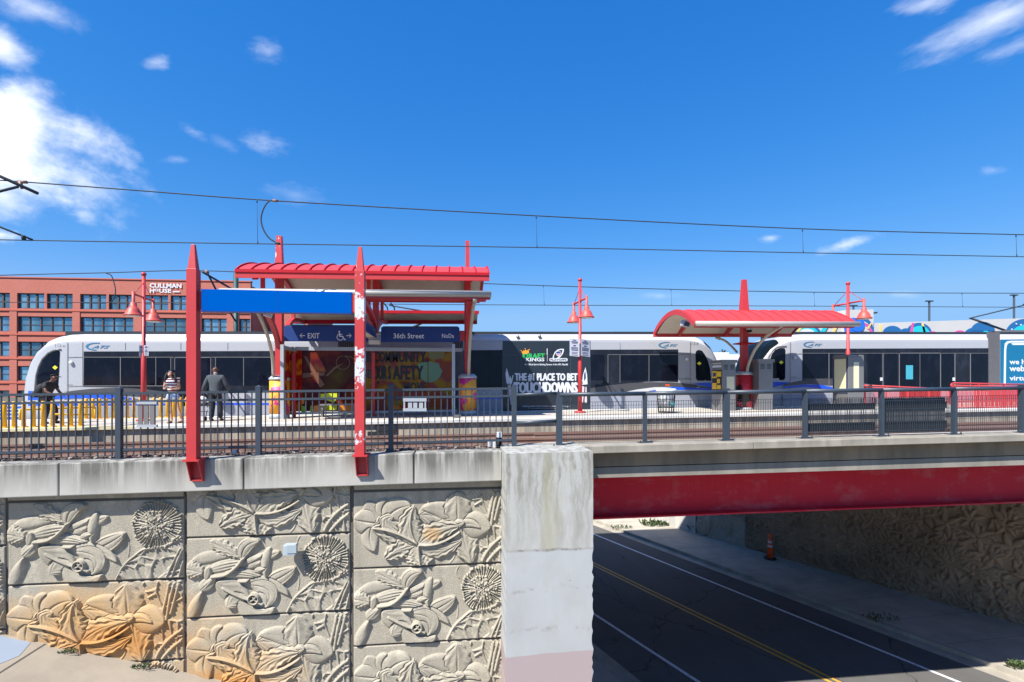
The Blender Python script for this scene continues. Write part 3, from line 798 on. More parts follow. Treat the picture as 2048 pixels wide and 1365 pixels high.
class Relief:
    def __init__(s, W, H, nx, ny):
        s.W, s.H, s.nx, s.ny = W, H, nx, ny
        s.x, s.y = np.meshgrid(np.linspace(0,W,nx), np.linspace(0,H,ny))
        s.h = np.zeros_like(s.x)
    def near(s, C, reach):
        lo = C.min(0)-reach; hi = C.max(0)+reach
        ix = slice(max(0,int(lo[0]/s.W*(s.nx-1))), min(s.nx,int(hi[0]/s.W*(s.nx-1))+2))
        iy = slice(max(0,int(lo[1]/s.H*(s.ny-1))), min(s.ny,int(hi[1]/s.H*(s.ny-1))+2))
        X = s.x[iy,ix]; Y = s.y[iy,ix]
        if X.size == 0: return None
        d2 = (X[...,None]-C[:,0])**2 + (Y[...,None]-C[:,1])**2
        k = d2.argmin(-1)
        T = np.gradient(C, axis=0); T /= np.linalg.norm(T,axis=1)[:,None]+1e-9
        dx = X-C[k,0]; dy = Y-C[k,1]
        sgn = T[k,0]*dy - T[k,1]*dx
        return iy, ix, k/(len(C)-1), np.sqrt(d2.min(-1))*np.sign(sgn), (dx*T[k,0]+dy*T[k,1])
    def petal(s, pts, hw, H=.06, base=.0, p=.8, crease=.012, rip=0.0, fr=5, edge=0.0, tip=.55, cup=.25, lift=.35, ph=0.0, wav=0.0, fold=0.0):
        C = bez(pts); r = s.near(C, hw*1.1)
        if r is None: return
        iy, ix, u, d, al = r
        w = hw*np.clip(np.sin(np.pi*np.clip(u,0.001,.999)**p),0,1)**tip
        if wav: w = w*(1+wav*np.sin(u*fr*6.3+ph)*np.sign(d))
        v = d/np.maximum(w,1e-5)
        a = np.abs(v)
        ins = (a < 1) & (np.abs(al) < hw*.35)
        dome = np.sqrt(np.clip(1-a**2.6,0,1))
        h = base + H*((1-cup)*dome+cup*dome*(.4+.6*a))*(1-lift+lift*u)
        h = h - crease*np.exp(-(v/.07)**2)*np.clip(1.1-u,0,1)
        if rip: h = h + rip*np.sin((a*1.2+u*1.6)*fr*2+ph+np.sign(d)*.8)*a**1.0*np.clip(u*1.6,0,1)
        if fold: h = h + fold*np.cos(v*fr*1.5+ph)*dome*np.clip(u*1.4,.25,1)
        if edge: h = h + edge*np.exp(-((a-.88)/.10)**2)
        cur = s.h[iy,ix]
        cur[ins] = np.maximum(h[ins], .012) if base >= 0 else np.maximum(cur[ins], h[ins])
    def tube(s, pts, r, H=.04, taper=0.0, mx=True):
        C = bez(pts, 50 if len(pts) > 2 else 24); q = s.near(C, r*1.3)
        if q is None: return
        iy, ix, u, d, al = q
        w = r*(1-taper*u); a = np.abs(d)/w
        ins = a < 1
        h = H*np.sqrt(np.clip(1-a**2,0,1))**.8
        cur = s.h[iy,ix]
        if mx: cur[ins] = np.maximum(cur[ins], h[ins])
        else: cur[ins] = (cur+h)[ins]
    def knob(s, c, r, H):
        c = np.array(c,float)
        q = s.near(np.array([c,c+1e-4]), r*1.2)
        if q is None: return
        iy, ix, u, d, al = q
        X = s.x[iy,ix]-c[0]; Y = s.y[iy,ix]-c[1]
        a = np.sqrt(X*X+Y*Y)/r
        cur = s.h[iy,ix]; ins = a < 1
        cur[ins] = np.maximum(cur[ins], (H*np.sqrt(np.clip(1-a*a,0,1))**.7)[ins])
    def web(s, mask, n, seed, w=.016, H=.035, hatch=True, sx=1.0):
        rg = np.random.RandomState(seed)
        P = rg.rand(n,2)*[s.W,s.H]
        d = np.sqrt(((s.x[...,None]-P[:,0])/sx)**2+(s.y[...,None]-P[:,1])**2)
        d.sort(-1)
        e = (d[...,1]-d[...,0])*.5
        h = H*np.clip(1-(e/w)**2,0,1)**.35
        if hatch: h = np.maximum(h, .007+.007*np.sin((s.x*.8+s.y*.6)*95))
        s.h = np.where(mask & (s.h < .02), np.maximum(h, s.h), s.h)
    def mesh(s, name, m, rnd=.004, seed=1, edge=.035, ew=.014):
        rg = np.random.RandomState(seed)
        h = s.h + rnd*rg.rand(*s.h.shape)*(s.h < .01)
        # slight softening
        k = h.copy()
        k[1:-1,1:-1] = (h[1:-1,1:-1]*4 + h[:-2,1:-1]+h[2:,1:-1]+h[1:-1,:-2]+h[1:-1,2:])/8
        b = np.minimum(np.minimum(s.x, s.W-s.x), np.minimum(s.y, s.H-s.y))
        f = np.clip(b/ew,0,1)
        k = 1.22*k*np.clip(b/.03,0,1) - edge*(1-f)**2
        co_ = np.stack([s.x, -k, s.y], -1).reshape(-1,3)
        nx, ny = s.nx, s.ny
        i = np.arange((nx-1)*(ny-1)); r = i//(nx-1); c = i%(nx-1); a = r*nx+c
        fc = np.stack([a,a+1,a+nx+1,a+nx],-1)
        me = bpy.data.meshes.new(name)
        me.vertices.add(len(co_)); me.vertices.foreach_set('co', co_.ravel().astype(np.float32))
        me.loops.add(fc.size); me.loops.foreach_set('vertex_index', fc.ravel().astype(np.int32))
        me.polygons.add(len(fc)); me.polygons.foreach_set('loop_start', (np.arange(len(fc))*4).astype(np.int32))
        me.polygons.foreach_set('loop_total', np.full(len(fc),4,np.int32))
        me.polygons.foreach_set('use_smooth', np.ones(len(fc),bool))
        me.update(calc_edges=True); me.validate(); me.materials.append(m)
        return me

PW, PH = 3.048, 1.524
def mapA(x, y):   # sketch units -> panel metres
    return ((x-45)/1112*PW, PH - (y-(395-.0313*(x-45)))/522*PH)
def mapB(x, y):
    return ((x-57)/1006*PW, PH - (y-(90-.045*(x-57)))/512*PH)
def mk(fn, k):
    return lambda pts: [fn(*p) for p in pts], k

def panelA():
    R = Relief(PW, PH, 460, 230); m = lambda *p: [mapA(*q) for q in p]; U = PW/1112
    # cracked web, lower right
    X, Y = R.x, R.y
    arc = np.array(m((715,900),(770,800),(840,735),(905,690),(1000,680),(1100,640),(1170,590)))
    lim = np.interp(X, arc[:,0], arc[:,1])
    R.web((X > arc[0,0]) & (Y < lim), 105, 4, w=.014, H=.034, sx=1.5)
    R.tube(list(map(tuple,arc)), .022, .045)
    for q in (((1150,700),(1110,790),(1080,880)),((1135,690),(1080,800),(1040,890)),((1160,760),(1140,830),(1125,890))): R.tube(m(*q), .02, .05)
    # tail and head of the bird
    R.petal(m((80,555),(200,515),(345,505)), 42*U, .030, crease=0, cup=0, lift=0, p=.9)
    R.petal(m((205,600),(330,570),(440,548)), 46*U, .045, crease=0, fold=.010, fr=9, cup=0, lift=.0, p=.7)
    R.petal(m((300,630),(430,625),(560,655)), 40*U, .050, crease=0, fold=.010, fr=9, cup=0, lift=0, p=.6)
    R.petal(m((40,590),(100,600),(172,612)), 62*U, .075, rip=.012, fr=6, p=.8, wav=.1)
    R.petal(m((70,925),(110,830),(160,735)), 40*U, .075, crease=0, p=.75, tip=.7, fold=.006, fr=3)
    R.petal(m((145,730),(190,690),(245,640)), 46*U, .085, crease=.015, p=.8, fold=.012, fr=4)
    R.petal(m((180,660),(195,610),(205,575)), 30*U, .09, crease=0, p=.9)
    # stem, buds and long petals
    R.petal(m((210,412),(320,465),(425,520)), 50*U, .060, rip=.016, fr=6, p=.6, wav=.14)
    R.petal(m((425,560),(500,530),(575,492)), 26*U, .06, fold=.008, fr=4)
    R.petal(m((440,585),(520,560),(600,520)), 24*U, .055, fold=.008, fr=4)
    R.petal(m((580,520),(625,500),(672,478)), 30*U, .05, crease=.018)
    R.petal(m((608,455),(575,560),(590,665)), 34*U, .085, crease=.0, p=.7, fold=.012, fr=3)
    R.petal(m((500,610),(540,600),(585,585)), 24*U, .07, fold=.01, fr=4)
    R.tube(m((225,640),(310,628),(370,590),(420,535),(440,480)), 14*U, .10)
    R.petal(m((420,520),(450,440),(540,405)), 50*U, .085, crease=.024, p=.8, edge=.02)
    R.tube(m((400,672),(500,668),(580,650)), 13*U, .085)
    R.petal(m((580,690),(680,650),(782,585)), 56*U, .075, crease=.04, p=.8, edge=.022)
    R.petal(m((455,690),(600,690),(735,770)), 44*U, .060, crease=.02, p=.8)
    # lily
    R.petal(m((470,780),(350,735),(255,675)), 80*U, .085, crease=.012, p=1.1, rip=.006, fr=5)
    R.petal(m((440,770),(370,800),(320,845)), 62*U, .08, crease=0, p=1.0, rip=.008, fr=6)
    R.petal(m((470,700),(600,745),(575,850)), 62*U, .070, crease=.018, p=.9, edge=.012)
    R.petal(m((405,800),(500,905),(640,855)), 60*U, .085, crease=.0, p=.9, edge=.018)
    R.petal(m((500,800),(545,790),(580,840)), 44*U, .055, crease=.02)
    R.tube(m((300,715),(400,765),(470,790)), 12*U, .10)
    for k in range(14):
        a0 = 2*PI*k/14; a1 = 2*PI*(k+1)/14; c = (503,790)
        R.tube(m((c[0]+34*math.cos(a0),c[1]+32*math.sin(a0)),(c[0]+34*math.cos(a1),c[1]+32*math.sin(a1))), 9*U, .105)
    R.tube(m((500,775),(520,800),(560,825)), 9*U, .10); R.tube(m((485,800),(505,790),(520,770)), 8*U, .10)
    # seed head
    rg = random.Random(5); c = (988,528)
    for k in range(46):
        a = 2*PI*k/46+rg.uniform(-.03,.03); r1 = rg.uniform(148,162)
        e = (c[0]+r1*math.cos(a), c[1]+r1*.97*math.sin(a))
        R.tube(m((c[0]+45*math.cos(a),c[1]+45*math.sin(a)), e), 4.6*U, .045)
        R.knob(mapA(*e), 8.5*U, .065)
    for k in range(110):
        a = rg.uniform(0,6.3); r1 = 108*math.sqrt(rg.random()); e = (c[0]+r1*math.cos(a), c[1]+r1*math.sin(a))
        R.tube(m((c[0]+r1*.4*math.cos(a),c[1]+r1*.4*math.sin(a)), e), 4.2*U, .06)
        R.knob(mapA(*e), rg.uniform(6,9)*U, rg.uniform(.07,.10)*(1.05-.3*r1/108))
    for (x,y) in ((1090,625),(1067,658),(1040,668)): R.knob(mapA(x,y), 11*U, .05)
    for q in (((760,590),(800,650),(795,740)),((815,370),(790,420),(812,460))): R.tube(m(*q), 4*U, .012)
    return R

def panelB():
    R = Relief(PW, PH, 460, 230); m = lambda *p: [mapB(*q) for q in p]; U = PW/1006
    X, Y = R.x, R.y
    lim = np.interp(Y, [0,PH*.5,PH], [mapB(885,560)[0], mapB(900,330)[0], mapB(815,110)[0]])
    R.web(X > lim, 95, 11, w=.014, H=.036, sx=.8)
    for q in (((980,70),(960,180),(930,300)),((1010,70),(985,170),(965,300)),((1035,75),(1015,160),(990,260)),((905,545),(960,450),(1050,370)),((940,550),(1000,480),(1060,430))): R.tube(m(*q), 10*U, .05)
    R.tube(m((690,560),(720,510),(708,470)), 4*U, .012)
    # rounded leaves, left
    R.petal(m((215,285),(180,220),(150,150)), 56*U, .035, crease=.006, p=1.15)
    R.petal(m((262,262),(240,190),(275,135)), 42*U, .050, crease=.0, p=1.1)
    R.petal(m((272,270),(330,205),(430,170)), 86*U, .062, crease=.030, p=.95)
    R.petal(m((215,295),(130,285),(58,270)), 82*U, .066, crease=.030, p=1.0)
    R.petal(m((175,320),(165,400),(195,480)), 56*U, .055, crease=.024, p=1.0)
    R.petal(m((205,295),(232,268),(255,240)), 20*U, .07, crease=.02)
    # right-hand flower behind
    R.petal(m((715,300),(600,245),(478,232)), 92*U, .060, crease=.030, p=.85, rip=.012, fr=7)
    R.petal(m((700,255),(640,200),(500,190)), 60*U, .055, crease=0, p=.8)
    R.petal(m((738,280),(738,180),(735,70)), 92*U, .070, crease=.022, p=1.0, rip=.014, fr=4, wav=.06, fold=.010)
    R.petal(m((770,310),(790,430),(830,560)), 84*U, .070, crease=.022, p=.85, rip=.016, fr=5, wav=.10, fold=.012)
    R.petal(m((760,300),(850,300),(960,310)), 92*U, .080, crease=.0, p=1.15)
    R.petal(m((765,300),(820,285),(890,310)), 34*U, .10, crease=.012)
    R.petal(m((725,300),(752,285),(785,275)), 34*U, .11, crease=.015)
    # big flower
    P = dict(crease=.02, fr=6)
    R.petal(m((470,425),(335,360),(180,330)), 84*U, .070, rip=.018, p=.75, wav=.10, fold=.010, **P)
    R.petal(m((470,425),(290,300),(320,250)), 58*U, .060, rip=.012, p=.9, wav=.1, **P)
    R.petal(m((470,440),(360,470),(262,530)), 66*U, .075, rip=.020, p=.85, wav=.12, fold=.016, **P)
    R.petal(m((480,440),(490,520),(505,600)), 92*U, .070, rip=.018, p=.95, wav=.12, fold=.016, **P)
    R.petal(m((490,435),(620,470),(765,400)), 58*U, .070, rip=.016, p=.7, wav=.10, fold=.008, **P)
    R.petal(m((488,425),(590,350),(750,300)), 74*U, .082, rip=.018, p=.8, wav=.08, fold=.012, **P)
    R.petal(m((470,425),(425,310),(450,175)), 84*U, .095, rip=.020, p=.8, wav=.08, fold=.010, **P)
    for q in (((470,425),(330,355),(190,325)),((490,435),(620,420),(750,345)),((480,440),(486,520),(495,590)),((468,420),(430,320),(440,200))): R.tube(m(*q), 8*U, .098)
    R.knob(mapB(478,424), 20*U, .05)
    return R
mesh_a = panelA().mesh('wall_panel', M['relief'], seed=1)
mesh_b = panelB().mesh('wall_panel', M['relief'], seed=2)

wall = thing('retaining_wall', (-3.4,10.12,-7.5), 'grey concrete relief wall of flowers, birds and webs under a stained coping', 'wall')
YW = 10.12
cols = [(-14.15,(-3.63,0)), (-11.10,(-2.895,1)), (-8.052,(-3.63,0)), (-5.010,(-2.869,1)), (-1.945,(-3.586,1)) ]
layout = [(-14.15, [(-3.63,'A'),(-5.154,'B')]), (-11.10, [(-2.895,'B'),(-4.419,'A'),(-5.943,'B')]),
          (-8.052, [(-3.63,'A'),(-5.154,'B'),(-6.678,'A')]), (-5.010, [(-2.869,'B'),(-4.393,'A'),(-5.917,'B'),(-7.441,'A')]),
          (-1.945, [(-3.586,'B'),(-5.110,'A'),(-6.634,'B'),(-8.158,'A')])]
for x0, rows in layout:
    for z0, kind in rows:
        o = bpy.data.objects.new('wall_panel', mesh_a if kind == 'A' else mesh_b); COL.objects.link(o)
        o.parent = wall; o.location = (x0-wall.location.x, YW-.0, z0-wall.location.z); o.location.y = 0
        o.scale = (.985,1,.982)
for xa, xb, za in ((-8.03,-5.05,-2.085),(-1.925,1.09,-2.04),(-14.1,-11.12,-2.085)):
    q = MB(); q.box((xa,YW-.03,za),(xb,YW+.05,-1.75)); q.build('wall_panel', M['relief'], wall)
bk = MB(); bk.box((-14.2,YW+.02,-9.0),(2.4,YW+.3,-1.75)); bk.build('backing', M['grout'], wall)
cj = [-13.3,-10.18,-7.035,-3.89,-.754,.975]
for a, b in zip(cj[:-1], cj[1:]):
    c = MB(); c.gbox(a+.012, b-.012, 9.87, 10.43, -.590, 0, zf=ctop); c.build('coping_block', M['coping'], wall, bevel=.018)
sb = thing('junction_box', at(583,1100,10.0), 'small pale grey junction box bolted to the relief wall', 'junction box')
b = MB(); b.obox(at(581,1099,9.93), (.22,0,0), (0,.17,0), (0,0,.20)); o = b.build('box', mat('pale_blue_grey_box',(.34,.40,.44),.5,.03,3), sb, bevel=.01)
b = MB(); b.obox(at(583,1099,9.835), (.17,0,0), (0,.008,0), (0,0,.15)); b.build('lid', mat('grey_box_lid',(.30,.36,.40),.5,.03,3), sb)

# square pillar at the end of the bridge
pl = MB(); rnd = random.Random(9)
edge_r = [(2.62+(rnd.uniform(-.028,.012) if z_ < -3.1 else rnd.uniform(-.003,.003)), z_) for z_ in [ROAD-.1+k*.085 for k in range(int((-1.26-ROAD)/.085)+1)]]
edge_l = [(.97+rnd.uniform(-.010,.008), z_) for z_ in [-1.26-k*.11 for k in range(int((-1.26-ROAD)/.11)+1)]]
out_ = [(.97,ROAD-.1),(2.62,ROAD-.1)]+edge_r[1:]+[(2.62,-1.235),(.97,-1.255)]+edge_l
pl.prism([(x,9.17,z_) for x,z_ in out_], (0,1.58,0)); o = pl.build('abutment_pillar', M['pillar'])
tag(o, 'square concrete pillar, streaked above, whitewashed and mauve below', 'pillar')

# far abutment with leaf relief under the bridge
d_ = Vector((W0.x-W1.x, W0.y-W1.y, 0)).normalized()
base = Vector((W1.x, W1.y, 0)) - d_*6.4
LWALL = 6.4 + (W0-W1).length
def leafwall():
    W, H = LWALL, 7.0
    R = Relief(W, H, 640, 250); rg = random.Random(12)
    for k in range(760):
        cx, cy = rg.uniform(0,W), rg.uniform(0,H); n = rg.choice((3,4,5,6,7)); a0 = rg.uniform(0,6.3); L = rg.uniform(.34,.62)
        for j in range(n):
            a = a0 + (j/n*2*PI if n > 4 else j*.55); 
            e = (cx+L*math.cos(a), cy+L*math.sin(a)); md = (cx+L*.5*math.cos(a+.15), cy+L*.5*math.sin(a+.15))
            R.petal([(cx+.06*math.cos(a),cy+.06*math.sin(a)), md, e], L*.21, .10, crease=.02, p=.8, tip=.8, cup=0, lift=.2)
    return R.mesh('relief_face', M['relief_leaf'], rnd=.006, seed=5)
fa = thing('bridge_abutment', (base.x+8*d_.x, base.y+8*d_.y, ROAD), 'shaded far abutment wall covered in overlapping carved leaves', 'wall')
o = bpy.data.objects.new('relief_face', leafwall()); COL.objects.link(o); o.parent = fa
# face looks towards the road: local x runs away from the far end so that -y points to the street
end = base + d_*LWALL
rot = math.atan2(-d_.y, -d_.x)
o.rotation_euler = (0,0,rot); o.location = Vector((end.x,end.y,ROAD)) - fa.location
nrm = Vector((-d_.y, d_.x, 0)); nrm = nrm if nrm.x > 0 else -nrm
bkm = MB(); bkm.prism([base+nrm*.05+Vector((0,0,ROAD-.2)), end+nrm*.05+Vector((0,0,ROAD-.2)), end+nrm*.05+Vector((0,0,-1.95)), base+nrm*.05+Vector((0,0,-1.95))], nrm*.6)
bkm.build('backing', M['abutment'], fa)
# lit wing wall at the far end of it
ww = thing('wing_wall', (end.x,end.y,ROAD), 'pale carved wing wall with a sloping end beyond the bridge', 'wall')
R = Relief(3.0, 3.7, 120, 150); rg = random.Random(4)
for k in range(9):
    cx, cy = rg.uniform(.3,2.6), rg.uniform(.2,3.2); a = rg.uniform(0,6.3)
    R.petal([(cx,cy),(cx+.35*math.cos(a+.3),cy+.35*math.sin(a+.3)),(cx+.9*math.cos(a),cy+.9*math.sin(a))], .28, .12, crease=.05, edge=.04)
R.web(R.h < .005, 14, 3, w=.03, H=.03, hatch=False)
o = bpy.data.objects.new('relief_face', R.mesh('relief_face', M['relief'], seed=8)); COL.objects.link(o); o.parent = ww
e2 = end + d_*3.0
o.rotation_euler = (0,0,rot); o.location = Vector((e2.x,e2.y,ROAD)) - ww.location
b = MB(); b.prism([end+nrm*.05+Vector((0,0,ROAD-.2)), e2+nrm*.05+Vector((0,0,ROAD-.2)), e2+nrm*.05+Vector((0,0,ROAD+3.6)), end+nrm*.05+Vector((0,0,-1.95))], nrm*.5); b.build('backing', M['abutment'], ww)

# near abutment face under the bridge, behind the pillar
na = MB(); p0 = Vector((2.62,10.7,ROAD-.1)); p1 = Vector((2.62-YR*13.2,23.9,ROAD-.1))
na.prism([p0,p1,p1+Vector((0,0,6.5)),p0+Vector((0,0,6.5))], (-.6,-.3,0)); o = na.build('bridge_abutment', M['abutment'])
tag(o, 'plain grey near abutment face hidden behind the square pillar', 'wall')
# ================================================================== bridge
br = thing('railway_bridge', (8,17,-2.5), 'railway bridge with a deep red steel girder under a brown concrete deck edge', 'bridge')
k = MB(); k.gbox(2.62, 6.3, 9.87, 10.55, -.152, 0, zf=ktop); k.build('kerb_beam', M['kerb'], br, bevel=.012)
k = MB(); k.gbox(6.31, 26, 9.87, 10.55, -.152, 0, zf=ktop); k.build('kerb_beam', M['kerb'], br, bevel=.012)
ft = lambda X: -1.944+.0079*X
f = MB(); f.gbox(2.62, 26, 10.12, 11.2, .235, .66, zf=ft); f.build('deck_edge', M['fascia'], br)
f = MB(); f.gbox(2.62, 26, 10.13, 11.2, 0, .215, zf=ft); f.build('deck_edge', M['fascia_grey'], br)
gb = lambda X: -2.962+.0065*X
gd = MB()
gd.gbox(2.62, 26, 10.95, 10.99, .03, 1.02, zf=gb); gd.gbox(2.62, 26, 10.70, 11.24, 0, .032, zf=gb); 
gd.build('girder', M['girder'], br)
for yy_ in (13.2,15.8,18.4,21.0,23.4):
    gd = MB(); gd.gbox(2.0-(yy_-10)*.3, 26, yy_-.02, yy_+.02, .03, .93, zf=gb); gd.gbox(2.0-(yy_-10)*.3, 26, yy_-.25, yy_+.25, 0, .03, zf=gb); gd.build('girder', M['red_dark'], br)
s = MB(); s.gbox(-3.5, 26, 10.72, 23.75, -.80, -.545, zf=pz); s.build('deck_slab', M['fascia_grey'], br)
s = MB(); s.gbox(2.45, 26, 10.56, 12.55, -.54, -.42, zf=pz); s.build('walkway_slab', M['deck'], br)
s = MB(); s.gbox(2.45, 26, 12.56, 23.7, -.54, -.50, zf=pz); s.build('track_slab', M['soil'], br)

# tracks
def track(yc, lab):
    t = thing('railway_track', (0,yc,pz(0)-.5), lab, 'railway track')
    for y in (yc-.76, yc+.76):
        r = MB(); r.gbox(-42, 42, y-.037, y+.037, -.42, -.365); r.gbox(-42, 42, y-.011, y+.011, -.49, -.40); r.gbox(-42, 42, y-.075, y+.075, -.52, -.49); ro = r.build('rail', M['rail_steel'], t)
        r = MB(); r.gbox(-42, 42, y-.024, y+.024, -.364, -.360); r.build('rail_head', M['rail_top'], ro)
    for y in (yc-.52, yc+.52):
        r = MB(); r.gbox(2.4, 42, y-.03, y+.03, -.42, -.37); r.gbox(2.4, 42, y-.012, y+.012, -.50, -.42); r.build('guard_rail', M['rail_steel'], t)
    for y in (yc-.76, yc+.76):
        r = MB(); r.gbox(2.4, 42, y-.26, y+.26, -.53, -.491); r.build('plinth', M['deck'], t)
    sl = MB()
    for i in range(60):
        x = -42+i*.75
        if x > 1.8: break
        sl.gbox(x, x+.24, yc-1.25, yc+1.25, -.58, -.485)
    sl.build('sleeper', M['bark'], t)
track(14.2, 'near railway track with rusty rails between the fence and the platform')
track(22.03, 'far railway track carrying the two trams')

# ================================================================== platform
pf = thing('station_platform', (0,18.2,pz(0)-.6), 'long pale concrete station platform with a white edge between the two tracks', 'platform')
p = MB(); p.gbox(-42, 42, 15.80, 20.6, -.60, -.03); p.build('platform_face', M['platform_face'], pf)
p = MB(); p.gbox(-42, 42, 16.32, 20.0, -.03, 0); p.build('paving', M['platform_top'], pf)
p = MB(); p.gbox(-9.2, 42, 15.70, 16.315, -.075, .003); p.gbox(-42, 42, 20.005, 20.62, -.075, .003); p.build('edge_strip', M['nosing'], pf)
p = MB(); p.gbox(-42, -9.205, 15.70, 16.315, -.075, .003); p.build('edge_strip', M['nosing_yellow'], pf)
p = MB(); p.gbox(-2.35,-1.75,15.73,15.79,-.30,-.08); p.gbox(-2.6,-1.85,15.72,15.79,-.52,-.31); p.build('drain_recess', M['dark'], pf)
p = MB(); p.box(at(908,830,15.66)-Vector((.0,0,.10)), at(922,838,15.69)+Vector((0,0,.13))); p.build('edge_box', M['machine'], pf)

# ================================================================== fence on the wall
FX = [-8.79,-6.28,-3.77,-1.24,1.257]; FY = 10.28
fn = thing('picket_fence', (-3.7,FY,ctop(-3.7)), 'dark slate metal picket fence standing on the coping of the relief wall', 'fence')
fxs = [-11.3]+FX
for x in fxs:
    b = MB(); z = ctop(x); hh = 1.335 if x < 1 else 1.30
    b.box((x-.047,FY-.047,z),(x+.047,FY+.047,z+hh)); b.add([(x-.052,FY-.052,z+hh),(x+.052,FY-.052,z+hh),(x+.052,FY+.052,z+hh),(x-.052,FY+.052,z+hh),(x,FY,z+hh+.035)],[(0,3,2,1),(0,1,4),(1,2,4),(2,3,4),(3,0,4)])
    b.box((x-.10,FY-.09,z),(x+.10,FY+.09,z+.014)); b.build('post', M['fence'], fn)
def fence_bay(parent, x0, x1, Y, zf, n):
    b = MB()
    for i in range(1, n):
        x = x0+(x1-x0)*i/n; z = zf(x)
        b.box((x-.0095,Y-.0095,z+.055),(x+.0095,Y+.0095,z+1.25))
    pn = b.build('pickets', M['fence'], parent)
    for h0, h1 in ((1.215,1.262),(1.062,1.105),(.150,.192)):
        r = MB(); r.gbox(x0+.047, x1-.047, Y-.020, Y+.020, h0, h1, zf=zf); r.build('rail', M['fence'], pn)
for a, b_ in zip(fxs[:-1], fxs[1:]): fence_bay(fn, a, b_, FY, ctop, 20)

# small plates mounted on the fence
pt = thing('slatted_box', at(293,830,10.20), 'grey slatted plate clamped to the dark picket fence below the woman', 'plate')
b = MB()
for x in (280,292,304): b.rpx(x-4.5,809,x+4.5,850,10.20,.02)
b.build('slat', M['machine'], pt)
b = MB(); b.rpx(273,804,313,809,10.185,.05); b.build('clamp_bar', M['alu'], pt)
b = MB(); b.rpx(273,850,313,855,10.185,.05); b.build('clamp_bar', M['alu'], pt)
pt = thing('mounting_plate', at(830,810,10.20), 'white framed plate with three panes clamped to the picket fence', 'plate')
b = MB(); b.rpx(806,797,853,803.5,10.185,.05); b.rpx(806,817,853,823,10.185,.05); b.build('clamp_bar', M['alu'], pt)
b = MB(); b.rpx(807,803,810,818,10.19,.03); b.rpx(849,803,852,818,10.19,.03); b.build('frame', M['alu'], pt)
b = MB()
for x in (816,826.5,838): b.rpx(x,805,x+8,816.5,10.2,.02)
b.build('pane', M['alu'], pt)
wb = thing('pull_box', at(995,894,10.36), 'white plastic conduit box with black ribbed hose beside the last fence post', 'conduit box')
b = MB(); b.rpx(992,865,1004,876,10.36,.12); b.build('box', M['white'], wb, bevel=.008)
b = MB()
for i in range(8): b.lathe(at(998,893-i*2.2,10.42), [(.055,0),(.065,.006),(.055,.018)], 12)
b.build('ribbed_hose', M['dark'], wb)
b = MB(); b.rpx(976,884,991,896,10.44,.15); b.build('white_base', M['white'], wb)
o = MB(); o.rpx(463,900.5,472,908.5,10.22,.10); tag(o.build('outlet_box', M['alu'], bevel=.006), 'tiny grey outlet box on the coping behind the red post', 'outlet box')

# ================================================================== railing on the bridge
RY = 10.25
rg_ = thing('bridge_railing', (8,RY,ktop(8)), 'slate grey pipe railing with wire mesh panels along the bridge', 'railing')
RX = [2.2,4.06,5.9,7.75,9.62,11.46,13.26,15.11,16.96]
for i, x in enumerate(RX):
    wd = .06 if i in (0,2,6) else .035
    b = MB(); z = ktop(x) if x > 2.6 else ctop(x)+.02
    b.box((x-wd,RY-.05,z+.012),(x+wd,RY+.05,z+(1.13 if wd > .05 else 1.02)))
    b.box((x-.15,RY-.09,z),(x+.15,RY+.09,z+.012))
    for sx_ in (-.12,.12): b.lathe((x+sx_,RY-.06,z+.012), [(.014,0),(.014,.05)], 8)
    b.build('post', M['fence'], rg_)
for i, (a, b_) in enumerate(zip(RX[:-1], RX[1:])):
    za, zb = ktop(a), ktop(b_)
    h = MB(); h.tube([(a,RY-.02,za+1.045),(b_,RY-.02,zb+1.045)], .045, 12); h.build('handrail', M['fence'], rg_)
    m = MB(); n = 33
    for j in range(1, n):
        x = a+(b_-a)*j/n; z = ktop(x); m.box((x-.0035,RY+.050,z+.05),(x+.0035,RY+.057,z+.885))
    for hz in (.05,.12,.36,.61,.80,.88): m.gbox(a+.05, b_-.05, RY+.045, RY+.052, hz-.004, hz+.004, zf=ktop)
    m.build('mesh_panel', M['fence'], rg_)
    if i in (3,4):
        for h0, h1 in ((.13,.32),(.61,.75)):
            q = MB(); q.gbox(a+.07, b_-.07, RY+.10, RY+.13, h0, h1, zf=ktop); q.build('board', M['fence_black'], rg_)
        q = MB(); q.gbox(a+.07, b_-.07, RY+.14, RY+.145, .06, .86, zf=ktop)
        if i == 4: q.build('infill_sheet', M['machine'], rg_)
        m = MB()
        for j in range(1, 60):
            x = a+(b_-a)*j/60; z = ktop(x); m.box((x-.004,RY+.090,z+.05),(x+.004,RY+.097,z+.86))
        m.build('fine_mesh', M['fence_black'], rg_)
lk = thing('link_railing', (1.75,RY,ctop(1.7)), 'two slate pipes linking the last fence post to the first bridge post', 'railing')
for zz_ in (1.10,.52):
    b = MB(); b.tube([(1.30,RY,ctop(1.3)+zz_),(2.14,RY,ctop(2.1)+zz_+.03)], .034, 10); b.build('rail', M['fence'], lk)

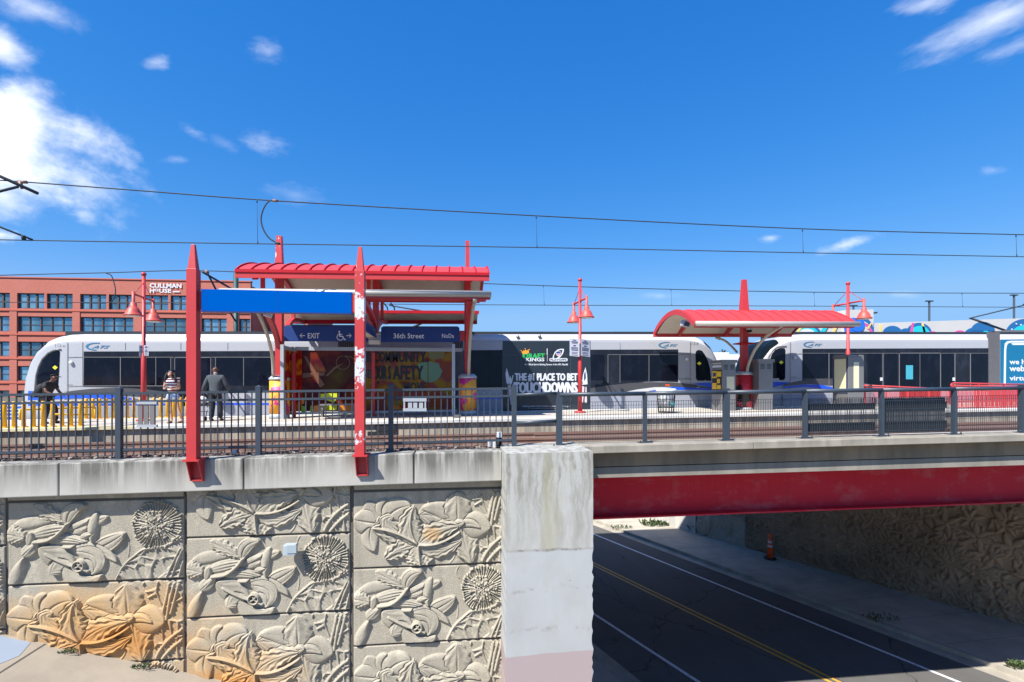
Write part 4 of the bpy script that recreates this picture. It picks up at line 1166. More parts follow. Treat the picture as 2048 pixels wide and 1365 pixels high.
# ================================================================== red sign posts and blank blue sign
def sign_post(px_l, px_r, name_lab, m, spire_y, base_y):
    Y = 9.66
    x0 = xat(px_l, Y); x1 = x0+.172; y0 = Y; y1 = Y+.172
    t = thing('sign_post', ((x0+x1)/2, (y0+y1)/2, ctop(x0)), name_lab, 'sign post', 'red posts carrying the blank blue sign')
    zt = at(px_l, base_y, Y).z; zs = at(px_l, spire_y, Y).z
    b = MB(); b.box((x0,y0,ctop(x0)+.03),(x1,y1,zt)); b.build('shaft', m, t, bevel=.004)
    cx, cy_ = (x0+x1)/2, (y0+y1)/2
    b = MB(); b.add([(cx-.072,cy_-.072,zt),(cx+.072,cy_-.072,zt),(cx+.072,cy_+.072,zt),(cx-.072,cy_+.072,zt),(cx-.030,cy_-.030,zs),(cx+.030,cy_-.030,zs),(cx+.030,cy_+.030,zs),(cx-.030,cy_+.030,zs)],
        [(0,3,2,1),(4,5,6,7),(0,1,5,4),(1,2,6,5),(2,3,7,6),(3,0,4,7)]); b.build('spire', m, t, bevel=.004)
    b = MB(); b.box((x0-.045,Y-.05,ctop(x0)),(x1+.06,Y+.36,ctop(x0)+.03)); b.build('base_plate', M['red'], t)
    b = MB(); z = ctop(x0)
    b.prism([(x0+.0,9.865,z),(x0+.0,9.865,z-.38),(x0+.0,9.80,z-.38),(x0+.0,Y-.02,z)], (.018,0,0)); b.prism([(x1+.03,9.865,z),(x1+.03,9.865,z-.38),(x1+.03,9.80,z-.38),(x1+.03,Y-.02,z)], (.018,0,0))
    b.box((x0,9.85,z-.40),(x1+.048,9.868,z)); b.box((x0+.0,9.80,z-.385),(x1+.048,9.85,z-.36)); b.build('bracket', M['red'], t)
    b = MB()
    for (dx,dz) in ((.03,-.35),(x1-x0+.02,-.35),(.03,-.06),(x1-x0+.02,-.06)): b.obox((x0+dx,9.845,z+dz),(.03,0,0),(0,.02,0),(0,0,.03))
    b.build('bolt', M['red'], t)
    return x0, x1
a0, a1 = sign_post(372, 391, 'clean red square post with a spire at the left end of the blank blue sign', M['red'], 487, 537)
b0, b1 = sign_post(709.5, 726, 'red square post with white peeling paint at the right end of the blank blue sign', M['peel'], 492, 541)
bs = thing('blank_sign', at(552,603,9.75), 'blank bright blue sign box hung between the two red posts', 'sign')
c = MB(); zt = at(552,581.5,9.72).z; zb = at(552,624.5,9.72).z
c.box((xat(402,9.72),9.72,zb),(xat(703,9.72),9.82,zt)); c.build('panel', M['blue'], bs, bevel=.006)
c = MB()
for f_ in (.015,.985):
    for zz_ in (zb+.03,zt-.03): c.tube([(xat(402,9.72)+(xat(703,9.72)-xat(402,9.72))*f_,9.714,zz_),(xat(402,9.72)+(xat(703,9.72)-xat(402,9.72))*f_,9.722,zz_)], .006, 8)
for f_ in (.035,.5,.965): c.box((xat(402,9.72)+(xat(703,9.72)-xat(402,9.72))*f_-.0015,9.7185,zb+.01),(xat(402,9.72)+(xat(703,9.72)-xat(402,9.72))*f_+.0015,9.722,zt-.01))
c.build('panel_bolts', M['navy'], bs)
c = MB(); c.box((xat(401,9.72),9.71,zb-.018),(xat(704,9.72),9.83,zb)); c.build('lower_trim', M['navy'], bs)
c = MB(); c.box((a1,9.74,zb+.03),(xat(402,9.72),9.80,zt-.04)); c.build('bracket', M['red'], bs)
c = MB(); c.box((xat(703,9.72),9.74,zb+.03),(b0,9.80,zt-.04)); c.build('bracket', M['red'], bs)

# ================================================================== overhead wires
def cable(name, pts, r, lab, n=5):
    b = MB(); b.tube(pts, r, 6); return tag(b.build(name, M['wire']), lab, 'overhead wire')
def smooth(px, Y, n=10):
    P = np.array(px, float); out = []
    Q = np.vstack([2*P[0]-P[1], P, 2*P[-1]-P[-2]])
    for i in range(len(P)-1):
        for t in np.linspace(0,1,n,endpoint=i==len(P)-2):
            a,b,c,d = Q[i:i+4]
            q = .5*((2*b)+(-a+c)*t+(2*a-5*b+4*c-d)*t*t+(-a+3*b-3*c+d)*t**3)
            out.append(at(q[0],q[1],Y))
    return out
YN, YF = 14.2, 22.03
w1 = cable('messenger_wire', smooth([(-260,345),(0,361),(270,381),(550,402),(1072,432),(1605,458),(2048,470),(2300,476)],YN), .016, 'topmost of the overhead wires, sagging towards the right above the near track')
w2 = cable('contact_wire', smooth([(-260,473),(0,480),(515,488),(1075,495.5),(1607,506),(2048,514),(2300,519)],YN), .014, 'near contact wire, second of the overhead wires from the top')
w3 = cable('messenger_wire', smooth([(-200,558),(0,551),(210,546),(410,542),(700,556),(980,568),(1300,578),(1640,585),(2048,587),(2300,587)],YF), .019, 'thin upper wire over the far track passing behind the canopies')
w4 = cable('contact_wire', smooth([(-200,604),(0,605),(400,606),(964,610),(1300,611.5),(1640,612.8),(2048,615),(2300,616)],YF), .016, 'lowest overhead wire, over the far track just above the tram roofs')
def droppers(w, Y, lst):
    for x, y0_, y1_ in lst:
        b = MB(); b.tube([at(x,y0_,Y),at(x+1.5,y1_,Y)], .0055, 5); b.tube([at(x,y0_,Y)-Vector((0,0,.08)),at(x,y0_,Y)], .016, 6); b.tube([at(x+1.5,y1_,Y),at(x+1.5,y1_,Y)+Vector((0,0,.08))], .014, 6)
        b.build('dropper', M['wire'], w)
droppers(w1, YN, [(514,400,488),(1072.5,432,495.5),(1605,458,506),(2032,469.5,513.5)])
droppers(w3, YF, [(1087,571,610.5),(1342,579,611.7),(1628,585,612.7),(1924,586.5,614.2)])
jp = cable('jumper_cable', smooth([(551,402),(538,403),(527,418),(522,440),(528,462),(540,478),(556,487)],YN,6), .020, 'curved jumper cable between the two near wires above the blue sign')
jc = MB(); jc.tube([at(545,401.5,YN),at(556,402.5,YN)], .036, 8); jc.build('clamp', M['rail_steel'], jp); jc = MB(); jc.tube([at(551,486,YN),at(560,488.5,YN)], .034, 8); jc.build('clamp', M['wire'], jp)
jp = cable('jumper_cable', smooth([(212,547),(222,551),(228,566),(231,582),(228,597),(222,605)],YF,6), .022, 'curved jumper cable in front of the brick building')
# cantilever arms at the left edge
ca = thing('cantilever_arm', at(-60,330,YN), 'black cantilever arm holding the top wire at the left edge', 'cantilever')
mx = xat(-230,YN)-.3
b = MB(); b.tube([(mx,YN,at(-60,250,YN).z),at(-60,326,YN+.05),at(75,387,YN-.05)], .042, 10); b.build('top_tube', M['wire'], ca)
b = MB(); b.tube([(mx,YN-2.2,-1.5),(mx,YN-2.2,7.2)], .13, 14); b.tube([(mx,YN-2.2,6.6),(mx,YN+.1,6.6)], .06, 10); b.tube([(mx,YN,6.6),(mx,YN,3.2)], .06, 10); b.build('mast', M['green_pole'], ca)
b = MB(); b.tube([(mx,YN,at(-60,428,YN).z),at(-60,398,YN),at(36,374,YN-.03)], .034, 10); b.build('strut', M['wire'], ca)
b = MB(); b.tube([at(40,364,YN),at(44,378,YN)], [.05,.03], 8); b.tube([at(36,364,YN),at(54,365,YN)], .04, 8); b.build('insulator_clamp', M['rail_steel'], ca)
ca = thing('registration_arm', at(-60,430,YN), 'thin black registration arm reaching the contact wire at the left edge', 'cantilever')
b = MB(); b.tube([(mx,YN,at(-60,386,YN).z),at(-60,431,YN),at(65,480,YN-.05)], .024, 8); b.build('tube', M['wire'], ca)
b = MB(); b.tube([at(46,471,YN-.03),at(48,480,YN)], .045, 8); b.build('clamp', M['wire'], ca)
cp = thing('catenary_pole', at(472,820,24.6), 'dark green catenary pole behind the tram next to the left canopy', 'pole')
b = MB(); q = at(472,545,24.6); b.tube([(q.x,24.6,-1.9),(q.x,24.6,q.z)], .105, 14); b.build('shaft', M['green_pole'], cp)
b = MB(); b.tube([at(405,544.5,22.4), at(475,585,24.6)], .045, 8); b.build('cantilever_tube', M['wire'], cp)
b = MB(); b.tube([at(414,545,22.2), at(432,580,23.2), at(470,641,24.5)], .040, 8); b.build('strut', M['wire'], cp)
b = MB(); b.tube([at(411,541,22.03), at(417,547,22.03)], .05, 8); b.build('insulator_clamp', M['rail_steel'], cp)
# ================================================================== trams
YS = 20.70; YC = 22.03
def hz(X, h): return pz(X)+h
NOSE = [(0,.95,.70),(.06,1.32,.86),(.20,1.85,.97),(.42,2.35,1.07),(.70,2.74,1.16),(1.02,2.98,1.23),(1.40,3.13,1.285),(1.85,3.21,1.315),(2.3,3.23,1.325)]
def tram(name, xl, xr, lab):
    t = thing(name, ((xl+xr)/2, YC, pz((xl+xr)/2)-.4), lab, 'tram', 'silver trams standing at the platform')
    TX[t.name] = (xl, xr)
    stn = [(xl+s,h,w) for s,h,w in NOSE] + [(xr-s,h,w) for s,h,w in reversed(NOSE)]
    def sect(hw, ht, grow=0.0):
        hw += grow
        hs = max(.55, ht-.40); q = []
        q += [(-hw*.90,-.28),(-hw*.985,-.05),(-hw,.35),(-hw,hs)]
        for k in range(1,7):
            a = k/6*PI/2; q.append((-hw+.42*(1-math.cos(a))*min(1,hw/1.0), hs+(ht-hs)*math.sin(a)))
        return q + [(-y,h) for y,h in reversed(q)]
    b = MB(); S = [[(x, YC+y, hz(x,h)) for y,h in sect(w,ht)] for x,ht,w in stn]
    n = len(S[0]); vs = [p for r in S for p in r]
    fs = []
    for i in range(len(S)-1):
        for k in range(n): fs.append((i*n+k, i*n+(k+1)%n, (i+1)*n+(k+1)%n, (i+1)*n+k))
    fs += [tuple(range(n-1,-1,-1)), tuple(range((len(S)-1)*n,len(S)*n))]
    b.add(vs, fs, 0, True)
    body = b.build('body', M['train'], t)
    md = body.modifiers.new('Edge','EDGE_SPLIT'); md.split_angle = math.radians(35)
    # white roof cove and dark roof edge
    def skin(x0, x1, k0, k1, m, nm, grow, parent):
        b = MB(); xs = [x for x,_,_ in stn if x0 < x < x1]; xs = [x0]+xs+[x1]
        rows = []
        for x in xs:
            for i in range(len(stn)-1):
                if stn[i][0] <= x <= stn[i+1][0]:
                    f = (x-stn[i][0])/(stn[i+1][0]-stn[i][0]); ht = stn[i][1]+(stn[i+1][1]-stn[i][1])*f; w_ = stn[i][2]+(stn[i+1][2]-stn[i][2])*f; break
            rows.append([(x, YC+y, hz(x,h+grow)) for y,h in sect(w_,ht,grow)][k0:k1+1])
        m_ = len(rows[0]); vs = [p for r in rows for p in r]; fs = []
        for i in range(len(rows)-1):
            for k in range(m_-1): fs.append((i*m_+k,i*m_+k+1,(i+1)*m_+k+1,(i+1)*m_+k))
        b.add(vs, fs, 0, True); return b.build(nm, m, parent, recalc=True)
    skin(xl+1.0, xr-1.0, 4, 9, M['train_white'], 'roof_cove', .004, t)
    skin(xl+.10, xl+1.05, 5, len(sect(1,2))-6, M['glass_teal'], 'windscreen', .012, t)
    skin(xr-1.05, xr-.10, 5, len(sect(1,2))-6, M['glass_teal'], 'windscreen', .012, t)
    b = MB(); b.gbox(xl+1.6, xr-1.6, YC-1.0, YC+1.0, 3.10, 3.335); b.build('roof_edge', M['roof_dark'], t)
    b = MB()
    for x in (xl+2.5, xl+6.2, xl+13.2, xr-9, xr-5): b.gbox(x, x+2.2, YC-.7, YC+.7, 3.345, 3.37)
    b.build('roof_box', M['roof_dark'], t)
    b = MB()
    for x in (xl+3.0, (xl+xr)/2, xr-3.0): b.gbox(x-1.2, x+1.2, YC-1.0, YC+1.0, -.42, -.02)
    b.build('bogie', M['dark'], t)
    for sx_, x in ((1,xl),(-1,xr)):
        b = MB(); b.gbox(min(x,x-sx_*.55), max(x,x-sx_*.55), YC-.12, YC+.12, .05, .22); b.build('coupler', M['dark'], t)
    return t
T = lambda d=0.0: YS-.004-d
TX = {}
def surf(tr, X, z):
    xl, xr = TX[tr.name]; s = max(0.0, min(X-xl, xr-X)); h = z-pz(X)
    ht, hw = NOSE[-1][1], NOSE[-1][2]
    for a, b in zip(NOSE[:-1], NOSE[1:]):
        if a[0] <= s <= b[0]:
            f = (s-a[0])/(b[0]-a[0]); ht = a[1]+(b[1]-a[1])*f; hw = a[2]+(b[2]-a[2])*f; break
    hs = max(.55, ht-.40)
    if h <= hs: return YC-hw
    k = min(1,(h-hs)/(ht-hs)); return YC-hw+.42*(1-math.cos(math.asin(k)))
def atS(tr, px, py, out=.012):
    Y = YS
    for _ in range(6):
        p = at(px,py,Y); Y = surf(tr, p.x, p.z)-out
    return at(px,py,Y)
def stripS(tr, nm, m, top, bot, out=.012, n=10):
    def res(L):
        L = np.array(L,float); t = np.linspace(0,len(L)-1,n+1)
        return [tuple(L[int(min(k,len(L)-2))]*(1-(k-int(min(k,len(L)-2))))+L[int(min(k,len(L)-2))+1]*(k-int(min(k,len(L)-2)))) for k in t]
    A_, B_ = res(top), res(bot); b = MB(); vs = []
    for (x0_,y0_),(x1_,y1_) in zip(A_,B_):
        for k in range(4):
            f = k/3; vs.append(atS(tr, x0_+(x1_-x0_)*f, y0_+(y1_-y0_)*f, out))
    fs = [(i*4+k,i*4+k+1,i*4+5+k,i*4+4+k) for i in range(n) for k in range(3)]
    b.add(vs, fs, 0, True); return b.build(nm, m, tr)
def fanS(tr, nm, m, pts, out=.012, rings=3):
    b = MB(); n = len(pts); cx = sum(p[0] for p in pts)/n; cy = sum(p[1] for p in pts)/n
    vs = [atS(tr,cx,cy,out)]
    for r in range(1,rings+1):
        f = r/rings; vs += [atS(tr,cx+(x-cx)*f,cy+(y-cy)*f,out) for x,y in pts]
    fs = [(0,1+i,1+(i+1)%n) for i in range(n)]
    for r in range(rings-1): fs += [(1+r*n+i,1+(r+1)*n+i,1+(r+1)*n+(i+1)%n,1+r*n+(i+1)%n) for i in range(n)]
    b.add(vs, fs, 0, True); return b.build(nm, m, tr)
def strips(parent, nm, m, lst, d=0.004, t=.006):
    for q in lst:
        b = MB(); b.rpx(*q, YS-d, t); b.build(nm, m, parent)
def plate(parent, nm, m, pts, d=.004, t=.006):
    b = MB(); b.ppx(pts, YS-d, t); return b.build(nm, m, parent)

# ---- left tram
ta = tram('tram', -16.35, 12.02, 'tram 113 behind the shelter, with a dark betting advertisement on its side')
# window band with its lights
gb_ = plate(ta, 'window_band', M['glass_band'], [(167.5,703.5),(676,702),(676,783),(330,785.5),(235,775),(167,774)])
for a, b_ in ((168,240),(241.5,311),(312.5,341),(432,486),(488,547),(549,600),(602,674)):
    q = MB(); q.rpx(a+.4,716,b_-.4,771.5,YS-.008,.004); q.build('window', M['glass'], ta)
for a, b_ in ((350,421),):
    d_1 = MB(); d_1.rpx(a,716,b_,812,YS-.008,.004); do = d_1.build('door', M['glass'], ta)
    q = MB(); q.rpx(a-1,714.5,b_+1,716,YS-.012,.006); q.rpx(a-1,714.5,a,812,YS-.012,.006); q.rpx(b_,714.5,b_+1,812,YS-.012,.006); q.rpx((a+b_)/2-.4,716,(a+b_)/2+.4,812,YS-.012,.006); q.build('door_frame', M['machine'], do)
q = MB(); q.rpx(168,714.3,348,715.4,YS-.010,.004); q.rpx(423,714.3,675,715.4,YS-.010,.004); q.rpx(168,771.6,348,773,YS-.010,.004); q.rpx(240,715,241.4,772,YS-.010,.004)
for x in (311.5,341.5,431,487,548,601): q.rpx(x-.5,715,x+.5,772,YS-.010,.004)
q.build('window_trim', M['machine'], ta)
plate(ta, 'charcoal_band', M['swoosh'], [(126,785),(150,781.5),(180,778.3),(210,776.6),(235,776),(262,777),(290,779),(330,784),(420,797),(345,797),(270,793),(205,789.5),(160,787)], .0075)
plate(ta, 'blue_band', M['blue_band'], [(126,787.2),(135,787),(170,787.5),(210,789),(245,793),(285,801),(246,799),(200,797.5),(150,797),(126,798)], .009)
stripS(ta, 'blue_band', M['blue_band'], [(56.5,782),(80,784),(105,787),(126,787.2)], [(55.5,801),(80,800),(105,799),(126,798)])
stripS(ta, 'blue_line', M['blue_band'], [(56,808.5),(126,807.8)], [(56,812),(126,811.4)])
plate(ta, 'white_flash', M['train_white'], [(250,801.5),(300,797.5),(345,797.5),(430,800),(480,806),(420,805),(330,804),(285,803)], .009)
plate(ta, 'blue_line', M['blue_band'], [(126,807.8),(560,806.5),(560,810),(126,811.4)], .006)
plate(ta, 'skirt', M['train_grey'], [(126,815),(560,812),(676,811),(676,836),(560,837),(126,839.5)], .006)
q = MB(); q.rpx(134.2,685,135.2,836,YS-.006,.005); q.rpx(164.6,685,165.6,774,YS-.006,.005); q.rpx(135,714.4,165,715.3,YS-.006,.005); q.rpx(135,772.4,165,773.2,YS-.006,.005); q.build('panel_seam', M['machine'], ta)
q = MB()
for x in (250,361,455,555,640,782,1060,1138,1240): q.rpx(x,686,x+.7,700,YS-.006,.005)
q.build('panel_seam', M['machine'], ta)
# cab windows follow the nose
def cab_window(parent, pts, Y, name='cab_window', m=None):
    return fanS(parent, name, m or M['glass'], pts)
cw = cab_window(ta, [(72.5,776),(74.5,752),(79,735),(86,720),(97,708.5),(106,703.8),(112,702),(117.5,701.6),(119.5,704),(118,740),(115.5,776)], YS-.016)
q = MB(); q.tube([atS(ta,x,y,.012) for x,y in ((70,778),(72,752),(77,734),(84.5,718.5),(96,706.5),(106,701.5),(113,699.7),(122,699.5))], .028, 6); q.build('window_trim', M['machine'], cw)
def diamond(parent, cx, cy, r, Y):
    b = MB(); tr = parent.parent; b.add([atS(tr,x,y,.022) for x,y in ((cx-r,cy),(cx,cy+r*.8),(cx+r,cy),(cx,cy-r*.8))],[(0,1,2,3)]); return b.build('warning_tag', M['yellow_tag'], parent)
diamond(cw, 110, 735.5, 5.2, YS-.024)
def dome_light(parent, x, y):
    p = at(x,y,YS); b = MB(); b.sphere(p+Vector((0,-.03,0)), .075, 14, 8, sc=(1,.7,1)); b.tube([p,p+Vector((0,-.05,0))], .06, 12); b.build('side_lamp', M['white'], parent)
dome_light(ta, 143, 726); dome_light(ta, 1373.5, 718.6)
def marker(parent, s, x0, x1, y0, y1, m='machine', bold=.02):
    b = MB(); text_on(b, s, atS(parent,x0,y1,.006), atS(parent,x1,y1,.006), atS(parent,x0,y0,.006), 0, .01); return b.build('number', M[m], parent)
marker(ta,'113-B',110.5,130.5,688,694.5); marker(ta,'113-B',135,145,769,771.3); marker(ta,'113-A',1382,1397.5,684.5,690.5); marker(ta,'113-A',1371,1380,756.5,759)
def logo(parent, x, y, s):
    """crescent followed by small capitals"""
    b = MB(); pts = []
    for k in range(15):
        a = math.radians(62+k*13.5); pts.append((x+s*.42+s*.42*math.cos(a), y-s*.17*math.sin(a)-s*.02+ (k/14)*0))
    outer = [(x+s*(.46+.46*math.cos(math.radians(70+k*11))), y-s*.17*math.sin(math.radians(70+k*11))) for k in range(19)]
    inner = [(x+s*(.50+.40*math.cos(math.radians(70+k*11))), y-s*.135*math.sin(math.radians(70+k*11))) for k in range(19)]
    for i in range(18): b.ppx([outer[i],outer[i+1],inner[i+1],inner[i]], YS-.006, .003)
    lo = b.build('logo', M['logo_blue'], parent)
    b = MB(); text_px(b, 'ATS', x+s*.34, x+s*1.0, y-s*.045, y+s*.075, YS-.007, 0, .03, .25); b.build('logo_letters', M['logo_blue'], lo)
logo(ta, 171, 693.5, 46); logo(ta, 1317, 690.5, 36); 
# middle section: bellows and roof grilles
for a, b_ in ((676,707),(907,926)):
    q = MB(); q.rpx(a,670,b_,832,YS-.02,.10); q.build('bellows', M['bellows'], ta)
    q = MB(); q.rpx(a+1,684,b_-1,697,YS-.026,.01); q.build('grille', M['louvre'], ta)
plate(ta, 'window_band', M['glass_band'], [(708,701.5),(906,701),(906,776),(708,777)])
plate(ta, 'skirt', M['train_grey'], [(708,812),(906,810),(906,829),(708,832)], .006)
plate(ta, 'window_band', M['glass_band'], [(927,701),(1005,700.5),(1005,777),(927,777)])
for a, b_ in ((928,951),(953,978),(980,1003)):
    q = MB(); q.rpx(a,711,b_,772,YS-.008,.004); q.build('window', M['glass'], ta)
plate(ta, 'skirt', M['train_grey'], [(927,791),(1004,790),(1004,822.5),(927,824)], .006)
plate(ta, 'blue_line', M['blue_band'], [(946,796.8),(1004,796.4),(1004,798.6),(946,799.2)], .008)
# right-hand end section
plate(ta, 'window_band', M['glass_band'], [(1181,699.8),(1356.5,699.3),(1356.5,764.5),(1320,763),(1290,764),(1181,778)])
for a, b_ in ((1182,1209),(1241,1297),(1299.5,1355)):
    q = MB(); q.rpx(a,710,b_,761,YS-.008,.004); q.build('window', M['glass'], ta)
q = MB()
for x in (1216,1240,1298): q.rpx(x-.5,709,x+.5,766,YS-.010,.004)
q.rpx(1216,709.2,1356,710.2,YS-.010,.004); q.build('window_trim', M['machine'], ta)
plate(ta, 'charcoal_band', M['swoosh'], [(1181,777),(1215,771.5),(1260,766.5),(1300,764.8),(1340,765),(1362,766.5),(1390,770),(1400,773),(1390,776),(1345,774),(1310,774.5),(1275,779),(1240,786.5),(1181,786.5)], .0075)
plate(ta, 'white_flash', M['train_white'], [(1240,786.5),(1275,779.3),(1310,774.8),(1345,774.5),(1330,777),(1300,782),(1288,786.5)], .0085)
plate(ta, 'blue_band', M['blue_band'], [(1288,786.5),(1305,782),(1330,776.5),(1350,774.4),(1390,776.4),(1396,776.8),(1396,780.2),(1380,779.8),(1340,780),(1310,784),(1300,786.5)], .009)
stripS(ta, 'blue_band', M['blue_band'], [(1388,767.5),(1405,766),(1424,765.5)], [(1388,768.2),(1405,772),(1425,777.5)])
plate(ta, 'skirt', M['train_grey'], [(1181,792),(1396,790),(1396,817),(1181,820)], .005)
stripS(ta, 'blue_band', M['blue_band'], [(1396,776.8),(1426,778.6)], [(1396,780.2),(1426,781.5)])
stripS(ta, 'charcoal_band', M['swoosh'], [(1399,772),(1426,777)], [(1399,776.4),(1426,778.4)])
q = MB(); q.rpx(1380.3,684,1381.2,815,YS-.006,.005); q.rpx(1357,708.7,1380,709.5,YS-.006,.005); q.rpx(1357,758.5,1380,759.3,YS-.006,.005); q.rpx(1216,787,1216.8,818,YS-.009,.005); q.build('panel_seam', M['machine'], ta)
q = MB(); q.rpx(1331,769.3,1339,772,YS-.016,.012); q.build('marker_lamp', M['orange'], ta)
cw = cab_window(ta, [(1391,706),(1393,702),(1398,700.2),(1404,702),(1410,710),(1415.5,721),(1420,737),(1422.5,762),(1395,762),(1392,757)], YS-.016, m=M['glass_teal'])
diamond(cw, 1398.5, 727.3, 4.6, YS-.024)
for x in (1036,1079.5): 
    q = MB(); p_ = at(x,674 if x < 1060 else 673,YS); q.tube([p_+Vector((0,.25,0)),p_+Vector((0,-.005,0))], .07, 14); q.build('vent_cap', M['machine'], ta)
# advertisement
ad = plate(ta, 'advertisement', M['ad_dark'], [(1005.5,682.5),(1180.5,682),(1180.5,820.5),(1005.5,822.5)], .012, .010)
YA = YS-.014
def ad_text(s, x0, x1, y0, y1, m, bold=.0, slant=0.0):
    b = MB(); text_px(b, s, x0, x1, y0, y1, YA, 0, bold, slant); b.build('lettering', M[m], ad)
ad_text('DRAFT',1047,1089.5,707.5,717,'ad_green',.045); ad_text('KINGS',1052,1088.5,715.8,723,'letters',.045)
ad_text('An Official Sports Betting Partner of the NFL Playoffs',1049,1136,727.5,732,'letters',.02)
ad_text('THE #1 PLACE TO BET',1030,1154.5,747,763,'letters',.05); ad_text('TOUCHDOWNS',1028,1154.5,765,786.5,'letters',.06)
ad_text('Gambling problem? Call 877-718-5543, or visit morethanagame.nc.gov.',1045,1139,811.5,814.5,'letters',.02)
ad_text('21+. Age and eligibility restrictions apply. See terms at sportsbook.',1057,1127,816.0,818.2,'letters_grey',.01)
b = MB(); b.ppx([(1042.5,702.5),(1046,703.5),(1047.5,700.5),(1049.5,703.0),(1050.5,698),(1053,702.2),(1057.5,699.5),(1058,706),(1056,707.2),(1046,709.5)], YA, .003)
for x,y in ((1042.5,702),(1050.5,698),(1059,699.8)): b.sphere(at(x,y,YA), .022, 8, 5)
b.build('crown_emblem', M['ad_orange'], ad)
b = MB()
for k in range(14):
    a0_, a1_ = math.radians(70+k*15), math.radians(70+(k+1)*15)
    f_ = lambda a,r: (1052+r*math.cos(a)*1.15, 712.5-r*math.sin(a)*.72)
    b.ppx([f_(a0_,6.2),f_(a1_,6.2),f_(a1_,4.4),f_(a0_,4.4)], YA-.001, .003)
b.build('round_emblem', M['ad_green'], ad)
q = MB(); q.rpx(1093.6,697.5,1095,723,YA,.003); q.build('divider', M['letters'], ad)
b = MB()
fo = [(1105,720),(1106,712),(1109.5,704.5),(1114.5,700),(1121,698),(1128,698.3),(1127.5,704),(1124.5,710.5),(1120,715.5),(1114,718.5),(1109.5,720)]
fi = [(1107.2,719.5),(1108,713),(1111,706.5),(1115.5,702.3),(1121,700.3),(1125,700.4),(1124.5,704),(1122,709.5),(1118.3,713.6),(1113.5,716.5),(1110,717.8)]
for i in range(len(fo)-1): b.ppx([fo[i],fo[i+1],fi[i+1],fi[i]], YA, .003)
b.build('football_emblem', M['letters'], ad)
b = MB(); b.ppx([(1112,704),(1117,702.6),(1122,704),(1121.5,711),(1117,713.6),(1112.5,711)], YA, .003); sh_ = b.build('shield_emblem', M['letters'], ad)
b = MB(); b.ppx([(1112.7,704.5),(1117,703.3),(1121.3,704.5),(1121.1,707.4),(1112.9,707.4)], YA-.002, .002); b.build('shield_field', M['shield_blue'], sh_) if False else b.build('shield_band', M['shield_blue'], ad)
b = MB()
for x in (1113.3,1115.6,1117.9,1120.2): b.rpx(x,708.2,x+1,711.2,YA-.002,.002)
b.build('shield_stripe', M['shield_red'], ad)
q = MB(); q.ppx([(1099,718),(1101,716.8),(1133,716.8),(1135,718),(1135,722),(1133,723.2),(1101,723.2),(1099,722)], YA-.003, .003); q.build('emblem_plate', M['letters'], ad)
b = MB(); text_px(b,'PLAYOFFS',1101,1133,718.2,722.0,YA-.006,0,.02); b.build('lettering', M['ink'], ad)
# printed raised gloves and sleeves at both ends of the wrap
for pts, m in (([(1011,748),(1013.5,736),(1018,752),(1019,765),(1016,770),(1013,766)],'letters'),([(1019,768),(1018,759),(1020.5,752),(1023,760),(1025.5,750),(1027,752),(1024,766),(1021,771)],'letters'),([(1016,771),(1021,771),(1029,806),(1022,811)],'pink_sleeve'),
               ([(1166,750),(1171,735),(1174,750),(1175,769),(1164,770)],'letters'),([(1162,753),(1165,762),(1166,769),(1162,766)],'letters'),([(1163,772),(1169,774),(1166,806),(1161,808)],'pink_sleeve'),([(1171,774),(1173,774),(1174,806),(1169,806)],'pink_sleeve'),([(1168,748),(1171,743),(1172,757),(1168,763)],'ink')):
    b = MB(); b.ppx(pts, YA-(.002 if m == 'ink' else 0), .003); b.build('printed_arm', M[m], ad)
q = MB()
for x in (1042,1094,1141): q.rpx(x-.4,710,x+.4,821,YA-.0005,.002)
q.rpx(1006,710,1180,710.7,YA-.0005,.002); q.build('panel_seam', M['swoosh'], ad)

# ---- right tram
tb = tram('tram', 13.45, 41.9, 'tram 110 at the right, with a teal advertisement beyond its grey bellows')
plate(tb, 'window_band', M['glass_band'], [(1605,698),(1977,696.8),(1977,782),(1760,776),(1700,764),(1605,762)])
for a, b_ in ((1606,1657),(1659,1668),(1735,1762),(1770,1795),(1882,1908),(1942,1975)):
    q = MB(); q.rpx(a,708,b_,757 if a < 1700 else 775,YS-.008,.004); q.build('window', M['glass'], tb)
for a, b_ in ((1799,1881),):
    d_1 = MB(); d_1.rpx(a,707,b_,806,YS-.008,.004); do = d_1.build('door', M['glass'], tb)
    q = MB(); q.rpx(a-1,706,b_+1,707.4,YS-.012,.006); q.rpx(a-1,706,a+.6,806,YS-.012,.006); q.rpx(b_-.6,706,b_+1,806,YS-.012,.006); q.rpx((a+b_)/2-.4,707,(a+b_)/2+.4,806,YS-.012,.006); q.build('door_frame', M['machine'], do)
    q = MB(); q.rpx(1812,731,1826,759,YS-.014,.004); q.build('door_poster', M['logo_teal'], do)
q = MB()
for x in (1658,1766,1910,1941): q.rpx(x-.8,707,x+.8,775,YS-.012,.005)
q.rpx(1605,706.5,1977,707.3,YS-.010,.004); q.rpx(1605,758.3,1670,759.2,YS-.012,.004); q.build('window_trim', M['machine'], tb)
for x in (1763,1908):
    q = MB(); q.rpx(x-2.5,755.5,x+2.5,762,YS-.02,.012); q.build('door_button', M['white'], tb)
plate(tb, 'charcoal_band', M['swoosh'], [(1562,773),(1572,768),(1600,762),(1640,759.5),(1690,762),(1735,768),(1790,776.5),(1720,776),(1660,771),(1620,768.5),(1585,771)], .0095)
stripS(tb, 'blue_band', M['blue_band'], [(1515,763),(1545,764),(1580,765)], [(1515,778),(1545,776),(1575,767)])
plate(tb, 'blue_band', M['blue_band'], [(1566,774.5),(1578,773),(1610,769.5),(1640,770),(1670,776),(1690,781),(1650,778.5),(1610,774.5),(1575,776.5),(1566,777.8)], .0105)
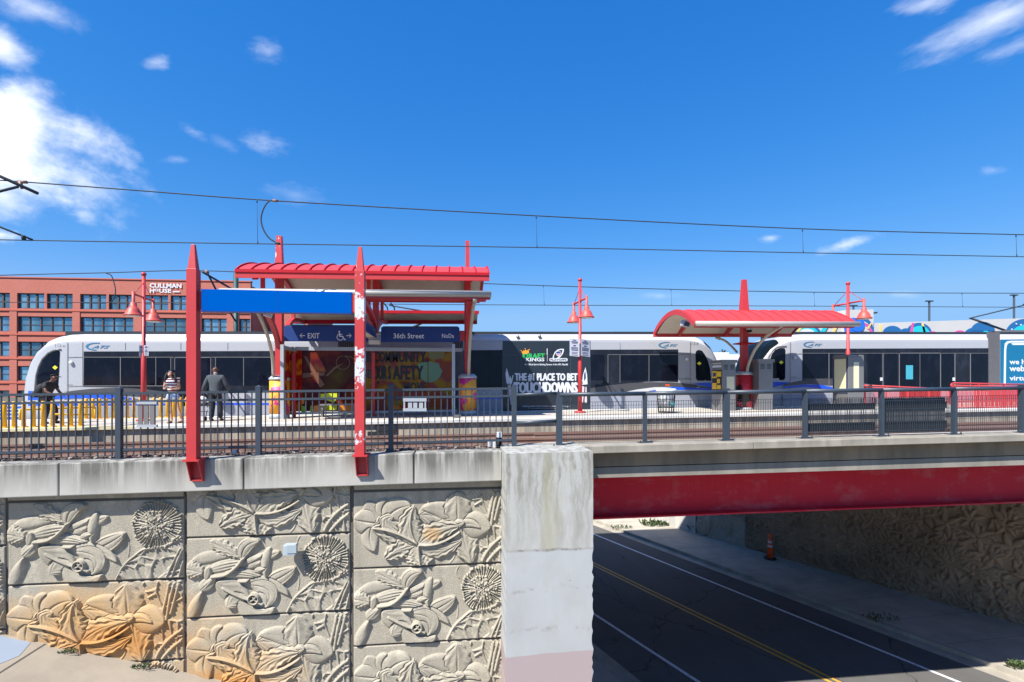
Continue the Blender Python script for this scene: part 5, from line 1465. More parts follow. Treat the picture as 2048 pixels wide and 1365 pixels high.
plate(tb, 'skirt', M['train_grey'], [(1566,790),(1977,783),(1977,800),(1566,814.5)], .005)
q = MB(); q.rpx(1580.6,683,1581.5,814,YS-.006,.005); q.rpx(1581,707.5,1604,708.3,YS-.006,.005); q.rpx(1581,756,1604,756.8,YS-.006,.005); q.build('panel_seam', M['machine'], tb)
cw = cab_window(tb, [(1536,762),(1536.5,740),(1539,722),(1544,708),(1550,700.5),(1557,697),(1564,696.3),(1569.5,697),(1571,702),(1570.5,757),(1567,760.5)], YS-.016)
q = MB(); q.tube([atS(tb,x,y,.012) for x,y in ((1531,760),(1533,735),(1538,713),(1545,701),(1554,694.6),(1563,693.2),(1573,693.2))], .028, 6); q.build('window_trim', M['machine'], cw)
diamond(cw, 1562.5, 725.2, 4.6, YS-.024)
dome_light(tb, 1589, 716)
marker(tb,'110-A',1562,1578.5,684.2,690.2); marker(tb,'110-A',1583,1592,753.5,756)
logo(tb, 1607, 689.5, 35)
q = MB(); q.rpx(1977.5,665,2000,800,YS-.02,.10); q.build('bellows', M['bellows'], tb)
at_ = plate(tb, 'advertisement', M['ad_teal'], [(2001,679.5),(2160,678),(2160,800),(2001,800)], .012, .010)
b = MB()
for pts in ([(2007,800),(2011,800),(2012.5,700),(2008.5,700)],[(2008.5,700),(2012.5,700),(2014,691),(2017,687),(2022,685.8),(2022,682),(2014,683),(2009.5,688)],[(2022,682),(2150,681),(2150,685),(2022,685.8)],[(2022,687),(2026,690.5),(2150,689.5),(2150,686),(2030,686.6)]):
    b.ppx(pts, YS-.016, .003)
b.build('phone_outline', M['letters'], at_)
for s_, x1, y0_, y1_ in (('we h',2050,719,729),('webs',2056,731.5,743),('virtual',2063,752,761.5)):
    b = MB(); text_px(b, s_, 2019, x1, y0_, y1_, YS-.016, 0, .03); b.build('lettering', M['letters'], at_)
# pantographs
def pantograph(parent, base, knee, tip, Y):
    pg = None
    b = MB(); b.tube([at(*base,Y),at(*knee,Y)], .055, 8); pg = b.build('pantograph', M['wire'], parent)
    b = MB(); b.tube([at(knee[0]-3,knee[1],Y-.25),at(*tip,Y-.3)], .030, 8); b.tube([at(knee[0]-3,knee[1],Y+.25),at(*tip,Y+.3)], .030, 8); b.tube([at(*knee,Y-.3),at(*knee,Y+.3)], .05, 8); b.build('upper_arm', M['wire'], pg)
    b = MB(); b.tube([at(*tip,Y)+Vector((-.15,-.75,-.08)),at(*tip,Y)+Vector((-.15,-.6,0)),at(*tip,Y)+Vector((-.15,.6,0)),at(*tip,Y)+Vector((-.15,.75,-.08))], .028, 8); b.tube([at(*tip,Y)+Vector((.15,-.75,-.08)),at(*tip,Y)+Vector((.15,-.6,0)),at(*tip,Y)+Vector((.15,.6,0)),at(*tip,Y)+Vector((.15,.75,-.08))], .028, 8); b.build('collector_head', M['wire'], pg)
    p = at(*base,Y); b = MB(); b.box((p.x-.5,Y-.5,p.z-.18),(p.x+.4,Y+.5,p.z-.02)); b.build('base_frame', M['machine'], pg)
pantograph(tb, (2012,662), (1942,637), (2085,602), YC)
pantograph(ta, (810,664), (878,628), (778,611), YC)
# ================================================================== canopies
def vault(b, x0, x1, ya, yb, za, zb, rise, th, seg=14, mi=0, zg=0.0119, t0=0.0, t1=1.0, smooth=True):
    """barrel roof shell between two eaves"""
    xm = (x0+x1)/2
    def P(t, dz): 
        y = ya+(yb-ya)*t; z = za+(zb-za)*t + rise*math.sin(PI*t)**.85 + dz
        return y, z
    rows = []
    for i in range(seg+1):
        t = t0+(t1-t0)*i/seg; rows.append((P(t,0), P(t,th)))
    vs = []; fs = []
    for (yl,zl),(yu,zu) in rows:
        for x in (x0,x1):
            dz = (x-xm)*zg
            vs += [(x,yl,zl+dz),(x,yu,zu+dz)]
    for i in range(seg):
        a = i*4; c = a+4
        fs += [(a,c,c+2,a+2),(a+1,a+3,c+3,c+1),(a,a+1,c+1,c),(a+2,c+2,c+3,a+3)]
    fs += [(0,2,3,1),(seg*4,seg*4+1,seg*4+3,seg*4+2)]
    b.add(vs, fs, mi)
def rib(b, x, w, ya, yb, za, zb, rise, dp, seg=12, t0=0.0, t1=1.0, mi=0):
    vault(b, x-w/2, x+w/2, ya, yb, za-dp, zb-dp, rise, dp, seg, mi, 0, t0, t1)
def column(parent, X, Yc, z1, w=.11, spire=None, m='red', ms=None, sp_w=(.10,.06)):
    z0 = pz(X)
    b = MB(); b.lathe((X,Yc,z0), [(.335,0),(.335,.06)], 28); b.lathe((X,Yc,z0+1.36), [(.335,0),(.335,.05),(.27,.14),(.14,.15)], 28); base = b.build('column_base', M['fascia_grey'] if m != 'red' else M['steel'], parent)
    return z0
lc = thing('station_canopy', (-2.9,18.4,pz(-2.9)), 'long red canopy in two tiers with twin tall columns and spires', 'canopy')
YCN = 18.4
xu0, xu1 = xat(471,16.14), xat(978.5,16.14)
ze = 3.36
def up(x): return ze + .0119*(x-(xu0+xu1)/2)
b = MB(); vault(b, xu0, xu1, 16.14, 20.2, ze+.16, ze+.16, .60, .05); roof = b.build('roof', M['red_roof'], lc)
b = MB(); vault(b, xu0+.12, xu1-.12, 16.22, 20.12, ze+.12, ze+.12, .58, .03); b.build('soffit', M['soffit'], lc)
b = MB(); n = 18
for i in range(n+1):
    x = xu0+(xu1-xu0)*i/n; rib(b, x, .03, 16.14, 20.2, up(x)+.26, up(x)+.26, .60, .05)
b.build('seam_ribs', M['red_dark'], roof)
b = MB(); b.gbox(xu0, xu1, 16.10, 16.16, -.02, .21, zf=up); b.build('eaves_beam', M['red'], lc)
b = MB(); b.gbox(xu0, xu1, 16.07, 16.13, .15, .24, zf=up); b.build('eaves_trim', M['red_dark'], lc)
b = MB(); b.gbox(xu0+.1, xu1-.1, 20.14, 20.24, -.06, .20, zf=up); b.build('eaves_beam', M['red_dark'], lc)
# lower tier wings
zl = 2.78
xl0, xl1 = xat(441,15.45), xat(982,15.45)
def lw(x): return zl + .0119*(x-(xl0+xl1)/2)
b = MB(); b.tube([(xl0,15.42,lw(xl0)),(xl1,15.42,lw(xl1))], .105, 14); b.build('gutter', M['silver'], lc)
b = MB(); b.gbox(xl0+.05, xl1-.02, 15.40, 15.52, -.155, -.085, zf=lw); b.build('eaves_beam', M['red'], lc)
b = MB(); b.gbox(xl0+.1, xl1-.1, 15.5, 16.5, -.06, -.01, zf=lw); b.build('lower_roof', M['red_roof'], lc)
def wing(b, z_in, z_out, th):
    A_, B_ = xl0+.3, xl1-.15
    b.prism([(A_,20.72,lw(A_)+z_in),(A_,21.28,lw(A_)+z_out),(A_,21.28,lw(A_)+z_out+th),(A_,20.72,lw(A_)+z_in+th)], (B_-A_,0,lw(B_)-lw(A_)))
b = MB(); wing(b, .16, -.06, .03); b.build('soffit', M['soffit'], lc)
b = MB(); wing(b, .195, -.025, .04); b.build('lower_roof', M['red_roof'], lc)
b = MB(); b.gbox(xl0+.3, xl1-.15, 21.25, 21.36, -.20, .0, zf=lw); b.build('eaves_beam', M['red_dark'], lc)
yi = 15.5+5.8*.83
b = MB(); b.gbox(xl0+.3, xl1-.1, 20.66, 20.75, .15, .27, zf=lw); b.build('inner_beam', M['red_dark'], lc)
colx = [xat(559,YCN), xat(752,YCN), xat(935,YCN)]
for i, x in enumerate(colx):
    z0 = pz(x)
    if i != 1:
        b = MB(); b.box((x-.115,YCN-.115,z0+1.3),(x+.115,YCN+.115,up(x)+.70)); b.build('column', M['red'], lc)
        b = MB(); b.lathe((x,YCN,z0), [(.335,0),(.335,.16)], 28); b.build('column_foot', M['alu'], lc); b = MB(); b.lathe((x,YCN,z0+1.34), [(.345,0),(.345,.07),(.25,.16),(.13,.17)], 28); b.build('column_collar', M['alu'], lc)
        b = MB(); b.lathe((x,YCN,z0+.16), [(.325,0),(.325,1.18)], 32); b.build('column_wrap', M['wrap_pink'], lc)
        sz = 5.25 if i == 0 else 5.30; zb_ = up(x)+.66
        b = MB(); w0, w1 = (.125,.085) if i == 0 else (.075,.070)
        b.add([(x-w0,YCN-w0,zb_),(x+w0,YCN-w0,zb_),(x+w0,YCN+w0,zb_),(x-w0,YCN+w0,zb_),(x-w1,YCN-w1,sz),(x+w1,YCN-w1,sz),(x+w1,YCN+w1,sz),(x-w1,YCN+w1,sz)],[(0,3,2,1),(4,5,6,7),(0,1,5,4),(1,2,6,5),(2,3,7,6),(3,0,4,7)]); b.build('spire', M['chip'], lc)
    else:
        b = MB(); b.box((x-.10,YCN-.10,2.05),(x+.10,YCN+.10,up(x)+.65)); b.build('column', M['red'], lc)
    # curved arms towards both lower eaves, and posts to the upper roof
    for sgn, yend in ((-1,15.55),(1,21.2)):
        p = [(x,YCN+sgn*.05,1.35 if i != 1 else 1.95),(x,YCN+sgn*.55,1.95 if i != 1 else 2.25),(x,YCN+sgn*1.5,2.50),(x,yend,lw(x)-.16)]
        b = MB(); b.tube([Vector(q) for q in bez(p,24)] if False else [Vector((x,float(q[0]),float(q[1]))) for q in bez([(a[1],a[2]) for a in p],24)], .075, 4); b.build('curved_arm', M['red'], lc)
        b = MB(); yp = YCN+sgn*1.55; b.box((x-.055,yp-.055,2.55),(x+.055,yp+.055,up(x)+.42)); b.build('roof_post', M['red'], lc)
    b = MB(); rib(b, x, .16, 16.2, 20.15, up(x)+.10, up(x)+.10, .56, .16); b.build('roof_rib', M['red'], lc)
def px_tube(pts, r, n=10): return [Vector((p[0],p[1],p[2])) for p in pts]
def downpipe(parent, pts, r=.055):
    P = [at(*q) for q in pts]; out = []
    A_ = np.array([tuple(p) for p in P]); Q = np.vstack([2*A_[0]-A_[1],A_,2*A_[-1]-A_[-2]])
    for i in range(len(A_)-1):
        for t in np.linspace(0,1,7,endpoint=i==len(A_)-2):
            a,b_,c,d = Q[i:i+4]; out.append(Vector(.5*((2*b_)+(-a+c)*t+(2*a-5*b_+4*c-d)*t*t+(-a+3*b_-3*c+d)*t**3)))
    b = MB(); b.tube(out, r, 12); o = b.build('downpipe', M['tan_pipe'], parent)
    b = MB(); d0 = (out[1]-out[0]).normalized(); b.tube([out[0]-d0*.05,out[0]+d0*.16], r*1.35, 12); b.build('pipe_collar', M['silver'], o)
downpipe(lc, [(950,599,15.45),(946,620,15.9),(940,680,17.2),(937,750,18.1)])
downpipe(lc, [(500,600,15.45),(519,632,16.0),(535,672,17.0),(545,715,17.8),(547,753,18.1)])
b = MB(); p = at(537,627,16.6); b.obox(p, (.22,.05,-.08), (-.05,.20,0), (.08,.02,.22)); tag(b.build('floodlight', M['white'], bevel=.01), 'white floodlight under the left end of the long canopy', 'floodlight')

rc = thing('station_canopy', (11.3,18.5,pz(11.3)), 'short bright red vaulted canopy on a single column over the ticket machines', 'canopy')
ya, yb, zr = 16.78, 20.22, 2.24
x0r, x1r = xat(1390,ya), xat(1707,ya)
xc = xat(1488,18.5)
def ur(x): return zr+.0119*(x-(x0r+x1r)/2)
b = MB(); vault(b, x0r-.05, x1r+.03, ya, yb, zr+.02, zr+.02, .62, .06); roof = b.build('roof', M['red_roof'], rc)
b = MB(); vault(b, x0r+.03, x1r-.05, ya+.08, yb-.08, zr-.01, zr-.01, .60, .03); b.build('soffit', M['soffit'], rc)
b = MB()
for i in range(15):
    x = x0r+(x1r-x0r)*i/14; rib(b, x, .025, ya, yb, ur(x)+.115, ur(x)+.115, .62, .04)
b.build('seam_ribs', M['red_roof'], roof)
b = MB(); rib(b, x0r-.06, .05, ya-.02, yb+.02, ur(x0r)+.09, ur(x0r)+.09, .62, .19); b.build('end_trim', M['red'], rc)
b = MB(); rib(b, x1r+.04, .05, ya-.02, yb+.02, ur(x1r)+.09, ur(x1r)+.09, .62, .19); b.build('end_trim', M['red'], rc)
b = MB(); b.tube([(x0r-.02,ya-.09,ur(x0r)-.02),(x1r+.15,ya-.09,ur(x1r)-.02)], .095, 14); b.build('gutter', M['silver'], rc)
b = MB(); b.gbox(x0r, x1r, ya-.05, ya+.06, -.15, -.07, zf=ur); b.build('eaves_beam', M['red'], rc)
b = MB(); b.gbox(x0r-.1, x1r, yb-.08, yb+.05, -.15, .05, zf=ur); b.build('eaves_beam', M['red'], rc)
for f in (.16,.50,.86):
    x = x0r+(x1r-x0r)*f; b = MB(); rib(b, x, .12, ya+.05, yb-.05, ur(x)-.01, ur(x)-.01, .58, .15); b.build('roof_rib', M['red'], rc)
z0 = pz(xc)
b = MB(); b.box((xc-.115,18.385,z0+1.4),(xc+.115,18.615,ur(xc)+.60)); b.build('column', M['red'], rc)
b = MB(); b.lathe((xc,18.5,z0), [(.32,0),(.32,.09)], 28); b.build('column_foot', M['alu'], rc); b = MB(); b.lathe((xc,18.5,z0+1.36), [(.325,0),(.325,.10),(.20,.14)], 28); b.build('column_collar', M['alu'], rc)
b = MB(); b.lathe((xc,18.5,z0+.09), [(.31,0),(.31,1.27)], 32); b.build('column_wrap', M['wrap_red'], rc)
zt = at(1484,560,18.5).z; zb_ = ur(xc)+.52
b = MB(); w0, w1 = .135, .075
b.box((xc-.15,18.35,zb_-.02),(xc+.15,18.65,zb_+.24))
zb_ += .24
b.add([(xc-w0,18.5-w0,zb_),(xc+w0,18.5-w0,zb_),(xc+w0,18.5+w0,zb_),(xc-w0,18.5+w0,zb_),(xc-w1,18.5-w1,zt),(xc+w1,18.5-w1,zt),(xc+w1,18.5+w1,zt),(xc-w1,18.5+w1,zt)],[(0,3,2,1),(4,5,6,7),(0,1,5,4),(1,2,6,5),(2,3,7,6),(3,0,4,7)]); b.build('spire', M['red'], rc)
b = MB(); b.lathe((xc,18.5,ur(xc)-.62), [(.16,0),(.42,.03),(.42,.05),(.16,.09)], 20); b.build('collar_plate', M['red_dark'], rc)
downpipe(rc, [(1562,652,16.75),(1551,660,17.0),(1530,676,17.5),(1510,700,17.9),(1497,730,18.2),(1494,746,18.25)])
downpipe(rc, [(1434,676,20.0),(1450,682,19.6),(1464,694,19.2),(1474,705,18.9)], .045)
cmr = thing('dome_camera', at(1499,652,18.2), 'small dome camera hanging under the short canopy beside its column', 'camera')
b = MB(); p = at(1499,656,18.2); b.lathe(p+Vector((0,0,-.08)), [(.05,.16),(.11,.10),(.13,.02),(.13,0)], 16); b.build('housing', M['alu'], cmr)
b = MB(); b.sphere(p+Vector((0,0,-.09)), .10, 14, 8); b.build('dome', M['glass'], cmr)
spk = thing('loudspeaker', at(1372,648,18.2), 'grey loudspeaker under the left end of the short canopy', 'loudspeaker')
b = MB(); p = at(1372,648,18.0); b.obox(p, (.30,.06,-.06), (-.06,.24,0), (.06,0,.22)); b.build('case', M['alu'], spk, bevel=.02)
b = MB(); b.obox(p+Vector((-.03,-.13,-.03)), (.20,.04,-.04), (-.01,.02,0), (.04,0,.15)); b.build('grille', M['ink'], spk)
b = MB(); b.tube([p+Vector((.05,.05,.1)),p+Vector((.12,.1,.42))], .02, 8); b.build('arm', M['alu'], spk)
b = MB(); p = at(1590,652,16.9); b.lathe(p, [(.0,-.04),(.16,-.03),(.18,.0),(.18,.03),(0,.04)], 16); tag(b.build('canopy_light', M['soffit']), 'round lamp under the right end of the short canopy', 'lamp')

# ================================================================== hanging signs
def sign(name, x0, x1, Y, lab, zt=2.08, zb=1.555):
    t = thing(name, ((xat(x0,Y)+xat(x1,Y))/2, Y, zb), lab, 'sign')
    b = MB(); xm = (xat(x0,Y)+xat(x1,Y))/2; zf = lambda x: .0119*(x-xm)
    b.gbox(xat(x0,Y), xat(x1,Y), Y, Y+.16, zb, zt, zf=zf); b.build('panel', M['navy'], t, bevel=.006)
    b = MB(); b.gbox(xat(x0,Y)+.05, xat(x1,Y)-.05, Y+.03, Y+.13, zt, zt+.035, zf=zf); b.build('top_trim', M['dark'], t)
    return t
YG = 18.0
s1 = sign('direction_sign', 568, 735, YG, 'navy sign reading EXIT with an arrow and a wheelchair symbol')
b = MB(); text_px(b, 'EXIT', 615.5, 639, 666.7, 677.2, YG-.006, 0, .015); b.build('lettering', M['letters'], s1)
def arrow(parent, xt, xb, y, s):
    b = MB(); d = 1 if xb > xt else -1
    b.ppx([(xt+d*.8,y-.75),(xb,y-.75),(xb,y+.75),(xt+d*.8,y+.75)], YG-.006, .004)
    for sg in (-1,1): b.ppx([(xt,y),(xt+d*1.6,y),(xt+d*(s+1.3),y+sg*s),(xt+d*(s-.4),y+sg*s)], YG-.007, .004)
    b.build('arrow', M['letters'], parent)
arrow(s1, 599.3, 609.5, 671.8, 4.4); arrow(s1, 703.2, 692.8, 671.8, 4.4)
b = MB(); cx, cy_ = 680.3, 674.5
for k in range(16):
    a0_, a1_ = math.radians(115+k*14.7), math.radians(115+(k+1)*14.7); f_ = lambda a,r: (cx+r*math.cos(a), cy_-r*math.sin(a))
    b.ppx([f_(a0_,7.0),f_(a1_,7.0),f_(a1_,5.6),f_(a0_,5.6)], YG-.006, .004)
b.sphere(at(678.7,663.7,YG-.004), .031, 12, 6, sc=(1,.2,1))
b.ppx([(677.2,666.2),(680,666.2),(681,672.2),(686,672.4),(690,679.6),(688.4,680.6),(684.7,674.4),(678.6,674.2)], YG-.007, .004)
b.ppx([(680,668.6),(685,668.8),(685,670.2),(680,670)], YG-.0075, .003); b.ppx([(688,679.5),(691.5,678.3),(692,679.8),(688.6,681.2)], YG-.0075, .003)
b.build('wheelchair_symbol', M['letters'], s1)
s2 = sign('station_sign', 762, 919, YG, 'navy sign reading 36th Street and NoDa')
b = MB(); text_px(b, '36th Street', 787, 848, 667, 677.3, YG-.006, 0, .012); b.build('lettering', M['letters'], s2)
b = MB(); text_px(b, 'NoDa', 884, 908, 668, 676.5, YG-.006, 0, .012); b.build('lettering', M['letters'], s2)
b = MB(); xx = xat(919,YG); b.box((xx,YG+.04,1.62),(colx[2]-.11,YG+.14,1.98)); b.build('bracket', M['red'], s2)
s3 = thing('cross_sign', (xat(740,17),17,1.7), 'dark blue sign set crosswise under the middle of the long canopy', 'sign')
xs0 = xat(728,15.7)
b = MB(); b.box((xs0-.26,15.7,1.70),(xs0,18.2,2.02)); b.build('panel', M['navy'], s3)
b = MB(); b.box((xs0-.25,15.75,1.665),(xs0-.01,18.15,1.698)); b.build('underside', M['soffit'], s3)
b = MB(); b.box((xs0-.18,15.9,2.05),(xs0-.06,18.4,2.20)); b.build('beam', M['red'], s3)
b = MB(); p = at(749,685,17.6); b.box((p.x-.18,17.5,p.z-.06),(p.x+.18,17.8,p.z+.06)); tag(b.build('speaker_box', M['soffit']), 'small cream box under the crosswise sign', 'speaker')

# ================================================================== glazed shelter
sl = thing('platform_shelter', (-3.1,18.5,pz(-3.1)), 'grey framed windbreak shelter with dark coloured art glass panels', 'shelter')
YF_, YB = 17.9, 19.0
xg0, xg1 = xat(565,YF_), xat(907,YF_)
for x in (xg0, xg1):
    b = MB(); b.box((x-.055,YF_-.06,pz(x)),(x+.055,YF_+.06,pz(x)+2.55)); b.build('frame_post', M['alu'], sl)
b = MB(); xb0, xb1 = xat(585,YB), xat(925,YB)
zt_ = at(750,695.5,YB).z; b.box((xb0,YB-.05,zt_-.13),(xb1,YB+.05,zt_)); b.build('head_rail', M['alu'], sl)
b = MB(); b.prism([(xg0-.05,YF_,1.38),(xb0+.02,YB,1.36),(xb0+.02,YB,1.24),(xg0-.05,YF_,1.26)], (.10,0,0)); b.build('side_rail', M['alu'], sl)
b = MB(); b.box((xb0-.03,YB-.04,pz(xb0)+.08),(xb0+.03,YB+.04,zt_)); b.build('frame_post', M['alu'], sl)
b = MB(); zc = pz(-3)+.16; b.gbox(xb0, xb1-.2, YB-.05, YB+.05, .10, .17); b.build('sill_rail', M['alu'], sl)
for x in (xat(588,18.6), xat(747,18.6)):
    b = MB(); b.box((x-.055,18.55,pz(x)),(x+.055,18.66,pz(x)+2.3)); b.build('red_post', M['red'], sl)
zg0, zg1 = zc+.02, zt_-.13
def gl(nm, x0, x1, m, z0=None, z1=None, d=0.0):
    b = MB(); b.box((xat(x0,YB),YB-.012-d,z0 if z0 is not None else zg0),(xat(x1,YB),YB+.012-d,z1 if z1 is not None else zg1)); return b.build(nm, m, sl)
g0 = gl('art_glass', 590, 604, M['art_red']); g1 = gl('art_glass', 604.3, 650, M['art_a']); g2 = gl('art_glass', 650.5, 708, M['art_a'])
g3 = gl('art_glass', 708.5, 782, M['art_b']); g4 = gl('art_glass', 782.5, 856, M['art_b']); g5 = gl('art_glass', 856.5, 904, M['art_b'])
b = MB(); b.box((xg0+.02,YF_+.10,pz(xg0)+.12),(xg0+.04,YB-.06,1.24)); b.build('side_glass', M['art_red'], sl)
def deco(parent, nm, m, polys, d=.016):
    b = MB()
    for q in polys: b.ppx(q, YB-d, .004)
    b.build(nm, m, parent)
def ringp(cx, cy, r, w, n=22, a0=0, a1=360):
    out = []
    for k in range(n):
        p0, p1 = math.radians(a0+(a1-a0)*k/n), math.radians(a0+(a1-a0)*(k+1)/n)
        out.append([(cx+r*math.cos(p0),cy-r*math.sin(p0)),(cx+r*math.cos(p1),cy-r*math.sin(p1)),(cx+(r-w)*math.cos(p1),cy-(r-w)*math.sin(p1)),(cx+(r-w)*math.cos(p0),cy-(r-w)*math.sin(p0))])
    return out
def disc(cx, cy, r, n=24): return [(cx+r*math.cos(2*PI*k/n), cy+r*math.sin(2*PI*k/n)) for k in range(n)]
deco(g1, 'pattern', M['art_tan'], [[(607,712),(613,714),(649,770),(640,776)]])
deco(g1, 'pattern', M['art_tan'], [[(605,747),(625,746),(625,753),(605,757)],[(634,746),(649,745),(649,751),(639,753)]], .0165)
deco(g2, 'pattern', M['art_ring'], ringp(686,726,14,1.0)+ringp(690,742,30,.8,22,-20,110))
deco(g2, 'pattern', M['art_tan'], [[(651,752),(668,735),(688,726),(670,739),(655,753)]], .017)
deco(g1, 'pattern', M['art_lime'], [[(641,788),(649.5,788),(649.5,797),(641,799)]], .017); deco(g2, 'pattern', M['art_lime'], [[(651,787),(674,786.5),(674,797),(668,806),(651,800)],[(645,811),(674,810),(674,820),(645,821)]], .017)
deco(g1, 'pattern', M['art_green'], [[(602.5,812),(613,813),(612,826),(602.5,826)],[(621,812),(626,811),(625,826),(620,824)]], .018); deco(g1, 'pattern', M['art_orange'], [[(628,812),(640,811),(642,824),(626,826)],[(604,795),(609,797),(608,808),(603,809)]], .018)
deco(g2, 'pattern', M['art_orange'], [[(680,808),(706,806),(706,825),(678,826)]], .018)
def art_text(parent, s, x0, x1, y0, y1):
    b = MB(); text_px(b, s, x0, x1, y0, y1, YB-.018, 0, .04); b.build('lettering', M['art_text'], parent)
art_text(g3, 'OUR COM', 712, 781, 703.5, 725); art_text(g4, 'MUNITY.', 784, 855, 703.5, 725)
art_text(g3, 'OUR S', 747, 781.5, 732, 759.5); art_text(g4, 'AFETY', 786, 846, 732, 759.5); art_text(g4, 'MOVE', 808, 852, 765, 784)
deco(g4, 'pattern', M['art_teal'], [[(837,727),(855,724),(855,766),(845,760),(838,750),(834,740)]], .017); deco(g5, 'pattern', M['art_teal'], [[(857,723),(878,727),(880,735),(885,742),(880,754),(872,762),(860,766),(857,765)]], .017)
deco(g3, 'pattern', M['art_text'], [[(743,744)]*0 or disc(737.5,748.5,8.6)], .019)
deco(g3, 'pattern', M['art_tan'], [disc(737.5+4.8*math.cos(k*PI/3),748.5+4.8*math.sin(k*PI/3),1.7,12) for k in range(6)]+[disc(737.5,748.5,1.1,10)], .021)
deco(g3, 'pattern', M['art_text'], ringp(751,724,4.4,1.2)+ringp(761,737.5,5,2.4)+ringp(756,765.5,3.2,1.4), .020)
deco(g5, 'pattern', M['art_ring'], [[(857,703),(889,703),(889,716),(870,720),(857,716)]], .016)
deco(g4, 'pattern', M['art_red'], [[(783,812),(856,808),(856,810.5),(783,820)]], .017)
# bench inside
be = thing('bench', (xat(680,18.75),18.7,pz(-4)), 'low metal bench under the art glass of the shelter', 'bench')
b = MB(); b.gbox(xat(640,18.7), xat(715,18.7), 18.55, 18.85, .42, .47); b.build('seat', M['machine'], be)
for x in (645,710):
    b = MB(); X_ = xat(x,18.7); b.box((X_-.04,18.6,pz(X_)),(X_+.04,18.8,pz(X_)+.42)); b.build('leg', M['machine'], be)

# ================================================================== twin-armed lamp posts
def lamp(X, Yp, lab, flip, notices, htop=4.98):
    z = pz(X)
    t = thing('platform_lamp', (X,Yp,z), lab, 'lamp post', 'red lamp posts with two bell shades')
    b = MB(); b.lathe((X,Yp,z), [(.22,0),(.22,.05),(.07,.08)], 16); b.tube([(X,Yp,z+.05),(X,Yp,z+2.3),(X,Yp,z+2.32),(X,Yp,z+htop)], [.085,.075,.06,.055], 12); b.lathe((X,Yp,z+htop-.03), [(.055,0),(.08,.02),(.08,.08),(.03,.12)], 12); b.build('pole', M['red'], t)
    for s in (-1,1):
        dx = flip*s*.06
        yE = Yp+s*.72
        b = MB(); b.tube([(X,Yp,z+4.20),(X+dx,yE,z+4.20)], .035, 8); b.tube([(X,Yp,z+4.72),(X+dx*.8,yE-s*.08,z+4.24)], .012, 6); b.build('arm', M['red'], t)
        b = MB(); c = (X+dx,yE,z+3.48)
        b.lathe(c, [(.275,0),(.28,.03),(.235,.06),(.21,.12),(.165,.22),(.115,.29),(.095,.30),(.090,.42),(.05,.45),(.045,.46),(.045,.80),(.0,.81)], 22); sh = b.build('bell_shade', M['lamp_red'], t)
        b = MB(); b.lathe((c[0],c[1],c[2]-.02), [(.0,0),(.19,.005),(.225,.03)], 18); b.build('lens', M['white'], sh)
    for (xa, xb, y0, y1, dd) in notices:
        b = MB(); P = [at(xa,y1,Yp+dd[0]),at(xb,y1+dd[2],Yp+dd[1]),at(xb,y0+dd[2],Yp+dd[1]),at(xa,y0,Yp+dd[0])]; b.prism(P, (0,.012,0)); nt_ = b.build('notice', M['sign_grey'], t)
        b = MB()
        for k,(f0,f1,hh) in enumerate(((.06,.11,.35),(.15,.22,.65),(.25,.28,.6),(.36,.43,.3),(.48,.52,.7),(.55,.60,.7),(.63,.68,.7),(.76,.79,.6),(.83,.86,.6),(.92,.95,.65))):
            L = P[3]+(P[0]-P[3])*f0; R = P[2]+(P[1]-P[2])*f0; L2 = P[3]+(P[0]-P[3])*f1; R2 = P[2]+(P[1]-P[2])*f1
            a_, c_ = .5-hh/2, .5+hh/2; o_ = Vector((0,-.004,0))
            b.add([L2+(R2-L2)*a_+o_,L2+(R2-L2)*c_+o_,L+(R-L)*c_+o_,L+(R-L)*a_+o_],[(0,1,2,3)])
        b.build('print', M['ink'], nt_)
    return t
lamp(xat(287.5,18.4), 18.4, 'red lamp post with two bell shades in front of the brick building', -1.6, [(278,287,691,713,(-.12,-.05,0)),(288,297,691,712,(-.05,-.12,0))])
lamp(xat(1160,18.4), 18.4, 'red lamp post with two grey notices beside the dark advertisement', -1, [(1139.5,1159,677,712,(-.06,-.16,2)),(1161.5,1180,678.5,712,(-.16,-.06,2.5))])
lamp(xat(1696,18.4), 18.4, 'red lamp post rising behind the grey information kiosk at right', -1, [])

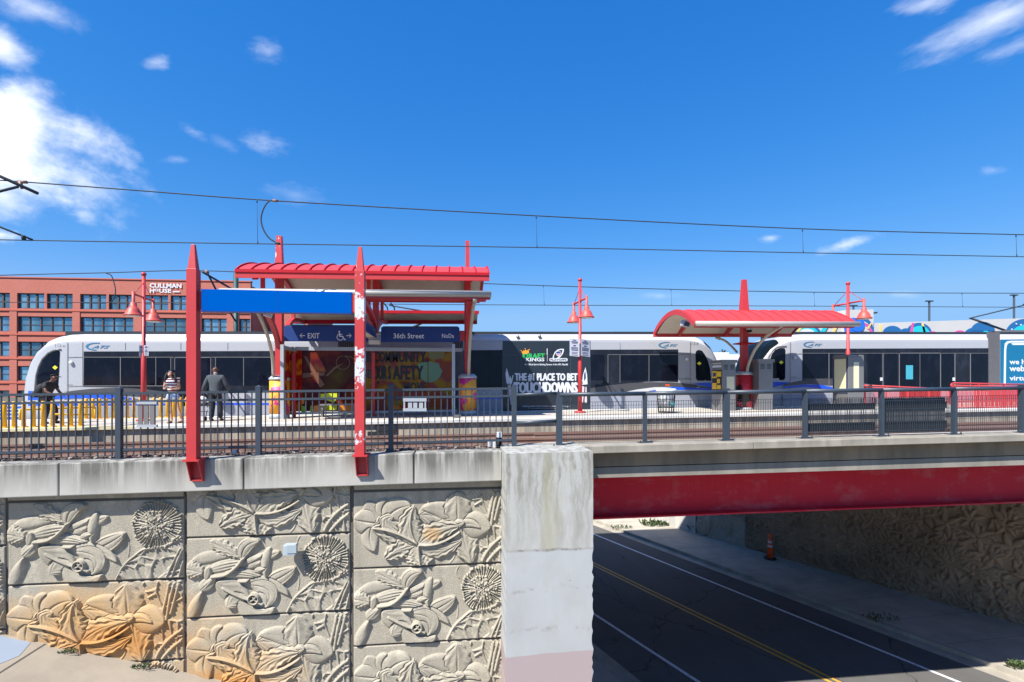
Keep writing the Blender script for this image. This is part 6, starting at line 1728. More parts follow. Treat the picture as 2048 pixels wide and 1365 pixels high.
# ================================================================== machines, bin, kiosk
def machine(X0, X1, Y0, Y1, H, lab, screen):
    z = pz(X0)
    t = thing('ticket_machine', ((X0+X1)/2,(Y0+Y1)/2,z), lab, 'ticket machine', 'grey ticket machines under the short canopy')
    b = MB(); b.box((X0,Y0,z),(X1,Y1,z+H)); b.build('cabinet', M['machine'], t, bevel=.012)
    b = MB(); b.box((X0-.05,Y0-.04,z+H-.02),(X1+.05,Y1+.04,z+H+.10)); b.build('cap', M['machine'], t, bevel=.01)
    b = MB()
    for i in range(4):
        for s in (.1,.58):
            zz = z+H-.12-i*.05; b.box((X0+(X1-X0)*s,Y0-.006,zz),(X0+(X1-X0)*(s+.30),Y0-.001,zz+.022))
    b.build('vent', M['dark'], t)
    if screen:
        fx = X0-.006
        b = MB(); b.box((fx,Y0+.06,z+.78),(X0-.001,Y1-.06,z+1.55)); fp = b.build('front_panel', M['dark'], t)
        b = MB()
        for (u0,u1,v0,v1) in ((.10,.52,1.25,1.52),(.56,.9,1.30,1.50),(.12,.50,.82,1.06),(.56,.88,.82,.98),(.56,.80,1.05,1.22)): b.box((fx-.02,Y1-(Y1-Y0)*u1,z+v0),(fx-.001,Y1-(Y1-Y0)*u0,z+v1))
        b.build('yellow_panel', M['machine_yellow'], fp)
        b = MB(); b.box((fx-.026,Y1-(Y1-Y0)*.46,z+1.31),(fx-.021,Y1-(Y1-Y0)*.18,z+1.46)); b.build('screen', M['ink'], fp)
        b = MB(); b.box((fx-.006,Y0+.08,z+1.66),(fx+.004,Y1-.08,z+1.74)); b.box((fx-.006,Y0+.08,z+1.79),(fx+.004,Y1-.08,z+1.86)); b.build('header_strip', M['white'], t)
        b = MB(); b.box((fx-.004,Y0+.2,z+.62),(fx+.004,Y1-.2,z+.72)); b.build('label_strip', M['logo_teal'], t)
        b = MB(); b.box((X0+.17,Y0-.007,z+.80),(X1-.06,Y0-.001,z+1.30)); b.build('notice', M['paper'], t)
    return t
machine(xat(1445,17.9), xat(1471.5,17.9), 17.9, 18.7, 1.84, 'grey ticket machine with yellow controls left of the red column', True)
machine(xat(1518,17.9), xat(1546,17.9), 17.9, 18.75, 1.86, 'plain grey ticket machine right of the red column', False)
X0, X1 = xat(1697,17.4), xat(1728,17.4); z = pz(X0)
ks = thing('information_kiosk', ((X0+X1)/2,17.8,z), 'grey information kiosk with a pale yellow display under the right lamp', 'kiosk')
b = MB(); b.box((X0,17.4,z),(X1,18.2,z+2.02)); b.prism([(X0,17.4,z+2.02),(X1,17.4,z+2.02),(X1,17.4,z+2.07),(X0,17.4,z+2.09)], (0,.8,0)); b.build('cabinet', M['machine'], ks, bevel=.012)
b = MB(); b.box((X0-.012,17.50,z+.72),(X0-.002,18.10,z+1.93)); wn = b.build('display', M['pale_yellow'], ks)
b = MB(); b.box((X0-.016,17.44,z+.66),(X0-.001,17.50,z+1.97)); b.box((X0-.016,18.10,z+.66),(X0-.001,18.16,z+1.97)); b.box((X0-.016,17.44,z+.60),(X0-.001,18.16,z+.68)); b.build('display_frame', M['ink'], ks)
b = MB(); b.box((X0+.21,17.388,z+.80),(X0+.43,17.398,z+1.80)); b.build('slot_window', M['paper'], ks)
bn = thing('litter_bin', at(1332,821,17.3), 'black wire litter bin lined with a white bag', 'bin')
p = Vector((xat(1332,17.3),17.3,0)); p.z = pz(p.x)
b = MB()
for k in range(16):
    a = 2*PI*k/16; b.tube([p+Vector((.27*math.cos(a),.27*math.sin(a),.02)),p+Vector((.32*math.cos(a),.32*math.sin(a),.72))], .011, 5)
for h, r in ((.03,.275),(.20,.285),(.50,.31),(.72,.325)):
    b.tube([p+Vector((r*math.cos(2*PI*k/20),r*math.sin(2*PI*k/20),h)) for k in range(21)], .016, 5)
b.build('basket', M['dark'], bn)
b = MB(); b.lathe(p, [(.24,.22),(.27,.55),(.29,.74),(.355,.76),(.36,.86),(.32,.88),(.25,.80)], 20); b.build('bag', M['bag'], bn)
b = MB(); b.sphere(p+Vector((.13,-.19,.33)), .10, 12, 7); tag(b.build('rubbish', M['bag_teal']), 'teal rubbish lying in the wire litter bin', 'rubbish')

# ================================================================== yellow bollards
def bollard(X, Yb, lab, grp, proto=[None]):
    if proto[0] is None:
        t = thing('bollard', (X,Yb,pz(X)), lab, 'bollard', grp)
        b = MB(); b.lathe((X,Yb,pz(X)), [(.052,0),(.052,.74),(.045,.765),(.0,.77)], 14); b.build('post', M['yellow'], t)
        b = MB(); b.lathe((X,Yb,pz(X)), [(.10,0),(.10,.03),(.055,.035)], 14); b.build('foot', M['yellow'], t)
        proto[0] = t; return t
    t = copy_tree(proto[0]); t.location = (X,Yb,pz(X)); t['label'] = lab; t['group'] = grp
    return t
G1, G2 = 'yellow bollards along the near platform edge', 'yellow bollards along the tram side of the platform'
for x in (-26,-8,9.5,28,47.5,67,86.5,105.5,124,142,161): bollard(xat(x,16.22), 16.22, 'short yellow bollard in the row along the near platform edge', G1)
for x in (172.5,186,199,212,226,240,254.5,267.5,281,295,308,321,334.5,347.5,361,374): bollard(xat(x,20.25), 20.25, 'short yellow bollard in the row beside the tram', G2)
rb = thing('barrier_rail', (xat(90,16.9),16.9,pz(-12)), 'pair of low yellow barrier rails behind the near row of bollards', 'barrier')
b = MB(); b.tube([at(40,820,17.2),at(190,815,19.8)], .03, 8); b.build('rail', M['yellow'], rb)
b = MB(); b.tube([at(108,829,17.4),at(180,830,18.2)], .03, 8); b.build('rail', M['yellow'], rb)
b = MB(); b.tube([at(40,820,17.2),at(40,841,17.2)], .03, 8); b.tube([at(190,815,19.8),at(190,838,19.8)], .03, 8); b.build('upright', M['yellow'], rb)

# ================================================================== red ramp railings at the right
def ramp_rail(x0, x1, Y, yt0, yt1, yb0, yb1, lab, n, hook):
    t = thing('ramp_railing', at((x0+x1)/2, yb0, Y), lab, 'railing', 'red railings of the platform ramp')
    A0, A1 = at(x0,yt0,Y), at(x1,yt1,Y); B0, B1 = at(x0,yb0,Y), at(x1,yb1,Y)
    b = MB(); pts = [A0,A1]
    if hook: pts = [A0+Vector((-.04,0,-.14)),A0+Vector((-.03,0,-.05)),A0+Vector((.05,0,0)),A1]
    b.tube(pts, .028, 8); b.build('handrail', M['red_rail'], t)
    b = MB()
    for i in range(n+1):
        f = i/n; p0 = B0+(B1-B0)*f+Vector((0,0,.08)); p1 = A0+(A1-A0)*f+Vector((0,0,-.08))
        b.box((p0.x-.008,Y-.008,p0.z),(p0.x+.008,Y+.008,p1.z))
    for (q0,q1,o) in ((A0,A1,-.08),(B0,B1,.08)): b.tube([q0+Vector((0,0,o)),q1+Vector((0,0,o))], .018, 6)
    b.build('pickets', M['red_rail'], t)
    for i in range(0, 5):
        f = i/4; p0 = B0+(B1-B0)*f; p1 = A0+(A1-A0)*f
        b = MB(); b.box((p0.x-.025,Y-.025,p0.z-.02),(p0.x+.025,Y+.025,p1.z)); b.build('post', M['red_rail'], t)
ramp_rail(1729, 1900, 19.4, 771, 778.5, 817, 818, 'far red railing sloping down behind the kiosk', 70, False)
ramp_rail(1904, 2110, 16.35, 766.5, 771, 819, 822, 'near red railing with a rounded end beyond the grey mesh boards', 80, True)
rr_ = thing('ramp_railing', at(1990,800,17.6), 'middle red railing seen through the near ramp railing', 'railing', 'red railings of the platform ramp')
A0, A1 = at(1950,772,17.6), at(2110,775,17.6)
b = MB(); b.tube([A0,A1], .028, 8); b.build('handrail', M['red_rail'], rr_)
b = MB()
for i in range(40):
    q = A0+(A1-A0)*i/39; b.box((q.x-.012,17.59,q.z-.88),(q.x+.012,17.61,q.z))
b.build('pickets', M['red_rail'], rr_)

# ================================================================== street cone under the bridge
p = on(1540,1118,ROAD+.15)
cn = thing('traffic_cone', p, 'tall orange traffic cone with white bands on a black base', 'traffic cone')
b = MB(); b.lathe(p, [(.30,0),(.30,.06),(.20,.09)], 8); b.build('base', M['dark'], cn)
b = MB(); b.lathe(p, [(.155,.09),(.075,1.02),(.05,1.04),(.05,1.10),(.075,1.12),(.075,1.22),(.03,1.26)], 20); b.build('body', M['orange'], cn)
for h0, h1 in ((.60,.70),(.80,.90)):
    r = lambda h: .155-(h-.09)/.93*.08+.003
    b = MB(); b.lathe(p, [(r(h0),h0),(r(h1),h1)], 20); b.build('band', M['white'], cn)

# weeds on the street and along the foot of the wall
def weeds(P, r, n, lab, h=.25):
    b = MB(); rnd = random.Random(int(P[0]*97))
    for k in range(n):
        a = rnd.uniform(0,6.3); l = rnd.uniform(.5,1)*h; q = Vector(P)+Vector((rnd.uniform(-r,r),rnd.uniform(-r*.5,r*.5),0)); d = Vector((math.cos(a),math.sin(a),0))*l*.6; s = Vector((-math.sin(a),math.cos(a),0))*l*.13
        b.add([q,q+d*.5+s+Vector((0,0,l*.6)),q+d+Vector((0,0,l*.75)),q+d*.5-s+Vector((0,0,l*.55))],[(0,1,2,3)])
    return tag(b.build('weed_tuft', M['leaf']), lab, 'weeds')
weeds(on(1312,1050,ROAD+.15), .9, 150, 'weed tuft at the foot of the sunlit bank wall', .45)
weeds(on(1243,1056,ROAD+.15), .6, 70, 'small weed on the sunlit far kerb', .25)
weeds(on(1392,1062,ROAD+.15), .4, 80, 'weed at the end of the pale wing wall', .6)
weeds((-6.95,9.98,apz(-6.95)), .14, 60, 'tiny weed growing below the orange stained flowers', .10)
weeds((-5.75,9.98,apz(-5.75)), .14, 60, 'tiny weed near the foot of the wall joint', .10)
weeds(on(1760,1238,ROAD+.15), .6, 60, 'dry weed on the shaded kerb of the underpass', .2)
weeds(on(2035,1335,ROAD+.15), .3, 60, 'weed on the sunlit kerb at the right edge', .3)
# ================================================================== people
def skin_obj(name, verts, edges, radii, m, parent, root=0, sub=2):
    me = bpy.data.meshes.new(name); me.from_pydata([tuple(v) for v in verts], edges, []); me.materials.append(m)
    o = bpy.data.objects.new(name, me); COL.objects.link(o)
    md = o.modifiers.new('Skin','SKIN'); md.use_smooth_shade = True; md.branch_smoothing = .3
    sv = me.skin_vertices[0].data
    for i, r in enumerate(radii):
        sv[i].radius = r if isinstance(r, tuple) else (r, r); sv[i].use_root = i == root
    s = o.modifiers.new('Subdivision','SUBSURF'); s.levels = sub; s.render_levels = sub
    o.parent = parent
    return o
def person(origin, J, skin, lab, bk=1.0, hand_curl=.4):
    """J: joints in metres in the person's own frame (x right in the picture, y away, z up from the feet)"""
    t = thing('person', origin, lab, 'person')
    V = []; E = []; R = []; idx = {}
    def add(k, p, r, to=None):
        idx[k] = len(V); V.append(Vector(p)); R.append(r)
        if to is not None: E.append((idx[to], idx[k]))
    add('pelvis', J['pelvis'], .105*bk)
    mid = (Vector(J['pelvis'])*.5+Vector(J['chest'])*.5); add('waist', mid, .098*bk, 'pelvis'); add('chest', J['chest'], (.135*bk,.105*bk), 'waist'); add('neckb', J['neckb'], .058*bk, 'chest')
    add('neck', J['neck'], .050*bk, 'neckb'); add('jaw', J['jaw'], (.068,.074), 'neck'); add('head', J['head'], (.092,.104), 'jaw'); add('crown', J['crown'], (.074,.086), 'head')
    f = Vector(J['face']).normalized()
    add('nose', Vector(J['jaw'])*.45+Vector(J['head'])*.55+f*.104, .015, 'head')
    for s in ('l','r'):
        add('sh'+s, J['sh'+s], .058*bk, 'chest'); add('el'+s, J['el'+s], .043*bk, 'sh'+s); add('wr'+s, J['wr'+s], .028, 'el'+s)
        d = (Vector(J['hd'+s])-Vector(J['wr'+s])).normalized(); side = Vector(J.get('hs'+s,(0,-1,0))); side = (side-d*side.dot(d)).normalized(); nr = d.cross(side).normalized()
        w = Vector(J['wr'+s]); add('pm'+s, w+d*.055, (.036,.022), 'wr'+s)
        for k in range(4):
            o_ = side*(.030-.020*bk); L = (.072,.082,.076,.060)[k]
            b0 = w+d*.088+o_; add('f%d%sa'%(k,s), b0, .0095, 'pm'+s)
            add('f%d%sb'%(k,s), b0+d*L*.5+nr*L*.15*hand_curl, .0088, 'f%d%sa'%(k,s)); add('f%d%sc'%(k,s), b0+d*L*.85+nr*L*.6*hand_curl, .0078, 'f%d%sb'%(k,s))
        add('t0'+s, w+d*.040+side*.040, .0115, 'pm'+s); add('t1'+s, w+d*.075+side*.058+nr*.01, .0095, 't0'+s)
        add('hp'+s, J['hp'+s], .092*bk, 'pelvis'); add('kn'+s, J['kn'+s], .058*bk, 'hp'+s); cf = Vector(J['kn'+s])*.62+Vector(J['an'+s])*.38
        add('cf'+s, cf, .052*bk, 'kn'+s); add('an'+s, J['an'+s], .036, 'cf'+s); add('to'+s, J['to'+s], .033, 'an'+s)
    body = skin_obj('body', V, E, R, skin, t)
    # eyes and ears as small details on the head
    hx = Vector(J['head']); sd = f.cross(Vector((0,0,1))).normalized()
    b = MB()
    for s in (-1,1): b.sphere(hx+f*.083+sd*.034*s+Vector((0,0,-.005))+Vector(origin), .0095, 8, 5)
    b.build('eyes', M['cloth_black'], t)
    b = MB()
    for s in (-1,1): b.sphere(hx+sd*.086*s+Vector((0,0,-.02))+Vector(origin), .026, 8, 6, sc=(.5,.8,1.1))
    b.build('ears', skin, t)
    return t, J
def cloth(parent, name, chains, m, sub=2):
    V = []; E = []; R = []
    first = True
    for ch in chains:
        prev = None
        for p, r in ch:
            p = Vector(p); hit = next((i for i,v in enumerate(V) if (v-p).length < 1e-4), None)
            if hit is None: V.append(p); R.append(r); hit = len(V)-1
            if prev is not None and prev != hit: E.append((prev, hit))
            prev = hit
    return skin_obj(name, V, E, R, m, parent, 0, sub)
def lerp(a, b, t): return Vector(a)*(1-t)+Vector(b)*t

# woman looking at her phone
Yw = 16.9; xw = xat(345,Yw); ow = Vector((xw,Yw,pz(xw)))
J = dict(pelvis=(-.02,.02,.93), chest=(-.02,0,1.26), neckb=(-.02,.01,1.40), neck=(-.02,-.01,1.45), jaw=(-.03,-.05,1.50), head=(-.03,-.03,1.565), crown=(-.03,-.01,1.635), face=(-.15,-1,-.35),
    shl=(-.185,.0,1.36), ell=(-.235,-.03,1.09), wrl=(-.10,-.22,1.09), hdl=(.0,-.27,1.13), hsl=(0,0,1), shr=(.15,.0,1.36), elr=(.215,-.02,1.09), wrr=(.10,-.21,1.07), hdr=(.0,-.25,1.11), hsr=(0,0,1),
    hpl=(-.095,.02,.88), knl=(-.06,.0,.47), anl=(-.03,.02,.085), tol=(-.08,-.12,.03), hpr=(.085,.02,.88), knr=(.16,.0,.48), anr=(.27,.03,.085), tor=(.20,-.10,.03))
wm, J = person(ow, J, M['skin_light'], 'young woman with long dark hair, striped top and denim shorts, looking at a phone', .86)
cloth(wm, 'striped_top', [[(Vector(J['pelvis'])+Vector((0,0,.015)),(.150,.135)),(lerp(J['pelvis'],J['chest'],.5),(.140,.130)),(J['chest'],(.172,.150)),(Vector(J['chest'])+Vector((0,.01,.10)),(.13,.12)),(J['neckb'],.062)],[(J['chest'],(.172,.150)),(J['shl'],.088),(lerp(J['shl'],J['ell'],.40),.068)],[(J['chest'],(.172,.150)),(J['shr'],.088),(lerp(J['shr'],J['elr'],.40),.068)]], M['stripes'])
cloth(wm, 'denim_shorts', [[(Vector(J['pelvis'])+Vector((0,0,.10)),(.165,.150)),(Vector(J['pelvis'])+Vector((0,0,-.02)),(.19,.165)),(J['hpl'],.135),(lerp(J['hpl'],J['knl'],.22),.112),(lerp(J['hpl'],J['knl'],.36),.106)],[(Vector(J['pelvis'])+Vector((0,0,-.02)),(.19,.165)),(J['hpr'],.135),(lerp(J['hpr'],J['knr'],.22),.112),(lerp(J['hpr'],J['knr'],.36),.106)]], M['denim'])
cloth(wm, 'hair', [[((-.03,.0,1.69),(.085,.075)),((-.03,.03,1.625),(.135,.105)),((-.03,.075,1.52),(.145,.08)),((-.02,.085,1.40),(.14,.06)),((-.02,.09,1.28),(.11,.045))]], M['hair'])
cloth(wm, 'hair_lock', [[((-.12,-.02,1.60),.042),((-.155,-.05,1.50),.048),((-.17,-.07,1.38),.050),((-.175,-.07,1.27),.028)]], M['hair'])
cloth(wm, 'hair_lock', [[((.065,-.02,1.60),.042),((.105,-.045,1.50),.050),((.13,-.06,1.38),.052),((.15,-.06,1.27),.032)]], M['hair'])
cloth(wm, 'sandal', [[(Vector(J['anl'])+Vector((0,.03,-.05)),.04),(Vector(J['tol'])+Vector((0,-.02,-.01)),.036)]], M['sandal'], 1)
cloth(wm, 'sandal', [[(Vector(J['anr'])+Vector((0,.03,-.05)),.04),(Vector(J['tor'])+Vector((0,-.02,-.01)),.036)]], M['sandal'], 1)
b = MB(); b.obox(ow+Vector((-.01,-.30,1.15)), (.075,0,0), (0,.045,.06), (0,-.005,.007)); tag(b.build('mobile_phone', M['dark']), 'dark phone in the hands of the young woman', 'phone')

# man in a slate jacket, seen from behind
Ym = 17.6; xm_ = xat(431,Ym); om = Vector((xm_,Ym,pz(xm_)))
J = dict(pelvis=(.0,.0,.98), chest=(-.01,.03,1.36), neckb=(-.02,.04,1.53), neck=(-.03,.06,1.59), jaw=(-.05,.09,1.63), head=(-.05,.08,1.71), crown=(-.05,.06,1.79), face=(-.35,1,-.15),
    shl=(-.225,.03,1.45), ell=(-.34,.05,1.17), wrl=(-.47,.14,.98), hdl=(-.53,.18,.90), hsl=(0,1,0), shr=(.205,.03,1.45), elr=(.32,.08,1.16), wrr=(.36,.22,.95), hdr=(.36,.27,.86), hsr=(0,1,0),
    hpl=(-.095,.0,.93), knl=(-.10,.02,.50), anl=(-.13,.0,.09), tol=(-.15,.13,.035), hpr=(.09,.0,.93), knr=(.13,.03,.50), anr=(.16,.0,.09), tor=(.17,.13,.035))
mn, J = person(om, J, M['skin_dark'], 'bald man in a slate jacket and dark trousers seen from behind with a walking frame')
cloth(mn, 'jacket', [[(Vector(J['pelvis'])+Vector((0,0,-.13)),(.205,.165)),(J['pelvis'],(.205,.165)),(lerp(J['pelvis'],J['chest'],.5),(.205,.165)),(J['chest'],(.23,.17)),(J['neckb'],.085)],[(J['chest'],(.23,.17)),(J['shl'],.108),(J['ell'],.086),(lerp(J['ell'],J['wrl'],.92),.058)],[(J['chest'],(.23,.17)),(J['shr'],.108),(J['elr'],.086),(lerp(J['elr'],J['wrr'],.92),.058)]], M['cloth_slate'])
cloth(mn, 'trousers', [[(J['pelvis'],(.14,.12)),(J['hpl'],.112),(J['knl'],.088),(Vector(J['anl'])+Vector((0,0,.0)),.078)],[(J['pelvis'],(.14,.12)),(J['hpr'],.112),(J['knr'],.088),(Vector(J['anr'])+Vector((0,0,.0)),.078)]], M['cloth_black'])
for s in 'lr': cloth(mn, 'shoe', [[(Vector(J['an'+s])+Vector((0,-.03,-.04)),.05),(Vector(J['to'+s])+Vector((0,.03,.0)),.042)]], M['dark'], 1)
cloth(mn, 'shirt_collar', [[(Vector(J['neckb'])+Vector((0,0,.02)),.085),(Vector(J['neckb'])+Vector((-.008,.015,.065)),.078)]], M['white'], 1)
wf = thing('walking_frame', om+Vector((-.50,.25,0)), 'grey wheeled walking frame with a pale bag beside the bald man', 'walking frame')
o_ = om+Vector((-.52,.22,0))
for dx in (-.20,.20):
    b = MB(); b.tube([o_+Vector((dx,.15,.06)),o_+Vector((dx,.05,.55)),o_+Vector((dx,-.02,.86)),o_+Vector((dx,-.12,.90))], .014, 8); b.tube([o_+Vector((dx,-.20,.06)),o_+Vector((dx,.0,.60))], .014, 8); b.build('frame', M['machine'], wf)
    for dy in (.15,-.20):
        b = MB(); b.tube([o_+Vector((dx-.02,dy,.075)),o_+Vector((dx+.02,dy,.075))], .072, 14); b.build('wheel', M['dark'], wf)
b = MB(); b.box(o_+Vector((-.18,-.12,.52)),o_+Vector((.18,.10,.56))); b.build('seat', M['dark'], wf)
b = MB(); b.tube([o_+Vector((-.2,.02,.30)),o_+Vector((.2,.02,.30))], .012, 6); b.build('crossbar', M['dark'], wf)
b = MB(); b.sphere(o_+Vector((0,-.02,.68)), .17, 14, 9, sc=(1.05,.7,.85)); tag(b.build('carrier_bag', M['bag']), 'pale carrier bag on the walking frame', 'bag')

# man with a rucksack leaning forward
Yk = 17.8; xk = xat(96,Yk); ok = Vector((xk,Yk,pz(xk)))
J = dict(pelvis=(-.05,.0,.88), chest=(.04,-.02,1.20), neckb=(.11,-.02,1.36), neck=(.145,-.02,1.41), jaw=(.20,-.03,1.435), head=(.185,-.02,1.51), crown=(.165,-.01,1.58), face=(1,-.12,-.25),
    shl=(.05,-.20,1.29), ell=(.14,-.28,1.04), wrl=(.34,-.24,.93), hdl=(.43,-.22,.90), hsl=(0,1,0), shr=(.07,.17,1.29), elr=(.15,.24,1.04), wrr=(.34,.18,.92), hdr=(.43,.16,.89), hsr=(0,-1,0),
    hpl=(-.05,-.09,.83), knl=(.06,-.11,.46), anl=(-.03,-.12,.09), tol=(.10,-.13,.035), hpr=(-.05,.09,.83), knr=(.14,.10,.47), anr=(.16,.10,.09), tor=(.30,.10,.035))
bk_, J = person(ok, J, M['skin_dark'], 'man in black with a dark cap and rucksack leaning forward at the left')
cloth(bk_, 'black_shirt', [[(J['pelvis'],(.15,.13)),(lerp(J['pelvis'],J['chest'],.5),(.14,.13)),(J['chest'],(.165,.15)),(J['neckb'],.075)],[(J['chest'],(.165,.15)),(J['shl'],.090),(lerp(J['shl'],J['ell'],.62),.074)],[(J['chest'],(.165,.15)),(J['shr'],.090),(lerp(J['shr'],J['elr'],.62),.074)]], M['cloth_black'])
cloth(bk_, 'dark_trousers', [[(J['pelvis'],(.15,.13)),(J['hpl'],.112),(J['knl'],.085),(J['anl'],.066)],[(J['pelvis'],(.15,.13)),(J['hpr'],.112),(J['knr'],.085),(J['anr'],.066)]], M['cloth_black'])
cloth(bk_, 'cap', [[((.185,-.02,1.535),(.115,.115)),((.165,-.01,1.605),(.095,.095))]], M['cloth_black'])
b = MB(); b.obox(ok+Vector((.315,-.04,1.525)), (.13,-.015,-.03), (.01,.15,0), (0,0,.018)); b.build('cap_peak', M['cloth_black'], bk_, bevel=.006)
for s in 'lr': cloth(bk_, 'shoe', [[(Vector(J['an'+s])+Vector((-.03,0,-.04)),.048),(Vector(J['to'+s])+Vector((.02,0,0)),.04)]], M['dark'], 1)
rk = thing('rucksack', ok+Vector((-.16,0,1.0)), 'black rucksack on the back of the leaning man', 'rucksack')
n0 = cloth(rk, 'pack', [[(Vector((.06,0,.30)),(.15,.12)),(Vector((-.03,0,.12)),(.215,.18)),(Vector((-.08,0,-.10)),(.20,.17))]], M['cloth_black'])
b = MB(); b.obox(ok+Vector((-.36,0,.95)), (.08,0,.03), (0,.22,0), (-.03,0,.20)); b.build('front_pocket', M['cloth_slate'], rk, bevel=.02)
# ================================================================== brick building, left background
BB = math.radians(5.2); BD0 = 76.0; BX0 = -1.024*BD0
ca_, sa_ = math.cos(ANG), math.sin(ANG)
def bpt(s, d, z):
    """s along the facade, d behind it"""
    xr = BX0+s*math.cos(BB)-d*math.sin(BB); D = BD0+s*math.sin(BB)+d*math.cos(BB)
    return Vector((xr*ca_+D*sa_, D*ca_-xr*sa_, z))
def bs_(px):
    t = (px-1024)/FOC
    return (t*BD0-BX0)/(math.cos(BB)-t*math.sin(BB))
def bbox(b, s0, s1, d0, d1, z0, z1, mi=0):
    P = [bpt(s,d,z) for z in (z0,z1) for (s,d) in ((s0,d0),(s1,d0),(s1,d1),(s0,d1))]
    b.add(P, [(0,3,2,1),(4,5,6,7),(0,1,5,4),(1,2,6,5),(2,3,7,6),(3,0,4,7)], mi)
bl = thing('brick_building', bpt(bs_(250),5,-1.7), 'long orange red brick building with rows of blue reflecting windows', 'building')
floors = [(11.80,14.15),(8.28,10.62),(4.50,6.75),(.78,3.02),(-2.6,-.7)]
piers = [(-245,-230),(-103,-88),(20,34.5),(145.5,160.5),(267.5,283.5),(392,403),(454,478),(501,502)]
sL, sR = bs_(-260), bs_(501)
b = MB(); bbox(b, sL, sR, .55, 22, -1.8, 15.9); b.build('core', M['brick'], bl)
b = MB()
zs = [-1.8,-.6]; 
bands = [(14.15,16.45)] + [(floors[i+1][1],floors[i][0]) for i in range(4)]
for z0, z1 in bands: bbox(b, sL, sR, 0, .6, z0, z1)
b.build('wall', M['brick'], bl)
b = MB(); bbox(b, sL-.1, sR+.1, -.12, .6, 16.45, 16.62); b.build('parapet_cap', M['brick_sill'], bl)
b = MB()
for z in (11.43,7.75,4.05,.35): bbox(b, sL, sR, -.16, .0, z, z+.22)
b.build('string_course', M['brick_sill'], bl)
for a, c in piers:
    pr = MB(); bbox(pr, bs_(a), bs_(c), -.10 , .6, -1.8, 11.35); pr.build('pier', M['brick'], bl)
def winunit(s0, s1, z0, z1, n, wide):
    w = MB(); bbox(w, s0, s1, .35, .45, z0, z1); wo = w.build('window', M['win'], bl)
    f = MB()
    for i in range(n+1):
        s = s0+(s1-s0)*i/n; bbox(f, s-wide/2, s+wide/2, .22, .36, z0, z1)
    bbox(f, s0, s1, .22, .36, z0, z0+.10); bbox(f, s0, s1, .22, .36, z1-.14, z1); zm = z0+(z1-z0)*.46; bbox(f, s0, s1, .27, .36, zm-.05, zm+.05)
    f.build('frame', M['mullion'], wo)
for i in range(len(piers)-1):
    a, c = bs_(piers[i][1]), bs_(piers[i+1][0])
    if c-a < .5: continue
    for k, (z0, z1) in enumerate(floors):
        n = max(2, round((c-a)/1.5))
        if k == 0:
            h = (c-a)
            if n >= 5:
                winunit(a, a+h*.485, z0, z1, 3, .24); winunit(a+h*.53, c, z0, z1, 3, .24)
                q = MB(); bbox(q, a+h*.485, a+h*.53, 0, .5, z0, z1); q.build('pier', M['brick'], bl)
            else: winunit(a, c, z0, z1, n, .32)
        else: winunit(a, c, z0, z1, n, .22 if piers[i][0] > 380 else .15)
for a, c in piers:
    q = MB(); bbox(q, bs_(a), bs_(c), -.02, .5, 11.6, 14.2); q.build('pier', M['brick'], bl)
# recessed lower block at the right end
b = MB(); bbox(b, bs_(501), bs_(592), 6, 22, -1.8, 15.4); bbox(b, bs_(592), bs_(632), 8, 20, -1.8, 9.6); b.build('wing', M['brick'], bl)
for z0, z1 in floors[1:4]:
    for a, c in ((508,528),(560,585)):
        w = MB(); bbox(w, bs_(a), bs_(c), 5.9, 6.0, z0, z1); w.build('window', M['win'], bl)
b = MB(); 
def btxt(s, x0, x1, y0, y1, bold):
    s0, s1 = bs_(x0), bs_(x1); z = lambda px,py: (HOR-py)/FOC*(BD0+bs_(px)*math.sin(BB))
    p00 = bpt(s0,-.13,z(x0,y1)); p10 = bpt(s1,-.13,z(x0,y1)); p01 = bpt(s0,-.13,z(x0,y0)); text_on(b, s, p00, p10, p01, 0, bold)
btxt('CULLMAN',300.5,363.5,567,575.8,.04); btxt('H',301,309,578,586,.04); btxt('O',310,318,578,583.5,.04); btxt('USE',319.5,343,578,586,.04)
b.build('lettering', M['letters'], bl)
b = MB(); bbox(b, bs_(347), bs_(360), -.13, -.10, 14.62, 14.80); b.build('sign_dash', M['letters'], bl)

# mural garage, right background
YG_ = 52.0
ga = thing('concrete_garage', at(1900,760,YG_+8), 'pale concrete garage wall painted with blue, teal and pink circles', 'building')
b = MB(); b.prism([at(1560,790,YG_),at(2300,790,YG_),at(2300,628,YG_),at(2048,637,YG_),at(1747,646.5,YG_),at(1560,650,YG_)], (0,3,0)); b.build('wall', M['garage'], ga)
b = MB(); b.prism([at(1690,700,YG_-.4),at(1747,700,YG_-.4),at(1747,619,YG_-.4),at(1690,620.5,YG_-.4)], (0,3,0)); tw = b.build('stair_tower', M['garage'], ga)
b = MB(); b.prism([at(1747,628,YG_),at(1755,627,YG_),at(1755,624,YG_),at(1747,625,YG_)], (0,.4,0)); b.build('lamp_bracket', M['roof_dark'], ga)
def mural(m, polys, d):
    b = MB()
    for q in polys: b.ppx(q, YG_-d, .02)
    b.build('mural_shape', M[m], ga)
def half(cx, cy, rx, ry, n=20, a0=0, a1=180): return [(cx+rx*math.cos(math.radians(a0+(a1-a0)*k/n)), cy-ry*math.sin(math.radians(a0+(a1-a0)*k/n))) for k in range(n+1)]
mural('mu_blue', [half(1785,668,20,16), half(1957,672,30,18)], .05); mural('mu_blue', [half(1812,668,14,11), half(1966,662,24,18,20,0,180)], .075)
mural('mu_blue', [half(1838,668,26,22)], .09); mural('mu_teal', [half(1840,670,20,18)], .12); mural('mu_pink', [[(1820,666),(1824,646),(1828,646),(1826,666)], half(1865,670,12,7), half(1920,670,13,9)], .15)
mural('mu_yellow', [[(1843,647),(1847,647),(1852,666),(1847,666)],[(1759,668),(1759,650),(1763,649),(1763,668)]], .12)
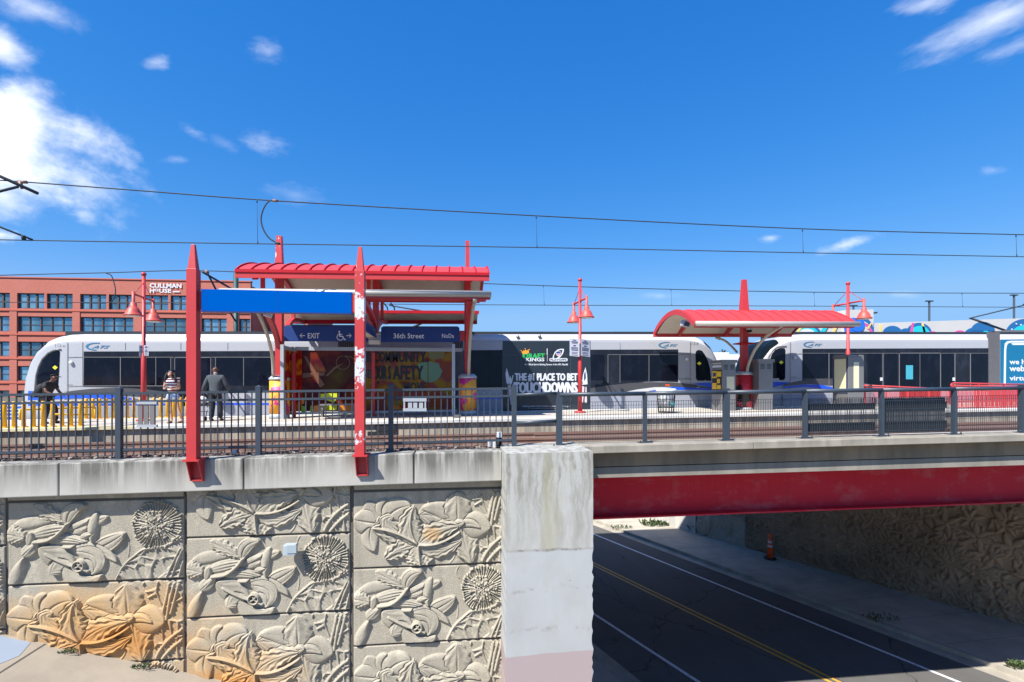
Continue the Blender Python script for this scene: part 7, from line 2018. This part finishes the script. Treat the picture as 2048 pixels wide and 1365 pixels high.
mural('mu_blue', [half(2052,672,42,34)], .06); mural('mu_teal', [half(2062,672,40,24)], .09)
mural('letters', [disc(2022+k*9+2,659-abs(math.sin(k*1.3))*9-k*2.2,1.6,10) for k in range(4)], .12); mural('mu_teal', [half(1972,670,8,8)], .12)
mural('mu_blue', [half(1722,664,26,30,20,0,175)], .5); mural('garage', [half(1722,664,20,22,20,0,175)], .53); mural('mu_pink', [[(1712,652),(1726,644),(1738,650),(1746,664),(1741,664),(1733,653),(1724,649)]], .56); mural('mu_yellow', [[(1734,657),(1742,646),(1744,647),(1737,659)]], .59)
mural('mu_cobalt', [disc(1707,655,19,28)], .62); mural('mu_cobalt', [disc(1716,650,14,24)], .65)
mural('mu_blue', [half(1610,672,34,24,20,0,180)], .05); mural('mu_teal', [half(1612,672,26,20)], .08); mural('letters', [half(1614,672,18,14)], .10); mural('mu_yellow', [[(1662,668),(1672,652),(1676,653),(1668,668)],[(1590,668),(1600,655),(1604,656),(1596,668)]], .12)
mural('mu_teal', [[(1640,664),(1652,648),(1660,648),(1650,664)]], .12)
def lot_lamp(px, ytop, lab):
    t = thing('parking_lamp', at(px,760,YG_+3), lab, 'lamp post', 'slim lamp posts above the garage')
    b = MB(); p = at(px,ytop,YG_+3); b.tube([(p.x,p.y,-1.75),(p.x,p.y,p.z)], .11, 8); b.build('pole', M['wire'], t)
    b = MB(); b.box((p.x-.45,p.y-.15,p.z-.05),(p.x+.45,p.y+.15,p.z+.08)); b.build('head', M['wire'], t)
lot_lamp(1858.5, 603, 'slim lamp post left of the tram pantograph, behind the mural wall'); lot_lamp(2028, 591, 'slim lamp post right of the tram pantograph knee'); lot_lamp(1707, 612, 'short slim lamp on the stair tower of the mural garage')
# white shed and tree between the trams
b = MB(); b.prism([at(1395,790,62),at(1560,790,62),at(1560,709,62),at(1458,709,62),at(1458,705,62),at(1395,705,62)], (0,14,0)); o = b.build('white_shed', M['wall_white']); tag(o, 'low white building seen between the two trams', 'building')
tr = thing('tree', at(1440,770,85), 'dark tree crown rising behind the white building', 'tree')
b = MB(); p = at(1440,703,85); b.tube([(p.x,85,-1.75),(p.x,85,p.z-1)], [.3,.15], 8); b.build('trunk', M['bark'], tr)
b = MB(); rnd = random.Random(8)
for k in range(900):
    v = Vector((rnd.gauss(0,1),rnd.gauss(0,1),rnd.gauss(0,1))).normalized()*rnd.uniform(.4,1)**.5; q = Vector((p.x+v.x*2.6,85+v.y*2.2,p.z-2.2+v.z*2.2+.35*math.sin(v.x*7)))
    s = rnd.uniform(.15,.32); e = Vector((rnd.uniform(-1,1),rnd.uniform(-1,1),rnd.uniform(-1,1))).normalized()*s; f_ = e.cross(Vector((rnd.uniform(-1,1),rnd.uniform(-1,1),rnd.uniform(-1,1)))).normalized()*s*.7
    b.add([q-e,q-f_,q+e,q+f_],[(0,1,2,3)])
b.build('crown', M['tree_leaf'], tr)
# blue barrier at the far left behind the bollards
fb = thing('striped_hoarding', at(10,830,23.6), 'blue hoarding with white stripes behind the bollards at the left edge', 'hoarding')
b = MB(); b.box((xat(-120,23.6),23.6,at(10,846,23.6).z),(xat(48,23.6),23.7,at(10,806,23.6).z)); b.build('board', M['mu_cobalt'], fb)
b = MB()
for y in (812,819,826,833): b.box((xat(-120,23.6),23.585,at(10,y+1.3,23.6).z),(xat(48,23.6),23.60,at(10,y-1.0,23.6).z))
b.build('stripe', M['letters'], fb)
